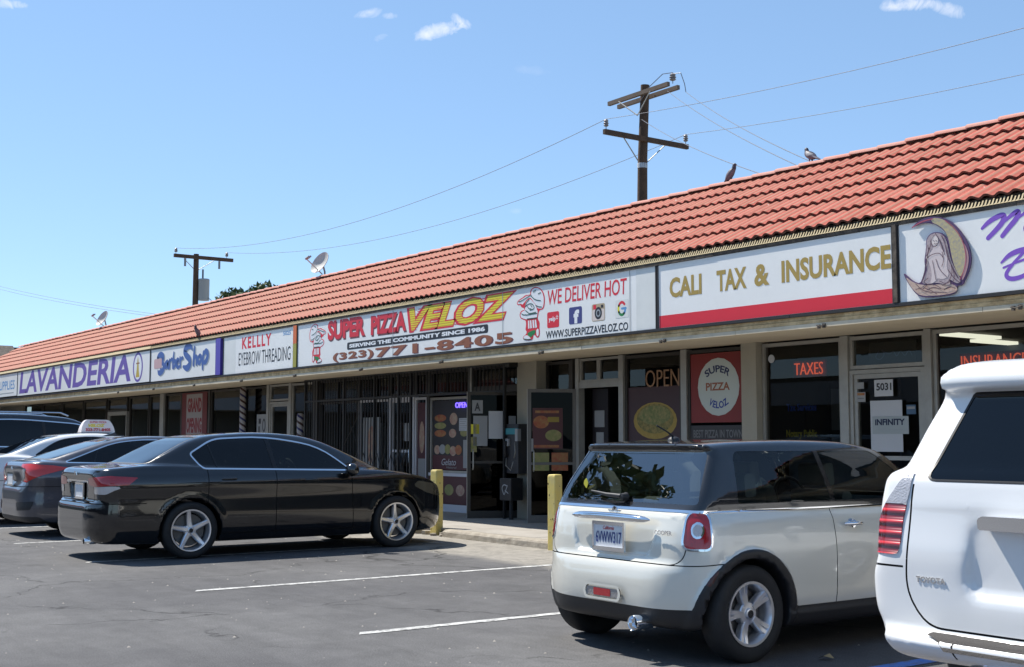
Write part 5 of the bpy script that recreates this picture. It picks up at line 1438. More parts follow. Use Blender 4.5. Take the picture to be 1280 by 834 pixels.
# ------------------------------------------------------------------ shop signs on the canopy
M_face = mat('sign_face_white', (0.90, 0.89, 0.86), 0.35, noise=(1.4, .5, (0.80, 0.79, 0.75)))
M_face2 = mat('sign_face_cream', (0.80, 0.80, 0.76), 0.4, noise=(2.2, .5, (0.66, 0.67, 0.64)))
def col(n, c, r=.45, **k): return mat(n, c, r, **k)
M_purple = col('print_purple', (0.16, 0.10, 0.40)); M_violet = col('print_violet', (0.22, 0.09, 0.52)); M_bluev = col('print_blue', (0.06, 0.13, 0.38)); M_gold = col('print_gold', (0.42, 0.29, 0.07))
M_red2 = col('print_bright_red', (0.72, 0.025, 0.045)); M_brownp = col('print_brown', (0.30, 0.10, 0.045)); M_green = col('print_green', (0.02, 0.22, 0.06)); M_dkgreen = col('print_dark_green', (0.03, 0.10, 0.07))
M_grey = col('print_grey', (0.35, 0.38, 0.40)); M_skyb = col('print_sky_blue', (0.12, 0.32, 0.60)); M_flesh = col('print_cream', (0.72, 0.62, 0.56)); M_pinkp = col('print_pink', (0.62, 0.40, 0.40)); M_tanp = col('print_tan', (0.48, 0.38, 0.24)); M_ink = col('print_ink', (0.02, 0.02, 0.025)); M_whitep = col('print_white', (0.84, 0.85, 0.86))
M_yel2 = col('print_lemon', (0.78, 0.70, 0.03)); M_orange2 = col('sign_orange', (0.70, 0.16, 0.04)); M_olive = col('sign_olive', (0.36, 0.33, 0.05)); M_bluestrip = col('sign_blue_strip', (0.10, 0.07, 0.42))
def sign(name, label, x0, x1, z0=2.775, z1=3.565, face=M_face, cat='shop sign', bulge=0.0, ends=True):
    t = thing(name, label, cat, ((x0 + x1) / 2, YS, z0))
    nx = 16; nz = 8; vs = []
    for j in range(nz + 1):
        for i in range(nx + 1):
            u, v = i / nx, j / nz
            d = bulge * (math.sin(PI * u) ** 1.2) * math.sin(PI * v) + bulge * .5 * v * v * (u - .4)
            vs.append((x0 + .012 + (x1 - x0 - .024) * u, YS - d, z0 + (z1 - z0) * v))
    q = MB(); q.add(vs, [(j * (nx + 1) + i, j * (nx + 1) + i + 1, (j + 1) * (nx + 1) + i + 1, (j + 1) * (nx + 1) + i) for j in range(nz) for i in range(nx)])
    f = part(q, 'face', face, t, smooth=bool(bulge))
    if ends:
        q = MB(); q.box(x0 - .008, x0 + .012, YS - .012, YS + .06, z0, z1); q.box(x1 - .012, x1 + .008, YS - .010, YS + .06, z0, z1); q.box(x0 + .012, x1 - .012, YS + .02, YS + .05, z0, z1)
        part(q, 'cabinet', M_frame_dark, t)
    return t
def txt(s, x0, x1, z0, z1, m, par, lvl=1, bold=.02, shear=0, name='lettering', **k):
    y = YS - .0006 - .0005 * lvl
    return text_mesh(name, s, m, par, width=x1 - x0, height=z1 - z0, depth=.0003, origin=(x0, y + .0, z0), bold=bold, shear=shear, W=True, **k)
def flat(pts, m, par, lvl=1, name='print', th=.0003):
    y = YS - .0006 - .0005 * lvl
    q = MB(); q.prism(pts, y - th, y, 'y'); return part(q, name, m, par)
def rectp(x0, x1, z0, z1, r=0.0): return rpoly([(x0, z0), (x1, z0), (x1, z1), (x0, z1)], r) if r else [(x0, z0), (x1, z0), (x1, z1), (x0, z1)]
def stroke(pts, w, it=3):
    """ribbon polygon following pts; w: width or list of widths"""
    P = [np.array(p, float) for p in pts]; W_ = list(w) if hasattr(w, '__len__') else [w] * len(P)
    for _ in range(it):
        Q = [P[0]]; V = [W_[0]]
        for i in range(len(P) - 1):
            Q += [P[i] * .75 + P[i + 1] * .25, P[i] * .25 + P[i + 1] * .75]; V += [W_[i] * .75 + W_[i + 1] * .25, W_[i] * .25 + W_[i + 1] * .75]
        Q.append(P[-1]); V.append(W_[-1]); P, W_ = Q, V
    L = []; R = []
    for i, p in enumerate(P):
        t = P[min(i + 1, len(P) - 1)] - P[max(i - 1, 0)]; t = t / (np.linalg.norm(t) + 1e-9); n_ = np.array([-t[1], t[0]]) * W_[i] / 2
        L.append(tuple(p + n_)); R.append(tuple(p - n_))
    return L, R
def ribbons(strokes, m, par, lvl=1, name='lettering', th=.0003, y=None):
    y = (YS - .0006 - .0005 * lvl) if y is None else y
    q = MB()
    for si, (pts, w) in enumerate(strokes):
        L, R = stroke(pts, w); n_ = len(L); yy = y - .00005 * (si % 5)
        vs = [(a, yy - th, b) for a, b in L] + [(a, yy - th, b) for a, b in R]
        q.add(vs, [(i, i + 1, n_ + i + 1, n_ + i) for i in range(n_ - 1)])
        for e in (0, n_ - 1):        # round ends
            c = ((L[e][0] + R[e][0]) / 2, (L[e][1] + R[e][1]) / 2); r_ = math.dist(L[e], R[e]) / 2
            if r_ > 1e-4: q.add([(c[0] + r_ * math.cos(2 * PI * k / 10), yy - th - .00002, c[1] + r_ * math.sin(2 * PI * k / 10)) for k in range(10)], [tuple(range(10))])
    o = part(q, name, m, par, smooth='keep')
    return o
def ell(cx, cz, rx, rz, n=28, a0=0): return [(cx + rx * math.cos(a0 + 2 * PI * i / n), cz + rz * math.sin(a0 + 2 * PI * i / n)) for i in range(n)]

# far-left sign
s = sign('shop_sign', 'pale blue and white shop sign left of the purple laundry lettering', -49.9, -42.06, 2.83, 3.62)
txt('BEAUTY SUPPLIES', -46.9, -42.4, 3.05, 3.35, M_skyb, s, bold=.01); flat(rectp(-46.5, -42.5, 2.92, 2.95), M_grey, s)
# laundry
s = sign('shop_sign', 'white sign with big purple LAVANDERIA letters and a lighthouse oval', -42.04, -29.70, 2.81, 3.60)
txt('LAVANDERIA', -41.80, -31.10, 2.87, 3.56, M_purple, s, bold=.028, shear=.12)
flat(ell(-30.58, 3.20, .36, .37), M_purple, s, 1); flat(ell(-30.58, 3.20, .28, .31), M_whitep, s, 2)
flat([(-30.72, 2.95), (-30.44, 2.95), (-30.50, 3.12), (-30.54, 3.36), (-30.58, 3.46), (-30.62, 3.36), (-30.66, 3.12)], col('print_ochre', (.55, .40, .06)), s, 3); flat(rectp(-30.70, -30.46, 3.28, 3.31), M_brownp, s, 4)
# barber
s = sign('shop_sign', 'white barber sign with blue brush script, between the laundry and eyebrow signs', -29.66, -25.60, 2.80, 3.58)
def scale(P, x0, z0, sx, sz): return [([(x0 + a * sx, z0 + b * sz) for a, b in p], [w_ * sx for w_ in w] if hasattr(w, '__len__') else w * sx) for p, w in P]
bs = [([(.10, .85), (.0, .78), (.12, 1.02), (.32, .98), (.38, .78), (.28, .58), (.20, .50)], [.05, .1, .12, .13, .13, .1, .05]), ([(.25, .95), (.20, .5), (.22, .12)], [.05, .07, .05]),
      ([(.24, .52), (.40, .45), (.42, .22), (.30, .02), (.12, -.05), (.06, .10)], [.06, .12, .13, .13, .12, .05]),
      ([(.62, .60), (.50, .50), (.48, .25), (.58, .22), (.66, .62), (.64, .20), (.72, .18)], [.06, .09, .09, .07, .09, .09, .05]), ([(.72, .55), (.76, .66), (.74, .2)], [.06, .09, .07]), ([(.76, .52), (.86, .68), (.90, .60)], [.06, .08, .07]),
      ([(.98, 1.0), (.94, .5), (.94, .18)], [.06, .11, .08]), ([(.94, .45), (1.06, .58), (1.10, .34), (.98, .16)], [.06, .1, .1, .06]), ([(1.14, .38), (1.26, .48), (1.24, .62), (1.14, .55), (1.14, .28), (1.22, .14), (1.32, .2)], [.05, .07, .08, .09, .09, .09, .05]), ([(1.34, .66), (1.36, .2)], .08), ([(1.36, .5), (1.46, .68), (1.50, .6)], [.06, .08, .06]),
      ([(2.0, 1.02), (1.92, 1.22), (1.70, 1.22), (1.56, 1.0), (1.66, .76), (1.88, .52), (1.90, .22), (1.72, .02), (1.52, .16)], [.06, .10, .14, .15, .14, .15, .16, .14, .06]),
      ([(2.12, 1.1), (2.10, .6), (2.08, .2)], [.08, .12, .09]), ([(2.10, .46), (2.20, .66), (2.26, .5), (2.24, .2)], [.06, .09, .1, .08]), ([(2.40, .64), (2.30, .48), (2.34, .24), (2.44, .26), (2.50, .48), (2.42, .64), (2.36, .6)], [.07, .1, .1, .09, .1, .1, .07]),
      ([(2.60, .78), (2.56, .3), (2.56, -.08)], [.08, .11, .07]), ([(2.58, .60), (2.72, .88), (2.84, .62), (2.74, .26), (2.60, .22)], [.07, .12, .13, .12, .07])]
ribbons(scale([([(a + .05, b - .05) for a, b in p], w) for p, w in bs], -29.22, 3.00, 1.12, .42), M_grey, s, 1)
ribbons(scale(bs, -29.22, 3.00, 1.12, .42), M_bluev, s, 3)
flat(rectp(-29.42, -28.90, 3.10, 3.33, .06), M_pinkp, s, 5)
t = thing('sign_divider', 'bright blue vertical panel at the right end of the barber sign', 'panel', (-25.45, YS, 2.78)); q = MB(); q.box(-25.58, -25.32, YS - .02, YS + .05, 2.79, 3.575); part(q, 'panel', M_bluestrip, t)
# eyebrow
s = sign('shop_sign', 'grey-white sign reading KELLLY EYEBROW THREADING in red and black', -25.19, -21.79, 2.775, 3.575, face=M_face)
flat(rectp(-25.17, -24.55, 2.785, 3.565), M_face2, s, 0, 'blank_panel')
txt('KELLLY', -24.22, -22.80, 3.27, 3.51, M_red2, s, bold=.03, sp=1.25); txt('EYEBROW THREADING', -24.38, -21.92, 2.93, 3.20, M_ink, s, bold=.0, shear=0); txt('5025', -22.26, -21.92, 3.42, 3.50, M_skyb, s)
t = thing('sign_divider', 'narrow orange and olive strip left of the pizza sign', 'panel', (-21.7, YS, 2.78)); q = MB(); q.box(-21.775, -21.635, YS - .02, YS + .05, 3.23, 3.575); part(q, 'orange_panel', M_orange2, t); q = MB(); q.box(-21.775, -21.635, YS - .02, YS + .05, 2.78, 3.228); part(q, 'olive_panel', M_olive, t)

M_yelstripe = mat('print_lemon_lined', (0.78, 0.70, 0.03), .45)
_n = M_yelstripe.node_tree.nodes; _l = M_yelstripe.node_tree.links
_g = _n.new('ShaderNodeNewGeometry'); _s = _n.new('ShaderNodeSeparateXYZ'); _l.new(_g.outputs['Position'], _s.inputs[0])
_m = _n.new('ShaderNodeMath'); _m.operation = 'DIVIDE'; _m.inputs[1].default_value = .0365; _l.new(_s.outputs['Z'], _m.inputs[0])
_w = _n.new('ShaderNodeMath'); _w.operation = 'FRACT'; _l.new(_m.outputs[0], _w.inputs[0])
_r = _n.new('ShaderNodeValToRGB'); _r.color_ramp.interpolation = 'CONSTANT'; _r.color_ramp.elements[0].color = (.55, .16, .02, 1); _r.color_ramp.elements[1].position = .24; _r.color_ramp.elements[1].color = (.78, .70, .03, 1)
_l.new(_w.outputs[0], _r.inputs[0]); _l.new(_r.outputs[0], _n['Principled BSDF'].inputs['Base Color'])
# pizza sign: long banner
s = sign('shop_sign', 'long white pizza banner in red and yellow with two chefs and a phone number', -21.62, -11.52, 2.775, 3.565)
def chef(x0, z0, w, h, par, flip=False):
    def P(L): return [(x0 + ((350 - (a - 30)) if flip else (a - 30)) / 350 * w, z0 + (730 - b) / 665 * h) for a, b in L]
    sil = [(205, 150), (200, 100), (245, 65), (300, 75), (350, 120), (378, 200), (378, 300), (360, 365), (310, 362), (296, 440), (290, 465), (318, 520), (312, 580), (320, 640), (310, 700), (280, 705), (262, 670), (240, 660), (236, 720), (190, 730), (115, 712), (108, 675), (150, 645), (160, 610), (140, 590), (150, 540), (148, 470), (110, 455), (75, 430), (68, 380), (90, 340), (130, 335), (128, 315), (85, 290), (80, 262), (50, 270), (30, 235), (60, 195), (110, 175), (140, 150), (180, 155)]
    flat(chaikin(P(sil), 2), M_red2, par, 1)
    hat = [(215, 150), (215, 105), (250, 78), (300, 88), (340, 130), (365, 200), (366, 290), (350, 350), (325, 348), (290, 340), (280, 300), (240, 250), (215, 200), (180, 190), (130, 240), (100, 270), (95, 250), (50, 255), (42, 230), (75, 205), (120, 185), (150, 165), (190, 165)]
    flat(chaikin(P(hat), 2), M_whitep, par, 2)
    body_ = [(140, 240), (200, 200), (240, 255), (275, 300), (280, 345), (295, 380), (285, 440), (280, 460), (160, 462), (120, 445), (85, 425), (80, 385), (100, 352), (140, 345)]
    flat(chaikin(P(body_), 2), M_whitep, par, 3)
    ap = [(165, 470), (285, 470), (310, 515), (300, 570), (270, 600), (200, 615), (160, 600), (152, 555)]
    for k, a in enumerate((180, 205, 235, 262)):
        flat(P([(a - 6, 478), (a + 10, 478), (a + 14 + k * 3, 575), (a - 4 + k * 2, 580)]), M_whitep, par, 4)
    flat(chaikin(P([(160, 640), (200, 615), (270, 600), (262, 650), (225, 668), (220, 690), (190, 680)]), 1), M_green, par, 4)
    flat(chaikin(P([(115, 700), (125, 665), (165, 655), (200, 690), (215, 715), (170, 722)]), 2), M_whitep, par, 5); flat(chaikin(P([(272, 610), (300, 585), (308, 640), (300, 690), (280, 680)]), 2), M_whitep, par, 5)
    lines = [[(190, 215), (150, 250), (145, 300)], [(150, 290), (190, 265), (230, 275), (255, 320), (240, 345), (200, 350)], [(145, 345), (170, 370), (190, 395), (270, 385)], [(215, 175), (260, 230), (330, 250)], [(240, 130), (270, 110)], [(300, 160), (330, 150)], [(270, 300), (300, 320), (340, 330)], [(60, 225), (100, 215), (150, 190), (215, 160)], [(95, 380), (120, 400), (150, 400)], [(150, 405), (285, 400)], [(165, 455), (285, 455)], [(210, 290), (225, 310)], [(170, 300), (185, 330), (215, 335)], [(120, 700), (170, 715), (215, 712)]]
    ribbons([(P(l), .013) for l in lines], M_dkgreen, par, 7, 'print')
chef(-21.12, 2.80, .68, .75, s, flip=True); chef(-14.50, 2.80, .68, .755, s)
def shadowed(sx, x0, x1, z0, z1, m, m2, dx=.03, dz=-.03, **k): txt(sx, x0 + dx, x1 + dx, z0 + dz, z1 + dz, m2, s, 1, **k); txt(sx, x0, x1, z0, z1, m, s, 2, **k)
M_shade = col('print_dark_red', (.16, .05, .05))
shadowed('SUPER', -20.38, -18.98, 3.20, 3.555, M_red2, M_shade, bold=.05); shadowed('PIZZA', -18.78, -17.60, 3.19, 3.52, M_red2, M_shade, bold=.05)
txt('VELOZ', -17.58, -14.48, 3.135, 3.56, M_red2, s, 2, bold=.085, shear=.32); txt('VELOZ', -17.50, -14.58, 3.165, 3.535, M_yelstripe, s, 3, bold=.035, shear=.32)
o_ = MB()
for k in range(10):
    z = 3.175 + k * .036
    o_.box(-17.48 + k * .03, -17.27 + k * .03, YS - .0028, YS - .0022, z, z + .012)
    for (a, b) in ((-16.82, -16.62), (-16.14, -15.98), (-15.60, -15.46)): o_.box(a + k * .022, b + k * .022, YS - .0028, YS - .0022, z, z + .012)
part(o_, 'speed_lines', M_red2, s, kind='stuff')
flat(rectp(-19.63, -15.22, 2.985, 3.115, .04), M_ink, s, 1); txt('SERVING THE COMMUNITY SINCE 1986', -19.55, -15.30, 3.015, 3.085, M_whitep, s, 3, bold=.05)
txt('(323)', -20.13, -18.66, 2.78, 2.945, M_shade, s, 1, bold=.03, sp=1.12); txt('(323)', -20.17, -18.70, 2.79, 2.955, M_brownp, s, 2, bold=.03, sp=1.12)
txt('771-8405', -18.56, -14.57, 2.785, 2.95, M_shade, s, 1, bold=.03, sp=1.12); txt('771-8405', -18.61, -14.61, 2.795, 2.96, M_brownp, s, 2, bold=.03, sp=1.12)
for x in (-18.02, -14.845, -12.02): flat(rectp(x - .006, x + .006, 2.78, 3.56), M_grey, s, 8, 'seam')
txt('WE DELIVER HOT', -13.76, -12.08, 3.265, 3.475, M_red2, s, 1, bold=.01, shear=.06)
flat(rectp(-13.77, -13.50, 2.945, 3.165, .03), M_red2, s, 1); txt('yelp', -13.735, -13.58, 3.02, 3.10, M_whitep, s, 2, bold=.03)
for k in range(5):
    a = 2 * PI * k / 5 + .3; flat(ell(-13.545 + .018 * math.cos(a), 3.082 + .022 * math.sin(a), .008, .011, 8), M_whitep, s, 2)
flat(rectp(-13.28, -13.00, 2.96, 3.19, .03), col('print_navy', (.055, .06, .22)), s, 1); txt('f', -13.18, -13.06, 2.965, 3.15, M_whitep, s, 2, bold=.06)
flat(rectp(-12.79, -12.52, 2.96, 3.19, .035), M_tanp, s, 1); flat(rectp(-12.78, -12.53, 2.97, 3.115, .02), M_flesh, s, 2); flat(ell(-12.655, 3.065, .075, .082), M_ink, s, 3); flat(ell(-12.655, 3.065, .045, .05), M_grey, s, 4); flat(ell(-12.655, 3.065, .028, .032), M_ink, s, 5); flat(rectp(-12.76, -12.70, 3.12, 3.18), M_red2, s, 2); flat(rectp(-12.60, -12.55, 3.13, 3.17), M_ink, s, 2)
flat(rectp(-12.31, -12.05, 2.965, 3.20, .01), M_face2, s, 1)
def arc(cx, cz, r, a0, a1, w): return ([(cx + r * .82 * math.cos(rad(a)), cz + r * math.sin(rad(a))) for a in np.linspace(a0, a1, 9)], w)
ribbons([arc(-12.18, 3.085, .082, 40, 150, .035)], M_red2, s, 2); ribbons([arc(-12.18, 3.085, .082, 150, 210, .035)], M_yel2, s, 2); ribbons([arc(-12.18, 3.085, .082, 210, 310, .035)], M_green, s, 2); ribbons([arc(-12.18, 3.085, .082, 310, 360, .035), ([(-12.18, 3.085), (-12.10, 3.085)], .03)], M_skyb, s, 2)
txt('WWW.SUPERPIZZAVELOZ.CO', -13.80, -12.06, 2.80, 2.905, M_ink, s, 1, bold=.02 * 1 + 0 * .09)
flat(rectp(-11.90, -11.54, 2.785, 3.56), M_face2, s, 0, 'blank_panel')
# tax sign
s = sign('shop_sign', 'white CALI TAX & INSURANCE sign in gold letters over a red band', -11.49, -7.965, 2.775, 3.56)
nb = 8
q = MB(); q.box(-11.47, -7.985, YS - .0016, YS - .0011, 2.78, 2.93); part(q, 'red_band', M_red2, s)
for (w_, a, b) in (('CALI', -11.28, -10.72), ('TAX', -10.47, -9.99), ('&', -9.87, -9.64), ('INSURANCE', -9.46, -7.99)):
    text_mesh('lettering', w_, M_gold, s, width=b - a, height=.25, depth=.0003, origin=(a, YS - .0016, 3.135), bold=.035, W=True)
t = thing('sign_divider', 'dark post between the tax sign and the moon sign', 'post', (-7.93, YS, 2.78)); q = MB(); q.box(-7.952, -7.905, YS - .03, YS + .05, 2.78, 3.575); part(q, 'post', M_brown, t)
# beauty sign with moon
s = sign('shop_sign', 'white sign with purple script and a crescent moon figure at the right edge', -7.90, -3.6, 2.775, 3.575)
ribbons([([(-6.94, 3.40), (-6.86, 3.46), (-6.74, 3.50), (-6.70, 3.49), (-6.72, 3.43), (-6.80, 3.36), (-6.88, 3.30)], [.03, .05, .05, .055, .055, .05, .045]),
         ([(-6.79, 3.36), (-6.70, 3.44), (-6.60, 3.50), (-6.555, 3.51), (-6.57, 3.45), (-6.66, 3.37), (-6.73, 3.30)], [.015, .03, .045, .055, .055, .05, .045]),
         ([(-6.66, 3.37), (-6.56, 3.45), (-6.44, 3.51), (-6.40, 3.48), (-6.46, 3.38), (-6.44, 3.32), (-6.34, 3.36)], [.015, .02, .04, .05, .05, .05, .03]),
         ([(-6.30, 3.44), (-6.42, 3.40), (-6.50, 3.34), (-6.44, 3.29), (-6.34, 3.34), (-6.27, 3.44), (-6.27, 3.34), (-6.20, 3.32)], [.04, .06, .065, .06, .04, .045, .045, .03]),
         ([(-6.75, 3.05), (-6.66, 3.12), (-6.52, 3.15), (-6.38, 3.15)], [.02, .05, .05, .03]), ([(-6.73, 3.00), (-6.62, 3.03), (-6.48, 3.06), (-6.38, 3.10)], [.02, .02, .025, .03]),
         ([(-6.52, 3.12), (-6.64, 3.02), (-6.72, 2.93), (-6.66, 2.88), (-6.52, 2.90), (-6.40, 2.97)], [.03, .03, .04, .045, .04, .04])], M_violet, s, 1)

# raised cut-out: crescent moon with a seated long-haired figure
cz, cx = 3.17, -7.44
def U(L): return [(-7.90 + (a - 110) / 5.56 * .00873 * 1.03, 3.575 - (b - 175 + (a - 110) * .12) / 5.56 * .0078 * 1.02) for a, b in L]
cut = thing('moon_cutout', 'raised cut-out of a long-haired figure seated in an ornate crescent moon', 'sign emblem', (-7.5, YS - .02, 2.8))
def raised(pts, m, lvl, name='print', par=None):
    q = MB(); y1 = YS - .014 if lvl == 0 else YS - .030 - .0016 * lvl; y0 = YS - .031 - .0016 * lvl
    q.prism(pts, y0, y1, 'y'); return part(q, name, m, par or cut)
moon = [(230, 205), (270, 165), (330, 138), (400, 132), (470, 150), (530, 190), (590, 265), (625, 350), (638, 430), (620, 510), (585, 580), (575, 605), (530, 612), (532, 650), (500, 672), (440, 680), (380, 690), (280, 694), (240, 665), (200, 610), (170, 560), (158, 522), (185, 545), (225, 580), (275, 600), (300, 560), (320, 500), (312, 440), (322, 390), (330, 330), (330, 290), (360, 250), (410, 240), (450, 255), (480, 295), (482, 270), (455, 230), (410, 195), (360, 178), (310, 175), (260, 190)]
base_ = raised(chaikin(U(moon), 2), M_dkgreen if False else col('emblem_edge', (.10, .05, .13)), 0, 'moon_board')
gold = [(375, 142), (440, 148), (510, 190), (570, 265), (602, 350), (608, 430), (588, 510), (560, 560), (530, 500), (510, 430), (500, 370), (490, 300), (470, 240), (430, 200), (370, 172)]
raised(chaikin(U(gold), 2), col('emblem_gold', (.52, .44, .22), noise=(38, .9, (.30, .27, .27))), 1, 'print', base_)
raised(chaikin(U([(575, 300), (612, 350), (626, 430), (605, 520), (570, 590), (580, 520), (600, 430), (596, 360)]), 2), col('emblem_pink', (.45, .26, .28)), 2, 'print', base_)
raised(chaikin(U([(170, 545), (225, 590), (300, 610), (420, 600), (520, 600), (545, 640), (500, 665), (400, 680), (285, 685), (240, 655), (205, 610)]), 2), col('emblem_rose', (.50, .34, .28), noise=(40, .8, (.62, .5, .4))), 1, 'print', base_)
hair = [(335, 340), (338, 290), (365, 256), (410, 246), (450, 262), (475, 300), (490, 380), (505, 450), (540, 520), (570, 580), (540, 600), (480, 560), (500, 610), (440, 600), (400, 590), (350, 600), (290, 600), (310, 560), (335, 500), (325, 450)]
raised(chaikin(U(hair), 2), col('emblem_hair', (.50, .40, .40), noise=(60, .9, (.30, .24, .27))), 3, 'print', base_)
raised(chaikin(U([(370, 285), (385, 268), (408, 270), (420, 295), (414, 325), (398, 338), (380, 328), (368, 308)]), 2), col('emblem_face', (.74, .64, .60)), 5, 'print', base_)
fig = [(370, 300), (395, 285), (415, 310), (430, 345), (445, 370), (470, 380), (480, 430), (470, 480), (490, 540), (450, 570), (400, 560), (395, 580), (350, 605), (370, 540), (350, 440), (325, 435), (330, 405), (370, 375), (385, 350)]
raised(chaikin(U(fig), 2), col('emblem_skin', (.66, .56, .55)), 4, 'print', base_)
strk = [[(395, 262), (372, 290), (366, 330), (350, 370), (338, 420), (322, 470), (318, 520), (300, 580)], [(440, 265), (462, 310), (478, 370), (492, 440), (520, 510), (548, 560)], [(385, 300), (392, 306)], [(402, 300), (410, 306)], [(392, 322), (400, 326), (408, 321)], [(352, 350), (340, 400), (332, 460), (310, 540), (285, 600)], [(430, 300), (448, 350), (462, 400)], [(505, 470), (512, 530), (480, 590), (440, 610)], [(300, 620), (340, 600), (390, 605), (430, 630)], [(250, 640), (300, 625), (350, 640), (400, 670)], [(450, 640), (490, 615), (530, 630)],[(330, 430), (370, 395), (430, 385), (450, 420)], [(375, 440), (385, 500), (395, 570)], [(400, 430), (420, 500), (470, 550)], [(445, 380), (455, 440), (440, 480)], [(365, 300), (375, 340), (400, 345), (415, 320)], [(345, 330), (350, 380), (330, 410)], [(450, 270), (470, 340), (480, 420), (520, 500), (550, 560)], [(340, 560), (300, 590), (340, 600), (300, 640)], [(420, 580), (460, 600), (500, 580)], [(330, 640), (380, 620), (440, 640), (500, 620)], [(250, 600), (300, 650), (380, 660), (470, 660)], [(400, 250), (430, 300), (455, 380)], [(510, 480), (530, 560), (500, 600)], [(480, 500), (520, 560), (560, 590)]]
ribbons([(U(l), .006) for l in strk], col('emblem_ink', (.10, .05, .08)), base_, name='print', y=YS - .0405)
ribbons([(U([(470, 165), (530, 215), (585, 300), (608, 400), (600, 480), (560, 570)]), .008), (U([(235, 205), (300, 165), (380, 150)]), .012)], col('emblem_red', (.40, .08, .12)), base_, name='print', y=YS - .036)
# ------------------------------------------------------------------ things in front of and on the shops
def hitX(px, py, Yv):       # helper: where a sight line of the survey meets a vertical plane (used for real positions only)
    v = ((px - 640), (py - 417), 1560.5); d = [sum(R_[i][k] * v[k] for k in range(3)) for i in range(3)]; t = Yv / d[1]; return (d[0] * t, Yv, 1.4 + d[2] * t)
M_yellow = mat('post_yellow', (0.68, 0.53, 0.15), 0.7, noise=(9, .8, (0.60, 0.50, 0.22)), bump=(30, .4))
M_rustspot = mat('rust', (0.09, 0.045, 0.02), 0.9)
def post(x, y, label, h=.96):
    t = thing('bollard', label, 'bollard', (x, y, 0), rad(8), group=None)
    q = MB(); s_ = .068
    prof = rpoly([(-s_, -s_), (s_, -s_), (s_, s_), (-s_, s_)], .012, 2); n_ = len(prof)
    lv = [(0, 1.0), (h - .03, 1.0), (h - .008, .93), (h, .78)]
    vs = [(a * k, b * k, z) for z, k in lv for a, b in prof]; fs = []
    for i in range(len(lv) - 1):
        for j in range(n_): fs.append((i * n_ + j, i * n_ + (j + 1) % n_, (i + 1) * n_ + (j + 1) % n_, (i + 1) * n_ + j))
    fs.append(tuple(range(3 * n_, 4 * n_)))
    q.add(vs, fs); q.build('post', M_yellow, t)
    random.seed(int(abs(x) * 10)); c = MB()
    for _ in range(16):
        z = random.uniform(.05, h - .1); a = random.uniform(-s_ * .8, s_ * .8); r_ = random.uniform(.003, .010)
        if random.random() < .5: c.add([(s_ + .0012, a + r_ * math.cos(k), z + r_ * 1.5 * math.sin(k)) for k in np.linspace(0, 5.5, 7)], [tuple(range(7))])
        else: c.add([(a + r_ * math.cos(k), -s_ - .0012, z + r_ * 1.5 * math.sin(k)) for k in np.linspace(0, 5.5, 7)], [tuple(range(7))])
    c.build('chipped_paint', M_rustspot, t, kind='stuff')
    return t
post(-15.80, 9.93, 'square yellow steel post at the nose of the black saloon')
post(-12.76, 9.80, 'square yellow steel post beside the pale silver hatchback')
# broken kerb end beside the left post
q = MB(); random.seed(3)
for (x, y, r_) in ((-15.62, 9.93, .07), (-15.72, 9.82, .05), (-16.0, 9.9, .08), (-15.52, 9.84, .04)):
    q.add([(x + r_ * random.uniform(.7, 1.2) * math.cos(a), y + r_ * random.uniform(.7, 1.2) * math.sin(a), z) for z in (0, r_ * .7) for a in np.linspace(0, 2 * PI, 8)[:-1]], [tuple(range(7, 14))] + [(i, (i + 1) % 7, 7 + (i + 1) % 7, 7 + i) for i in range(7)])
q.build('broken_kerb', M_kerb, kind='structure')

# ---- security bars in front of the neighbour's shop
gr = thing('security_grille', 'black iron security bars over the shop left of the gelato window', 'grille', (-21.5, 11.9, .1))
YG = 11.95
def P_(mb, name, m=M_blackiron, **k): return mb.build(name, m, gr, W=True, **k)
q = MB()
for (z, x0, x1) in ((2.66, -24.30, -16.75), (2.21, -24.30, -16.92), (.50, -24.30, -19.95)): q.box(x0, x1, YG - .018, YG + .018, z - .018, z + .018)
P_(q, 'rails', kind='stuff')
for x in (-24.3, -22.55, -21.3, -20.38, -19.93, -16.92):
    q = MB(); q.box(x - .022, x + .022, YG - .022, YG + .022, .1, 2.68); P_(q, 'upright')
q = MB(); x = -24.2
while x < -16.95:
    q.box(x - .008, x + .008, YG - .008, YG + .008, 2.22, 2.65)
    if x < -19.98: q.box(x - .008, x + .008, YG - .008, YG + .008, .5, 2.20)
    x += .115
P_(q, 'bars', kind='stuff')
q = MB()
for k in range(9):      # folding lattice of the gate
    a = -22.5 + k * .27
    for (s0, s1) in ((.55, 1.15), (1.15, .55)): q.tube([(a, YG - .02, s0), (a + .27, YG - .02, s1)], .008, 4)
for (a, b) in (((-22.5, 1.3), (-21.9, 1.9)), ((-22.4, 1.95), (-21.95, 1.3))): q.tube([(a[0], YG - .02, a[1]), (b[0], YG - .02, b[1])], .008, 4)
P_(q, 'lattice', kind='stuff')
q = MB(); q.box(-16.86, -16.74, YG - .04, YG + .14, 2.60, 2.68); P_(q, 'bracket')

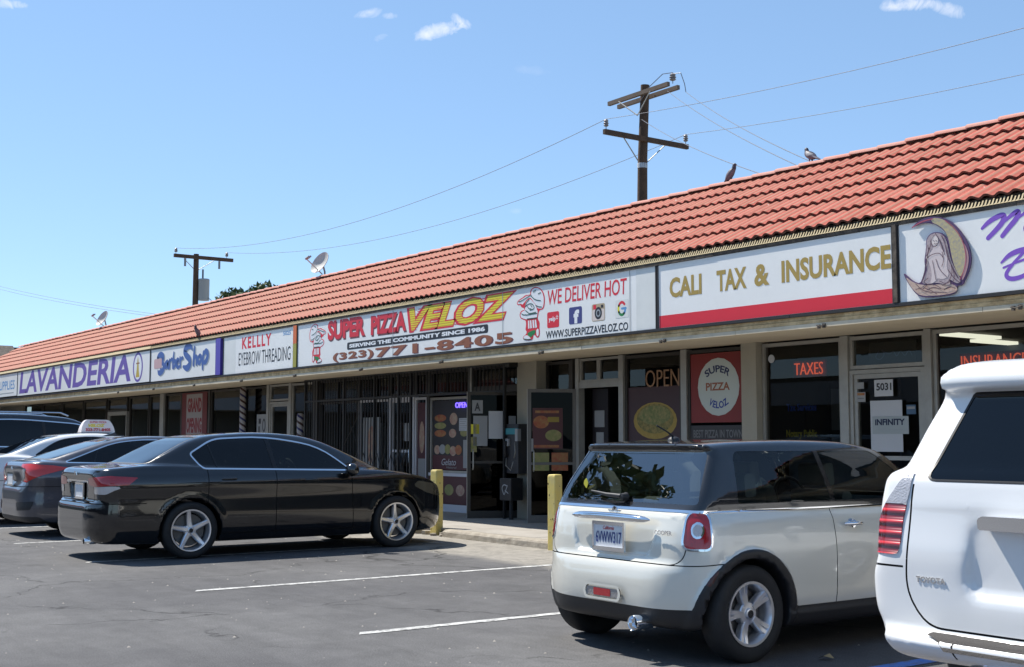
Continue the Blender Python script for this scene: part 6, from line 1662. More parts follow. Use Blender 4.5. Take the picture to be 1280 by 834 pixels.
# ---- things behind that glass
M_paper = mat('paper_white', (0.50, 0.52, 0.55), 0.8); M_paper2 = mat('paper_grey', (0.30, 0.31, 0.32), 0.8); M_paperd = mat('paper_dim', (.16, .165, .17), .8)
M_poster = mat('poster_maroon', (0.075, 0.016, 0.022), 0.5); M_posterb = mat('poster_dark', (0.022, 0.018, 0.022), 0.5)
M_foodA = mat('print_food_red', (0.32, 0.07, 0.035), .6, noise=(11, 1.0, (0.35, 0.20, 0.07))); M_foodB = mat('print_food_green', (0.20, 0.22, 0.07), .6, noise=(12, 1.0, (0.34, 0.28, 0.12)))
M_foodC = mat('print_food_cream', (0.42, 0.33, 0.24), .6, noise=(11, 1.0, (0.35, 0.14, 0.12))); M_dkblue = mat('print_deep_blue', (.02, .05, .28), .5)
def card(name, label, cat, x0, x1, z0, z1, m, y=YW - .012, prints=(), group=None, dirv=None, org_=None):
    t = thing(name, label, cat, ((x0 + x1) / 2, y, z0), group=group)
    q = MB(); q.box(x0, x1, y, y + .003, z0, z1); f = q.build('sheet', m, t, W=True)
    for pi_, pr in enumerate(prints):
        kind, args = pr[0], pr[1:]
        yy = y - .001 - .0006 * pi_
        if kind == 'ell':
            cx, cz, rx, rz, mm = args; q = MB(); q.prism(ell(cx, cz, rx, rz, 20), yy - .0004, yy, 'y'); q.build('print', mm, t, W=True)
        elif kind == 'rect':
            a, b, c, d, mm = args; q = MB(); q.box(a, b, yy - .0004, yy, c, d); q.build('print', mm, t, W=True)
        elif kind == 'txt':
            s_, a, b, c, d, mm = args[:6]; kw = args[6] if len(args) > 6 else {}
            text_mesh('lettering', s_, mm, t, width=b - a, height=d - c, depth=.0004, origin=(a, yy, c), W=True, **kw)
    return t
def lines(x0, x1, z0, z1, n, m=M_paperd):
    return [('rect', x0 + .02, x1 - .02 - (x1 - x0) * .12 * (i % 3), z1 - (i + .5) * (z1 - z0) / n - .006, z1 - (i + .5) * (z1 - z0) / n, m) for i in range(n)]
card('menu_poster', 'maroon gelato and hot dog menu poster in the window under the OPEN sign', 'poster', -19.78, -18.60, .86, 2.12, M_posterb, prints=[
    ('rect', -19.78, -18.60, .86, 1.12, M_poster), ('ell', -19.52, 1.80, .20, .065, M_foodA), ('ell', -19.52, 1.66, .20, .06, M_foodB), ('ell', -19.52, 1.52, .20, .065, M_foodA),
    ('ell', -19.07, 1.78, .13, .11, M_foodC), ('ell', -19.10, 1.52, .12, .08, M_foodC), ('ell', -18.72, 1.53, .13, .07, M_foodB),
    ('ell', -19.62, 1.22, .10, .085, M_foodC), ('ell', -19.44, 1.23, .11, .09, M_paper2), ('ell', -19.26, 1.23, .10, .09, M_foodB), ('ell', -19.08, 1.20, .11, .09, M_foodC), ('ell', -18.90, 1.22, .11, .09, M_foodA),
    ('txt', 'Gelato', -19.46, -18.98, .94, 1.06, M_paper, dict(shear=.3)), ('txt', 'Natural', -19.30, -18.96, .885, .92, M_paper2, dict(shear=.2)), ('rect', -18.74, -18.62, .9, 1.4, M_paper2)])
card('food_poster', 'maroon poster of burgers in the lower panel beneath the gelato menu', 'poster', -19.80, -18.57, .26, .74, M_poster, y=YW - .055, prints=[('ell', -19.55, .50, .15, .10, M_foodC), ('ell', -19.15, .50, .15, .10, M_foodB), ('ell', -18.78, .50, .14, .10, M_foodC)])
box_part('lower_panel', M_poster, -19.84, -18.54, YW - .05, YW - .0, .24, .745)
card('paper_notice', 'white sheet taped to the gelato window beneath the OPEN sign', 'notice', -18.88, -18.60, 1.56, 1.79, M_paper, y=YW - .020, prints=lines(-18.88, -18.60, 1.56, 1.79, 6))
def neon(name, label, s_, x0, x1, z0, z1, col_, st, y, bg_=None, z=None, r=.0):
    t = thing(name, label, 'neon sign', ((x0 + x1) / 2, y, z0))
    q = MB(); q.box(x0 - .04, x1 + .04, y + .02, y + .03, z0 - .03, z1 + .03); q.build('backing', bg_ or M_posterb, t, W=True)
    text_mesh('tube_lettering', s_, mat('neon_%s_%.2f' % (s_, col_[0]), col_, .4, emit=(col_, st)), t, width=x1 - x0, height=z1 - z0, depth=.012, origin=(x0, y, z0), bold=-.012 if r == 0 else r, W=True)
    return t
neon('neon_sign', 'small violet OPEN sign above the gelato poster', 'OPEN', -18.98, -18.58, 1.975, 2.075, (0.16, 0.10, 1.0), 1.6, YW - .03, r=.01)
# shop window stuff behind the bars
card('door_notice', 'block of pale opening-hours lettering on the barred door', 'notice', -21.02, -20.86, 1.25, 1.75, M_posterb, prints=lines(-21.02, -20.86, 1.25, 1.75, 9, M_paper2), y=YW - .045)
card('paper_notice', 'white sheet on the right side of the barred door', 'notice', -20.80, -20.60, 1.38, 1.72, M_paper2, y=YW - .045)
card('clothing_poster', 'pale poster in the window left of the barred door', 'poster', -22.45, -21.75, .6, 1.85, M_paper2, prints=[('ell', -22.1, 1.3, .18, .38, M_foodC), ('rect', -22.4, -21.8, .62, .8, M_foodA)])
card('fashion_poster', 'tall poster of a figure in the narrow window right of the barred door', 'poster', -20.33, -20.02, .6, 2.1, M_poster, prints=[('ell', -20.17, 1.45, .09, .30, M_foodC), ('rect', -20.3, -20.05, .65, 1.05, M_paper2)])
# manikins / goods as vague pale shapes inside the dress shop
for i, (x, y, s_) in enumerate(((-23.6, 13.0, .5), (-23.0, 13.1, .42), (-22.1, 13.1, .35))):
    t = thing('dress_form', ['grey dress form standing leftmost behind the barred window', 'grey dress form between the other two behind the barred window', 'grey dress form nearest the barred door'][i], 'mannequin', (x, y, .1))
    q = MB(); q.lathe([(.02, 0), (.20, .02), (.02, .05), (.02, .75), (.16, .78), (.19, .95), (.13, 1.15), (.17, 1.35), (.14, 1.5), (.05, 1.56), (.05, 1.65), (.001, 1.66)], 16, 'z'); q.build('form', [M_paper2, M_paperd, M_foodC][i], t, smooth=True, autosmooth=50)

# ---- open door leaves
def leaf(name, label, hx, hy, ex, ey, z1=2.20, frame=M_alu, prints=None, lowfill=True):
    L = math.hypot(ex - hx, ey - hy); a = math.atan2(ey - hy, ex - hx)
    t = thing(name, label, 'door', (hx, hy, .11), a)
    w = .055; q = MB(); d = .022; h = z1 - .11
    q.box(0, w, -d, d, 0, h); q.box(L - w, L, -d, d, 0, h); q.box(w, L - w, -d, d, h - w, h); q.box(w, L - w, -d, d, 0, .12); q.box(w, L - w, -d, d, .90, .94)
    q.build('frame', frame, t)
    e = MB(); e.box(L + .001, L + .005, -d, d, 0, h); e.build('edge_strip', M_alu if frame != M_alu else M_whiterail, t)
    g_ = MB(); g_.box(w, L - w, -.004, .004, .12, h - w); g_.build('pane', glass('door_glass', (.04, .042, .045), 0.16), t)
    hd = MB()
    for s_ in (-1, 1): hd.tube([(L - .09, s_ * .03, .80), (L - .09, s_ * .075, .83), (L - .09, s_ * .075, 1.10), (L - .09, s_ * .03, 1.13)], .011, 6)
    hd.build('handle', M_alu, t)
    return t, L
def on_leaf(t, L, side, u0, u1, z0, z1, m, name='sheet', lvl=0, shape='rect'):
    """a print on the leaf seen from the front; u measured from the free edge"""
    y = side * (.006 + .0012 * lvl); q = MB(); a, b = L - u1, L - u0
    if shape == 'rect': q.box(a, b, min(y, y + side * .0006), max(y, y + side * .0006), z0 - .11, z1 - .11)
    else: q.prism(ell((a + b) / 2, (z0 + z1) / 2 - .11, (b - a) / 2, (z1 - z0) / 2, 20), min(y, y + side * .0006), max(y, y + side * .0006), 'y')
    return q.build(name, m, t)
t, L = leaf('open_door', 'dark glazed door standing open with an A card and papers, right of the gelato window', -16.98, 12.33, -17.36, 11.50, frame=M_alu_dark)
sd = -1
# which side faces the viewer: the one towards -x
sd = 1 if True else -1
def side_of(hx, hy, ex, ey):    # +1 when local +y faces the camera
    a = math.atan2(ey - hy, ex - hx); nx_, ny_ = -math.sin(a), math.cos(a)
    return 1 if (nx_ * (0 - hx) + ny_ * (0 - hy)) > 0 else -1
sd = side_of(-16.98, 12.33, -17.36, 11.50)
on_leaf(t, L, sd, .08, .26, 1.84, 2.06, M_paper2, 'grade_card')
for (a, b, c, d, m_) in ((.10, .34, 1.30, 1.80, M_paper2), (.36, .62, 1.42, 1.88, M_paper), (.70, .82, 1.25, 1.80, M_paper2), (.06, .2, 1.50, 1.66, M_yel2), (.06, .16, 1.2, 1.45, M_foodB)): on_leaf(t, L, sd, a, b, c, d, m_, 'notice', 1)
U_ = Vector((math.cos(math.atan2(11.50 - 12.33, -17.36 + 16.98)), math.sin(math.atan2(11.50 - 12.33, -17.36 + 16.98)), 0))
text_mesh('lettering', 'A', M_ink, t, width=.10, height=.14, depth=.0006, origin=((L - .12) if sd > 0 else (L - .22), sd * .0078, 1.88 - .11), ux=(-sd * -1 if False else (1 if sd < 0 else -1), 0, 0), bold=.03)
t, L = leaf('open_door', 'glazed pizza shop door standing open, its menu posters showing round pizzas', -15.47, 12.30, -15.83, 11.62, frame=mat('grey_door_frame', (.13, .125, .12), .5, metal=.3))
sd = side_of(-15.47, 12.30, -15.83, 11.62)
on_leaf(t, L, sd, .08, .56, 1.26, 1.90, M_poster, 'menu_poster'); on_leaf(t, L, sd, .09, .34, 1.58, 1.78, M_foodA, 'print', 1, 'ell'); on_leaf(t, L, sd, .28, .54, 1.38, 1.56, M_foodB, 'print', 1, 'ell')
on_leaf(t, L, sd, .12, .5, 1.82, 1.86, M_foodA, 'print', 1); on_leaf(t, L, sd, .32, .5, 1.68, 1.76, mat('print_dull_yellow', (.3, .22, .04), .6), 'print', 2); on_leaf(t, L, sd, .1, .5, 1.28, 1.32, M_foodA, 'print', 1)
on_leaf(t, L, sd, .08, .34, .92, 1.20, M_foodB, 'photo_print', 1); on_leaf(t, L, sd, .38, .64, .92, 1.20, M_foodA, 'photo_print', 1)
on_leaf(t, L, sd, .02, .09, 1.22, 1.42, M_paper2, 'lock_plate', 1)
# papers on the inner door seen through the doorway
q = MB(); q.box(-15.36, -15.31, 12.45, 13.2, .12, 2.2); 
inner = thing('inner_door', 'dark inner door with two white notices inside the pizza doorway', 'door', (-15.33, 12.5, .1))
q = MB(); q.box(-15.36, -14.98, 12.55, 12.59, .12, 2.2); q.build('leaf', M_posterb, inner, W=True)
for (a, b, c, d) in ((-15.30, -15.06, 1.60, 1.86), (-15.26, -15.08, 1.30, 1.52), (-15.22, -15.14, 1.14, 1.26)):
    q = MB(); q.box(a, b, 12.543, 12.549, c, d); q.build('notice', M_paper2, inner, W=True)

# ---- pizza shop windows
t = card('pizza_poster', 'dark window poster of one big round pizza under the OPEN neon', 'poster', -14.25, -13.11, .9, 2.18, mat('poster_black_red', (.05, .022, .026), .5), prints=[('ell', -13.66, 1.68, .47, .27, mat('print_crust', (.36, .26, .06), .6, noise=(12, .7, (.28, .17, .03)))), ('ell', -13.66, 1.71, .40, .22, mat('print_cheese', (.30, .22, .07), .6, noise=(17, 1., (.06, .09, .02)))), ('ell', -13.66, 1.76, .34, .14, mat('print_greens', (.12, .16, .05), .6, noise=(22, 1., (.32, .26, .10))))])
neon('neon_sign', 'large dim OPEN neon over the pizza poster', 'OPEN', -13.84, -13.12, 2.17, 2.42, (0.22, 0.12, 0.06), .05, YW - .02)
mw = card('shop_poster', 'red window poster with a white oval reading SUPER PIZZA VELOZ', 'poster', -12.88, -11.86, 1.64, 2.60, mat('poster_red', (.21, .02, .017), .5, noise=(1.5, .5, (.16, .02, .02))), y=YW - .03, prints=[('ell', -12.34, 2.13, .40, .40, mat('print_pale', (.50, .55, .52), .5)), ('txt', 'PIZZA', -12.58, -12.12, 2.08, 2.19, M_brownp, dict(bold=.03))])
def arcwarp(R, up, xc):
    def f(x, y):
        th_ = (x - xc) / R; rr = R + (y if up else -y)
        return (xc + rr * np.sin(th_), (rr * np.cos(th_) - R) if up else (R - rr * np.cos(th_) - 0))
    return f
text_mesh('lettering', 'SUPER', mat('print_ink_blue', (.02, .03, .10), .5), mw, width=.44, height=.10, depth=.0004, origin=(-12.57, YW - .0325, 2.33), bold=.03, W=True, warp=arcwarp(.34, True, .22))
text_mesh('lettering', 'VELOZ', M_dkblue, mw, width=.44, height=.10, depth=.0004, origin=(-12.56, YW - .0325, 1.83), bold=.03, W=True, warp=arcwarp(.34, False, .22))
card('window_lettering', 'grey BEST PIZZA IN TOWN strip under the red oval poster', 'window sign', -12.90, -11.85, .85, 1.60, mat('strip_dark', (.035, .033, .035), .5), y=YW - .028, prints=[('txt', 'BEST PIZZA IN TOWN', -12.84, -11.90, 1.43, 1.54, M_paperd, dict(bold=.02))])
# ---- tax office
neon('neon_sign', 'red TAXES neon sign in the window right of the beige pilaster', 'TAXES', -11.04, -10.57, 2.235, 2.39, (1.0, 0.13, 0.03), .55, YW + .06, bg_=mat('neon_board_red', (.10, .004, .01), .5))
neon('neon_sign', 'red INSURANCE neon sign above the white off-roader', 'INSURANCE', -8.56, -7.74, 2.20, 2.35, (1.0, 0.14, 0.04), .5, YW + .06, bg_=mat('neon_board_red', (.10, .004, .01), .5))
def glow(name, label, s_, x0, x1, z0, z1, m):
    t = thing(name, label, 'window lettering', ((x0 + x1) / 2, YW + .05, z0)); text_mesh('lettering', s_, m, t, width=x1 - x0, height=z1 - z0, depth=.004, origin=(x0, YW + .05, z0), bold=.03, W=True)
glow('window_lettering', 'blue Tax Services lettering low in the TAXES window', 'Tax Services', -11.18, -10.68, 1.77, 1.87, mat('letter_blue', (.02, .06, .32), .5)); glow('window_lettering', 'yellow Notary Public lettering low in the TAXES window', 'Notary Public', -11.19, -10.68, 1.41, 1.53, mat('letter_yellow', (.42, .34, .03), .5))
t = thing('window_sticker', 'round white sticker in the top left corner of the TAXES window', 'sticker', (-11.38, YW - .01, 2.46)); q = MB(); q.prism(ell(-11.38, 2.465, .055, .055, 20), YW - .008, YW - .004, 'y'); q.build('disc', M_paper, t, W=True)
card('house_number', 'white card with the number 5031 at the top of the tax office door', 'number card', -9.70, -9.43, 1.92, 2.12, M_paper, y=YW - .045, prints=[('txt', '5031', -9.67, -9.45, 1.99, 2.08, M_ink, dict(bold=.03))])
card('door_notice', 'tall blank white sheet on the tax office door', 'notice', -9.77, -9.31, 1.26, 1.87, M_paper, y=YW - .040, prints=[('rect', -9.77, -9.31, 1.55, 1.553, M_paper2)])
card('door_sign', 'grey INFINITY card overlapping the tall white sheet on the door', 'sign', -9.74, -9.22, 1.47, 1.68, mat('card_grey', (.36, .40, .41), .6), y=YW - .046, prints=[('txt', 'iNFINITY', -9.70, -9.27, 1.575, 1.65, M_dkblue if False else mat('print_navy2', (.012, .02, .06), .5), dict(bold=.04)), ('txt', 'a KEMPER company', -9.66, -9.30, 1.51, 1.54, M_grey, {})])
card('door_sticker', 'small white and red notice at the left of the tax office door', 'sticker', -9.97, -9.84, 1.86, 1.98, M_paper2, y=YW - .040, prints=[('rect', -9.96, -9.85, 1.94, 1.97, M_foodA), ('rect', -9.95, -9.86, 1.90, 1.905, M_ink)])
card('door_sticker', 'small square white sticker in the top left corner of the door', 'sticker', -9.97, -9.86, 2.02, 2.10, M_paper2, y=YW - .040)
card('door_sticker', 'small blue sticker at the right of the tax office door', 'sticker', -9.25, -9.12, 1.70, 1.81, mat('sticker_blue', (.06, .12, .2), .6), y=YW - .040, prints=[('rect', -9.24, -9.13, 1.76, 1.79, M_paper2)])
t = thing('transom_sign', 'unlit Open neon panel above the tax office door', 'neon sign', (-9.5, YW + .08, 2.3)); q = MB(); q.box(-9.86, -9.18, YW + .08, YW + .09, 2.31, 2.58); q.build('board', mat('grey_board', (.05, .055, .055), .5), t, W=True)
ribbons([([(-9.72, 2.47), (-9.78, 2.40), (-9.70, 2.36), (-9.62, 2.44), (-9.70, 2.50), (-9.56, 2.42), (-9.50, 2.48), (-9.46, 2.38), (-9.40, 2.48), (-9.34, 2.38), (-9.28, 2.48), (-9.24, 2.40)], .012)], mat('neon_off', (.10, .12, .16), .3), t, y=YW + .078)
# desk and shelf shapes in the office
for (nm, lb, x0, x1, y0, y1, z1) in (('filing_cabinet', 'dark cabinet inside behind the TAXES window', -11.5, -11.0, 13.6, 14.2, 2.2), ('desk', 'grey desk inside the tax office', -10.4, -9.2, 13.8, 14.5, .85)):
    t = thing(nm, lb, nm.replace('_', ' '), (x0, y0, .1)); q = MB(); q.box(x0, x1, y0, y1, .1, z1); q.build('carcass', M_posterb if 'cab' in nm else M_paperd, t, W=True, bevel=.01)
    q = MB(); 
    for k in range(3): q.box(x0 + .06, x1 - .06, y0 - .02, y0 - .001, .2 + k * (z1 - .2) / 3, .1 + (k + 1) * (z1 - .2) / 3)
    q.build('drawers', M_paperd, t, W=True, kind='stuff')
# ---- barber shop front
def stripes():
    M = bpy.data.materials.new('barber_stripes'); M.use_nodes = True; n = M.node_tree.nodes; l = M.node_tree.links; p = n['Principled BSDF']
    tcn = n.new('ShaderNodeTexCoord'); sp = n.new('ShaderNodeSeparateXYZ'); l.new(tcn.outputs['Object'], sp.inputs[0])
    def m_(op, a, b=None):
        x = n.new('ShaderNodeMath'); x.operation = op
        for i, v in enumerate((a, b)):
            if v is None: continue
            if isinstance(v, (int, float)): x.inputs[i].default_value = v
            else: l.new(v, x.inputs[i])
        return x.outputs[0]
    an = m_('DIVIDE', m_('ARCTAN2', sp.outputs['Y'], sp.outputs['X']), 2 * PI)
    f = m_('FRACT', m_('ADD', m_('MULTIPLY', sp.outputs['Z'], 3.6), an))
    r = n.new('ShaderNodeValToRGB'); r.color_ramp.interpolation = 'CONSTANT'; e = r.color_ramp.elements
    e[0].position = 0; e[0].color = (.42, .40, .40, 1); e[1].position = .3; e[1].color = (.03, .03, .12, 1)
    for q_, c in ((.5, (.42, .40, .40)), (.8, (.05, .015, .015))): x = e.new(q_); x.color = (*c, 1)
    l.new(f, r.inputs[0]); l.new(r.outputs[0], p.inputs['Base Color']); return M
M_barber = stripes()
for (x, z0, z1, r_, lb) in ((-28.05, .1, 2.66, .075, 'tall spiral-striped pole beside the eyebrow sign end, left of the door'), (-24.95, .1, 1.98, .075, 'shorter spiral-striped pole beside the black security bars')):
    t = thing('barber_pole', lb, 'barber pole', (x, 12.15, z0)); q = MB(); q.lathe([(.001, 0), (r_, 0), (r_, z1 - z0 - .02), (r_ * .7, z1 - z0), (.001, z1 - z0)], 20, 'z'); q.build('striped_tube', M_barber, t, smooth=True, autosmooth=50)
    q = MB(); q.lathe([(r_ + .012, 0), (r_ + .012, .06), (r_, .07)], 20, 'z'); q.build('foot_ring', M_alu, t)
card('grand_opening_banner', 'maroon and white GRAND OPENING banner in the barber shop window', 'banner', -32.40, -30.66, 1.2, 2.64, mat('banner_maroon', (.14, .02, .025), .6), y=YW - .05, prints=[('rect', -32.08, -30.98, 1.2, 2.60, mat('banner_white', (.32, .30, .30), .7)), ('txt', 'GRAND', -32.0, -31.02, 2.12, 2.50, M_foodA if False else mat('banner_red', (.22, .02, .03), .6), dict(bold=.05)), ('txt', 'OPENING', -32.05, -31.0, 1.58, 1.98, mat('banner_red', (.22, .02, .03), .6), dict(bold=.05))])
card('barber_notice', 'white notice with dark drawing in the window left of the threading shop door', 'notice', -27.66, -27.06, 1.45, 2.00, M_paper2, prints=[('rect', -27.55, -27.42, 1.78, 1.9, M_ink), ('ell', -27.25, 1.74, .09, .16, M_ink), ('ell', -27.25, 1.74, .05, .11, M_paper2), ('rect', -27.55, -27.48, 1.5, 1.72, M_ink)])
card('paper_notice', 'cream sheet in the window beside the shorter barber pole', 'notice', -25.30, -25.02, 1.58, 1.86, mat('paper_cream', (.36, .33, .24), .7))
# ---- payphone and meter box by the pilaster
t = thing('payphone', 'wall payphone with a teal header between the two open doors', 'payphone', (-16.72, 12.1, .8))
q = MB(); q.box(-16.95, -16.58, 11.98, 12.18, .85, 1.66); q.build('cabinet', mat('phone_grey', (.04, .04, .045), .5), t, W=True, bevel=.012)
q = MB(); q.box(-16.95, -16.56, 11.955, 11.978, 1.49, 1.59); q.build('header', mat('teal_panel', (.04, .22, .26), .5), t, W=True)
q = MB(); q.box(-16.60, -16.53, 11.93, 12.0, 1.38, 1.58); q.box(-16.88, -16.80, 11.94, 11.977, 1.30, 1.42); q.build('labels', M_paper2, t, W=True, kind='stuff')
q = MB(); q.tube([(-16.86, 11.94, 1.38), (-16.87, 11.92, 1.25), (-16.86, 11.94, 1.12)], [.03, .018, .03], 8); q.build('handset', M_black_plastic, t, W=True, smooth=True)
q = MB(); q.tube([(-16.86, 11.94, 1.10), (-16.84, 11.92, .98), (-16.72, 11.93, .90), (-16.66, 11.94, 1.05)], .007, 5); q.tube([(-16.62, 11.94, 1.36), (-16.58, 11.92, 1.2), (-16.63, 11.93, 1.1)], .008, 5); q.build('cords', M_alu, t, W=True, smooth=True, kind='stuff')
t = thing('newspaper_box', 'black newspaper box on a post below the payphone', 'newspaper box', (-16.66, 11.9, .1))
q = MB(); q.box(-16.82, -16.50, 11.78, 12.02, .42, .78); q.build('case', M_frame_dark, t, W=True, bevel=.012)
q = MB(); q.tube([(-16.66, 11.9, .1), (-16.66, 11.9, .42)], .035, 8); q.build('leg', M_frame_dark, t, W=True)
ribbons([([(-16.70, .52), (-16.76, .62), (-16.70, .68), (-16.62, .66)], .02), ([(-16.68, .52), (-16.60, .66)], .018), ([(-16.66, .58), (-16.58, .54)], .018)], M_paper2, t, y=11.777, name='emblem')

# ------------------------------------------------------------------ roof things
M_dish = mat('dish_grey', (0.50, 0.49, 0.46), 0.6, noise=(8, .3, (.4, .39, .36)))
def dish(x, y, z, s_, label):
    t = thing('satellite_dish', label, 'satellite dish', (x, y, z - .28), 0)
    n_ = Vector((.20, -.85, .48)).normalized(); rot = n_.to_track_quat('Z', 'Y')
    q = MB(); R0 = .25 * s_
    for k in range(1): pass
    prof = [(R0 * i / 8, .10 * s_ * (i / 8) ** 2) for i in range(9)]
    q.lathe([(max(r_, .001), h) for r_, h in prof] + [(R0 + .006, .10 * s_ + .004), (R0 + .004, .10 * s_ - .012)], 28, 'z')
    q.v = [tuple(rot @ Vector((a, b * 1.12, c)) + Vector((0, 0, .28 * s_ + .04))) for a, b, c in q.v]
    q.build('reflector', M_dish, t, smooth=True, autosmooth=60)
    c0 = Vector((0, 0, .28 * s_ + .04)); low_ = c0 + rot @ Vector((-.02, -R0 * 1.05, .08)) 
    dn = Vector((-.25, -.1, -.96)); foot = c0 + rot @ Vector((0, 0, 0)) - Vector((0, 0, .22 * s_)); f_ = c0 + n_ * .40 * s_ + Vector((-.12, -.05, -.08))
    q = MB(); q.tube([foot + Vector((0, 0, 0)), f_], .014, 6); q.build('feed_arm', M_dish, t)
    q = MB(); q.tube([f_ + Vector((-.02, 0, .0)), f_ + Vector((.10, .02, .03))], [.03, .035], 8); q.tube([f_ + Vector((-.0, .05, .03)), f_ + Vector((.1, .06, .05))], .022, 8); q.build('receiver', M_paper2, t, kind='stuff')
    q = MB(); q.tube([(.0, .06, -.16), (.0, .06, .16 * s_), tuple(c0 - n_ * .02)], .022, 8); q.build('mast', M_alu, t)
    return t
dish(-25.62, 12.98, 5.36, 1.0, 'grey satellite dish on the ridge right of the transformer pole'); dish(-41.4, 12.98, 5.33, 1.0, 'small satellite dish at the far left of the ridge')
def bird(x, y, z, ang, label, pose=0, cols=((.16, .14, .16), (.32, .32, .33))):
    t = thing('pigeon', label, 'pigeon', (x, y, z - .018), ang); t.scale = (.82, .82, .82)
    up_ = (.45, .85)[pose]
    def el(px, py, pz, c, r, ax_=None):
        d = np.sqrt(((px - c[0]) / r[0]) ** 2 + ((py - c[1]) / r[1]) ** 2 + ((pz - c[2]) / r[2]) ** 2); return (d - 1) * min(r)
    def rotp(x_, z_, c, a): ca, sa = math.cos(a), math.sin(a); dx, dz = x_ - c[0], z_ - c[2]; return c[0] + dx * ca + dz * sa, c[2] - dx * sa + dz * ca
    def Fb(x_, y_, z_):
        a, b = rotp(x_, z_, (0, 0, .10), up_)
        f = el(a, y_, b, (0, 0, .10), (.115, .055, .058))
        f = smin(f, el(a, y_, b, (-.15, 0, .098), (.085, .030, .013)), .02)
        hx, hz = (.098, .222) if pose == 0 else (.100, .262)
        f = smin(f, el(x_, y_, z_, (hx * .88, 0, hz - .042), (.026, .025, .045)), .022)
        f = smin(f, el(x_, y_, z_, (hx, 0, hz), (.026, .022, .023)), .012)
        f = smin(f, el(x_, y_, z_, (hx + .032, 0, hz - .004), (.016, .005, .005)), .006)
        f = smin(f, el(x_, np.abs(y_) - .03, z_, (-.0, 0, .05), (.012, .010, .05)), .012)
        return f
    P, T = polygonise(Fb, (-.28, -.09, -.03), (.16, .09, .29), .009); P = project(Fb, P, 2, .004)
    S = Shell(P, T)
    head, rest = S.split(lambda p: -(p[:, 2] - (.165 + .3 * (p[:, 0] - .07))) )
    wing_, body_ = rest.split(lambda p: np.maximum.reduce([.028 - AY(p), X(p) - .05, .085 - Z(p) - X(p) * .1]))
    m1 = mat('pigeon_dark', cols[0], .6, noise=(60, .6, (.08, .08, .10))); m2 = mat('pigeon_light', cols[1], .7, noise=(50, .7, (.12, .12, .13)))
    merge([head, wing_, body_]) 
    b_ = S.obj('body', m1, t, Fb); wing_.obj('wings', m2 if pose == 0 else m1, b_, Fb, .002)
    head.obj('head', mat('pigeon_head', (.05, .045, .06), .5), b_, Fb, .0015)
    q = MB()
    for s_ in (-1, 1):
        q.tube([(0, s_ * .03, .01), (.002, s_ * .03, -.02)], .004, 5)
        for a in (-.5, 0, .5): q.tube([(.002, s_ * .03, -.018), (.002 + .03 * math.cos(a), s_ * .03 + .03 * math.sin(a), -.022)], .003, 4)
    q.build('feet', mat('pigeon_feet', (.35, .08, .06), .6), t, kind='stuff')
    return t
bird(-11.12, RY - .0, RZ + .115, PI * .97, 'pale grey pigeon standing on the ridge, facing left', 0)
bird(-12.62, RY - .0, RZ + .115, .15, 'dark upright pigeon standing on the ridge left of the pale one', 1)
bird(-26.72, 10.47, 3.735, -1.2, 'dark pigeon perched on the eave above the blue barber sign', 1)

# ------------------------------------------------------------------ utility poles and lines
M_wood = mat('pole_wood', (0.105, 0.06, 0.036), 0.9, noise=(4, .8, (0.05, 0.03, 0.02)), bump=(25, .5)); M_woodp = mat('weathered_arm', (0.17, 0.125, 0.095), 0.9, noise=(5, .7, (0.10, 0.07, 0.05)))
M_ins = mat('insulator', (0.24, 0.22, 0.22), 0.4); M_wire = mat('wire', (0.16, 0.16, 0.18), 0.5)
def insul(t, p, s_=1.0):
    q = MB(); q.tube([p, (p[0], p[1], p[2] + .10)], .012, 5); q.lathe([(.001, .08), (.05 * s_, .09), (.075 * s_, .12), (.05 * s_, .15), (.08 * s_, .18), (.05 * s_, .21), (.07 * s_, .25), (.03, .30), (.001, .32)], 12, 'z', p); q.build('insulator', M_ins, t, W=True, smooth=True, autosmooth=50)
PA = (-27.0, 24.0)
t = thing('utility_pole', 'tall wooden power pole with a double top arm, behind the middle of the roof', 'utility pole', (PA[0], PA[1], 0))
q = MB(); q.tube([(PA[0] - .12, PA[1], 0), (PA[0] - .08, PA[1], 6), (PA[0], PA[1], 9.6), (PA[0] + .14, PA[1], 11.75)], [.20, .17, .142, .13], 14); q.build('pole', M_wood, t, W=True, smooth=True, autosmooth=60)
q = MB(); q.lathe([(.147, 9.30), (.151, 9.31), (.151, 9.44), (.147, 9.45)], 14, 'z', (PA[0] - .01, PA[1], 0)); q.build('pole_band', M_paper, t, W=True)
for (y, x0, x1) in ((23.78, -28.25, -25.62), (24.24, -28.35, -25.70)):
    q = MB(); q.box(x0, x1, y - .05, y + .05, 11.40, 11.52); q.build('cross_arm', M_woodp, t, W=True)
q = MB(); q.box(PA[0] + .12, PA[0] + .22, 22.40, 25.65, 10.06, 10.20); q.build('cross_arm', M_wood, t, W=True)
insul(t, (PA[0] + .17, 22.48, 10.2)); insul(t, (PA[0] + .17, 25.57, 10.2)); insul(t, (-25.68, 24.0, 11.52), 1.3)
for (a, b) in (((PA[0] + .10, 23.2, 10.08), (PA[0], 23.83, 9.5)), ((PA[0] + .10, 24.8, 10.08), (PA[0], 24.17, 9.5)), ((-27.7, 23.7, 11.4), (PA[0], 23.82, 10.85)), ((-26.3, 23.7, 11.4), (PA[0], 23.82, 10.85))):
    q = MB(); q.tube([a, b], .018, 5); q.build('brace', M_alu, t, W=True)
q = MB(); q.tube([(-25.68, 24, 11.84), (-26.1, 24, 11.9), (-26.6, 23.9, 11.6), (-26.9, 23.8, 11.2)], .012, 5); q.tube([(-25.66, 24, 11.8), (-25.35, 24, 11.75), (-25.2, 24, 11.4), (-25.15, 24, 11.15)], .012, 5); q.build('jumper_wires', M_wire, t, W=True, kind='stuff')
PB = (-61.7, 24.0)
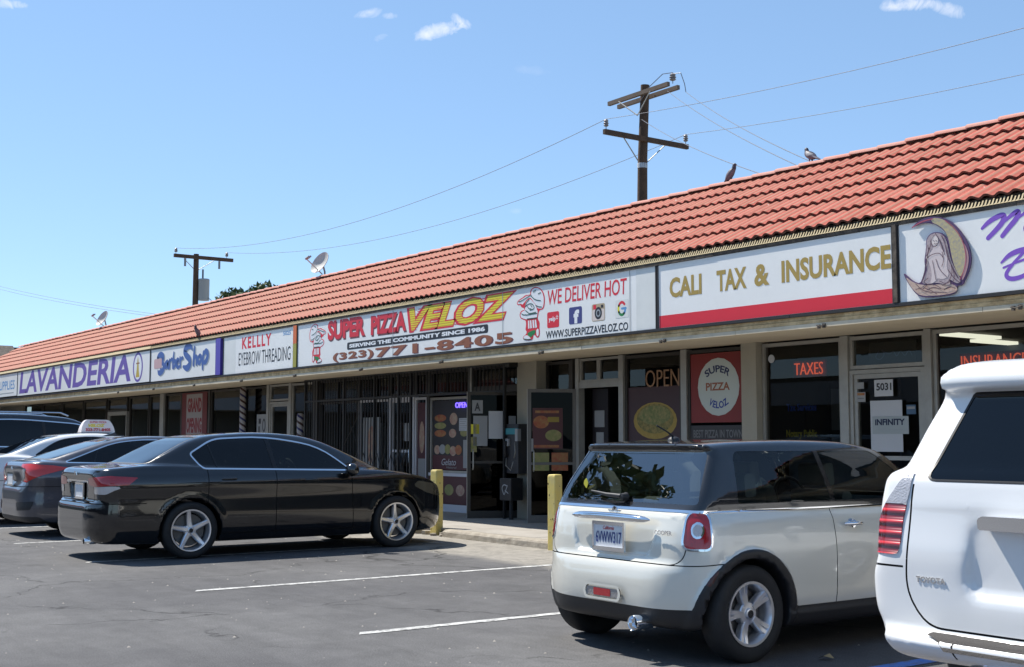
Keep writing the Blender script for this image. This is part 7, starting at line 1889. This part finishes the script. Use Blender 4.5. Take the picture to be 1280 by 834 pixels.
t = thing('utility_pole', 'distant power pole carrying a grey transformer can, left of the dish', 'utility pole', (PB[0], PB[1], 0))
q = MB(); q.tube([(PB[0], PB[1], 0), (PB[0], PB[1], 11.0)], [.20, .135], 12); q.build('pole', M_wood, t, W=True, smooth=True, autosmooth=60)
q = MB(); q.box(PB[0] + .1, PB[0] + .22, 22.75, 25.95, 10.72, 10.90); q.build('cross_arm', M_wood, t, W=True)
for y in (22.85, 25.6): insul(t, (PB[0] + .16, y, 10.9), 1.2)
for y in (22.85 + .5, 25.2): q = MB(); q.tube([(PB[0] + .16, y, 10.7), (PB[0] + .16, y, 10.3)], .06, 6); q.build('fuse', M_ins, t, W=True)
for y in (23.3, 24.9): q = MB(); q.tube([(PB[0] + .1, y, 10.7), (PB[0], 24, 10.1)], .02, 5); q.build('brace', M_alu, t, W=True)
q = MB(); q.lathe([(.001, 8.55), (.27, 8.58), (.28, 8.62), (.28, 9.62), (.29, 9.64), (.26, 9.70), (.001, 9.72)], 20, 'z', (PB[0] + .25, PB[1] + .35, 0)); q.build('transformer', mat('transformer_grey', (.33, .34, .34), .5), t, W=True, smooth=True, autosmooth=50)
q = MB(); q.tube([(PB[0] + .5, PB[1] + .5, 8.7), (PB[0] + .9, PB[1] + .7, 8.4), (PB[0] + .6, PB[1] + .6, 7.8), (PB[0], PB[1], 7.6)], .02, 5); q.tube([(PB[0] + .2, PB[1] + .3, 9.72), (PB[0] + .2, PB[1] + .3, 10.2)], .05, 6); q.build('cable_loops', M_wire, t, W=True, kind='stuff')
def cable(label, a, b, sag, r=.0075, n=28, name='power_line'):
    a, b = Vector(a), Vector(b); t = thing(name, label, 'power line', tuple(a)); q = MB()
    q.tube([tuple(a.lerp(b, i / n) - Vector((0, 0, 4 * sag * (i / n) * (1 - i / n)))) for i in range(n + 1)], r, 5, cap=False); q.build('wire', M_wire, t, W=True, smooth=True)
cable('nearer of the two long lines running right from the tall pole', (PA[0] + .17, 22.48, 10.5), (8, 22.48, 10.6), 1.0)
cable('farther of the two long lines running right from the tall pole', (PA[0] + .17, 25.57, 10.5), (8, 25.57, 10.6), 1.0)
cable('nearer line between the tall pole and the transformer pole', (PB[0] + .16, 22.85, 11.2), (PA[0] + .17, 22.48, 10.5), 1.1, .009)
cable('farther line between the tall pole and the transformer pole', (PB[0] + .16, 25.6, 11.2), (PA[0] + .17, 25.57, 10.5), 1.1, .009)
for (a, px, lb) in (((-25.15, 24, 11.15), (1030, 209), 'uppermost service wire dropping from the tall pole to the roof'), ((-25.9, 24, 11.35), (1012, 214), 'middle service wire dropping from the tall pole to the roof'), ((-26.85, 23.85, 10.7), (965, 222), 'lowest service wire dropping from the tall pole to the roof')):
    e = hitX(px[0], px[1], 14.2); d_ = Vector(a).lerp(Vector(e), .1)
    cable(lb, a, e, .12, .0075, name='service_wire')
for k in range(2):
    a = hitX(-60, 341 + 4 * k, 40); b = hitX(205, 394 + 3 * k, 40)
    cable(['upper of two faint lines at far left', 'lower of two faint lines at far left'][k], a, b, .6, .02)
# next poles outside the picture carry the lines on
t = thing('utility_pole', 'wooden power pole standing beyond the right edge of the view', 'utility pole', (8, 24, 0)); q = MB(); q.tube([(8, 24, 0), (8, 24, 11.4)], [.2, .15], 10); q.build('pole', M_wood, t, W=True, smooth=True); q = MB(); q.box(7.94, 8.06, 22.3, 25.7, 10.1, 10.25); q.build('cross_arm', M_wood, t, W=True)

# ------------------------------------------------------------------ trees
M_leaf = mat('leaf_green', (0.065, 0.095, 0.032), 0.7, noise=(1.2, .8, (0.115, 0.14, 0.05)))
M_bark = mat('bark', (0.09, 0.065, 0.045), 0.95, bump=(20, .6))
def tree(x, y, h, r, label, seed=1, leaves=5000, ls=.16, trunk_r=.25, cz=None):
    rnd = np.random.RandomState(seed); t = thing('tree', label, 'tree', (x, y, 0)); cz = cz or h - r
    q = MB(); q.tube([(0, 0, 0), (.1, .05, cz * .5), (.05, .1, cz)], [trunk_r, trunk_r * .75, trunk_r * .5], 10)
    cl = []
    for i in range(16):
        a = rnd.uniform(0, 2 * PI); e = rnd.uniform(-.3, 1.2); rr = r * rnd.uniform(.45, .8)
        c = np.array([math.cos(a) * math.cos(e) * rr, math.sin(a) * math.cos(e) * rr, cz + math.sin(e) * rr * .85]); cl.append((c, r * rnd.uniform(.25, .42)))
        q.tube([(0.05, .1, cz * .75), tuple(c * np.array([.5, .5, 1]) * np.array([1, 1, .93])), tuple(c)], [trunk_r * .4, trunk_r * .22, .02], 5)
    q.build('trunk', M_bark, t, smooth=True)
    per = leaves // len(cl); vs = []; 
    for c, cr in cl:
        d = rnd.normal(size=(per, 3)); d /= np.linalg.norm(d, axis=1, keepdims=True); p = c + d * cr * rnd.uniform(.45, 1.08, (per, 1)) ** .6 * np.array([1, 1, .8])
        u = rnd.normal(size=(per, 3)); u /= np.linalg.norm(u, axis=1, keepdims=True); w = np.cross(u, rnd.normal(size=(per, 3))); w /= np.linalg.norm(w, axis=1, keepdims=True)
        s_ = ls * rnd.uniform(.6, 1.3, (per, 1)); vs.append(np.stack([p - u * s_, p + w * s_ * .45, p + u * s_, p - w * s_ * .45], 1))
    V = np.concatenate(vs).reshape(-1, 3); n_ = len(V) // 4
    me = bpy.data.meshes.new('crown'); me.vertices.add(len(V)); me.vertices.foreach_set('co', V.astype(np.float32).ravel()); me.loops.add(4 * n_); me.loops.foreach_set('vertex_index', np.arange(4 * n_, dtype=np.int32)); me.polygons.add(n_); me.polygons.foreach_set('loop_start', np.arange(0, 4 * n_, 4, dtype=np.int32)); me.update(calc_edges=True)
    me.materials.append(M_leaf); o = bpy.data.objects.new('crown', me); COL.objects.link(o); o.parent = t; o['kind'] = 'stuff'
    return t
tree(-67.0, 30, 10.95, 3.2, 'dark bushy tree top showing just above the ridge left of the dish', 3, 9000, .22)
tree(-34, -6.5, 22.5, 4.6, 'tall slender street tree standing behind the viewer to the left', 5, 2600, .34, .5, 18)
tree(-44, -22, 11, 4.0, 'rounded street tree across the lot by the pale building', 8, 6000, .30, .3)
tree(-70, -24, 12, 4.5, 'rounded street tree at the far corner across the lot', 9, 6000, .30, .3)
tree(14, -9, 11, 4.5, 'leafy tree behind the viewer to the right', 11, 8000, .30, .3)
# low building across the lot: what the shop glass reflects
t = thing('opposite_building', 'long low pale building across the parking lot, facing the shops', 'building', (-45, -34, 0))
q = MB(); q.box(-95, 25, -46, -34, 0, 5.2); q.build('wall', mat('brown_wall', (.07, .06, .05), .9), t, W=True)
q = MB(); q.box(-95, 25, -33.99, -33.7, 3.5, 4.9); q.build('sign_band', mat('faded_band', (.6, .6, .6), .7), t, W=True)
q = MB()
for x in range(-92, 22, 6): q.box(x, x + 4.6, -33.98, -33.9, .5, 3.0)
q.build('windows', M_posterb, t, W=True, kind='stuff')
# a dry leaf and grit on the asphalt
M_litter = mat('dry_leaf', (.34, .25, .12), .8)
t = thing('dry_leaf', 'crumpled tan leaf on the asphalt in the shade between the hatchback and the off-roader', 'leaf', (-5.43, 6.35, .01))
q = MB(); q.add([(-.05, 0, .0), (0, -.03, .02), (.05, 0, .01), (0, .03, .03), (.02, .05, .0), (-.03, -.045, .005)], [(0, 1, 3), (1, 2, 3), (3, 2, 4), (0, 5, 1)]); q.build('blade', M_litter, t, smooth='keep')
rnd = random.Random(5); q = MB()
for i in range(420):
    x = rnd.uniform(-20, -2); y = rnd.uniform(2, 9.7); s_ = rnd.uniform(.004, .014) * (2.2 if rnd.random() < .04 else 1)
    vs = [(x + s_ * rnd.uniform(.6, 1.2) * math.cos(a), y + s_ * rnd.uniform(.6, 1.2) * math.sin(a), 0) for a in (0, 1.3, 2.5, 3.8, 5.0)] + [(x, y, s_ * .8)]
    q.add(vs, [(i_, (i_ + 1) % 5, 5) for i_ in range(5)])
q.build('grit', mat('grit', (.28, .26, .23), .9), None, kind='stuff', smooth='keep')
props(bpy.data.objects['grit'], 'pale grit and crumbs scattered over the asphalt', 'grit')
# ------------------------------------------------------------------ repeats share a group
GROUPS = {'car': 'cars parked nose-in along the shops', 'bollard': 'yellow posts at the kerb', 'shop sign': 'shop signs on the canopy', 'panel': 'coloured dividers between the signs', 'neon sign': 'neon signs in the windows', 'poster': 'posters in the shop windows', 'notice': 'paper notices on the glass', 'barber pole': 'striped barber poles', 'utility pole': 'wooden utility poles', 'power line': 'overhead wires', 'satellite dish': 'satellite dishes on the ridge', 'pigeon': 'pigeons on the roof', 'tree': 'trees around the lot', 'sticker': 'stickers on the tax office glass', 'mannequin': 'dress forms behind the bars', 'window lettering': 'lettering low in the TAXES window'}
for o in list(bpy.data.objects):
    if o.parent is None and o.get('category') in GROUPS: o['group'] = GROUPS[o['category']]
for d in [o for o in bpy.data.objects if o.name.startswith('open_door')]: d['group'] = 'glazed doors standing open'
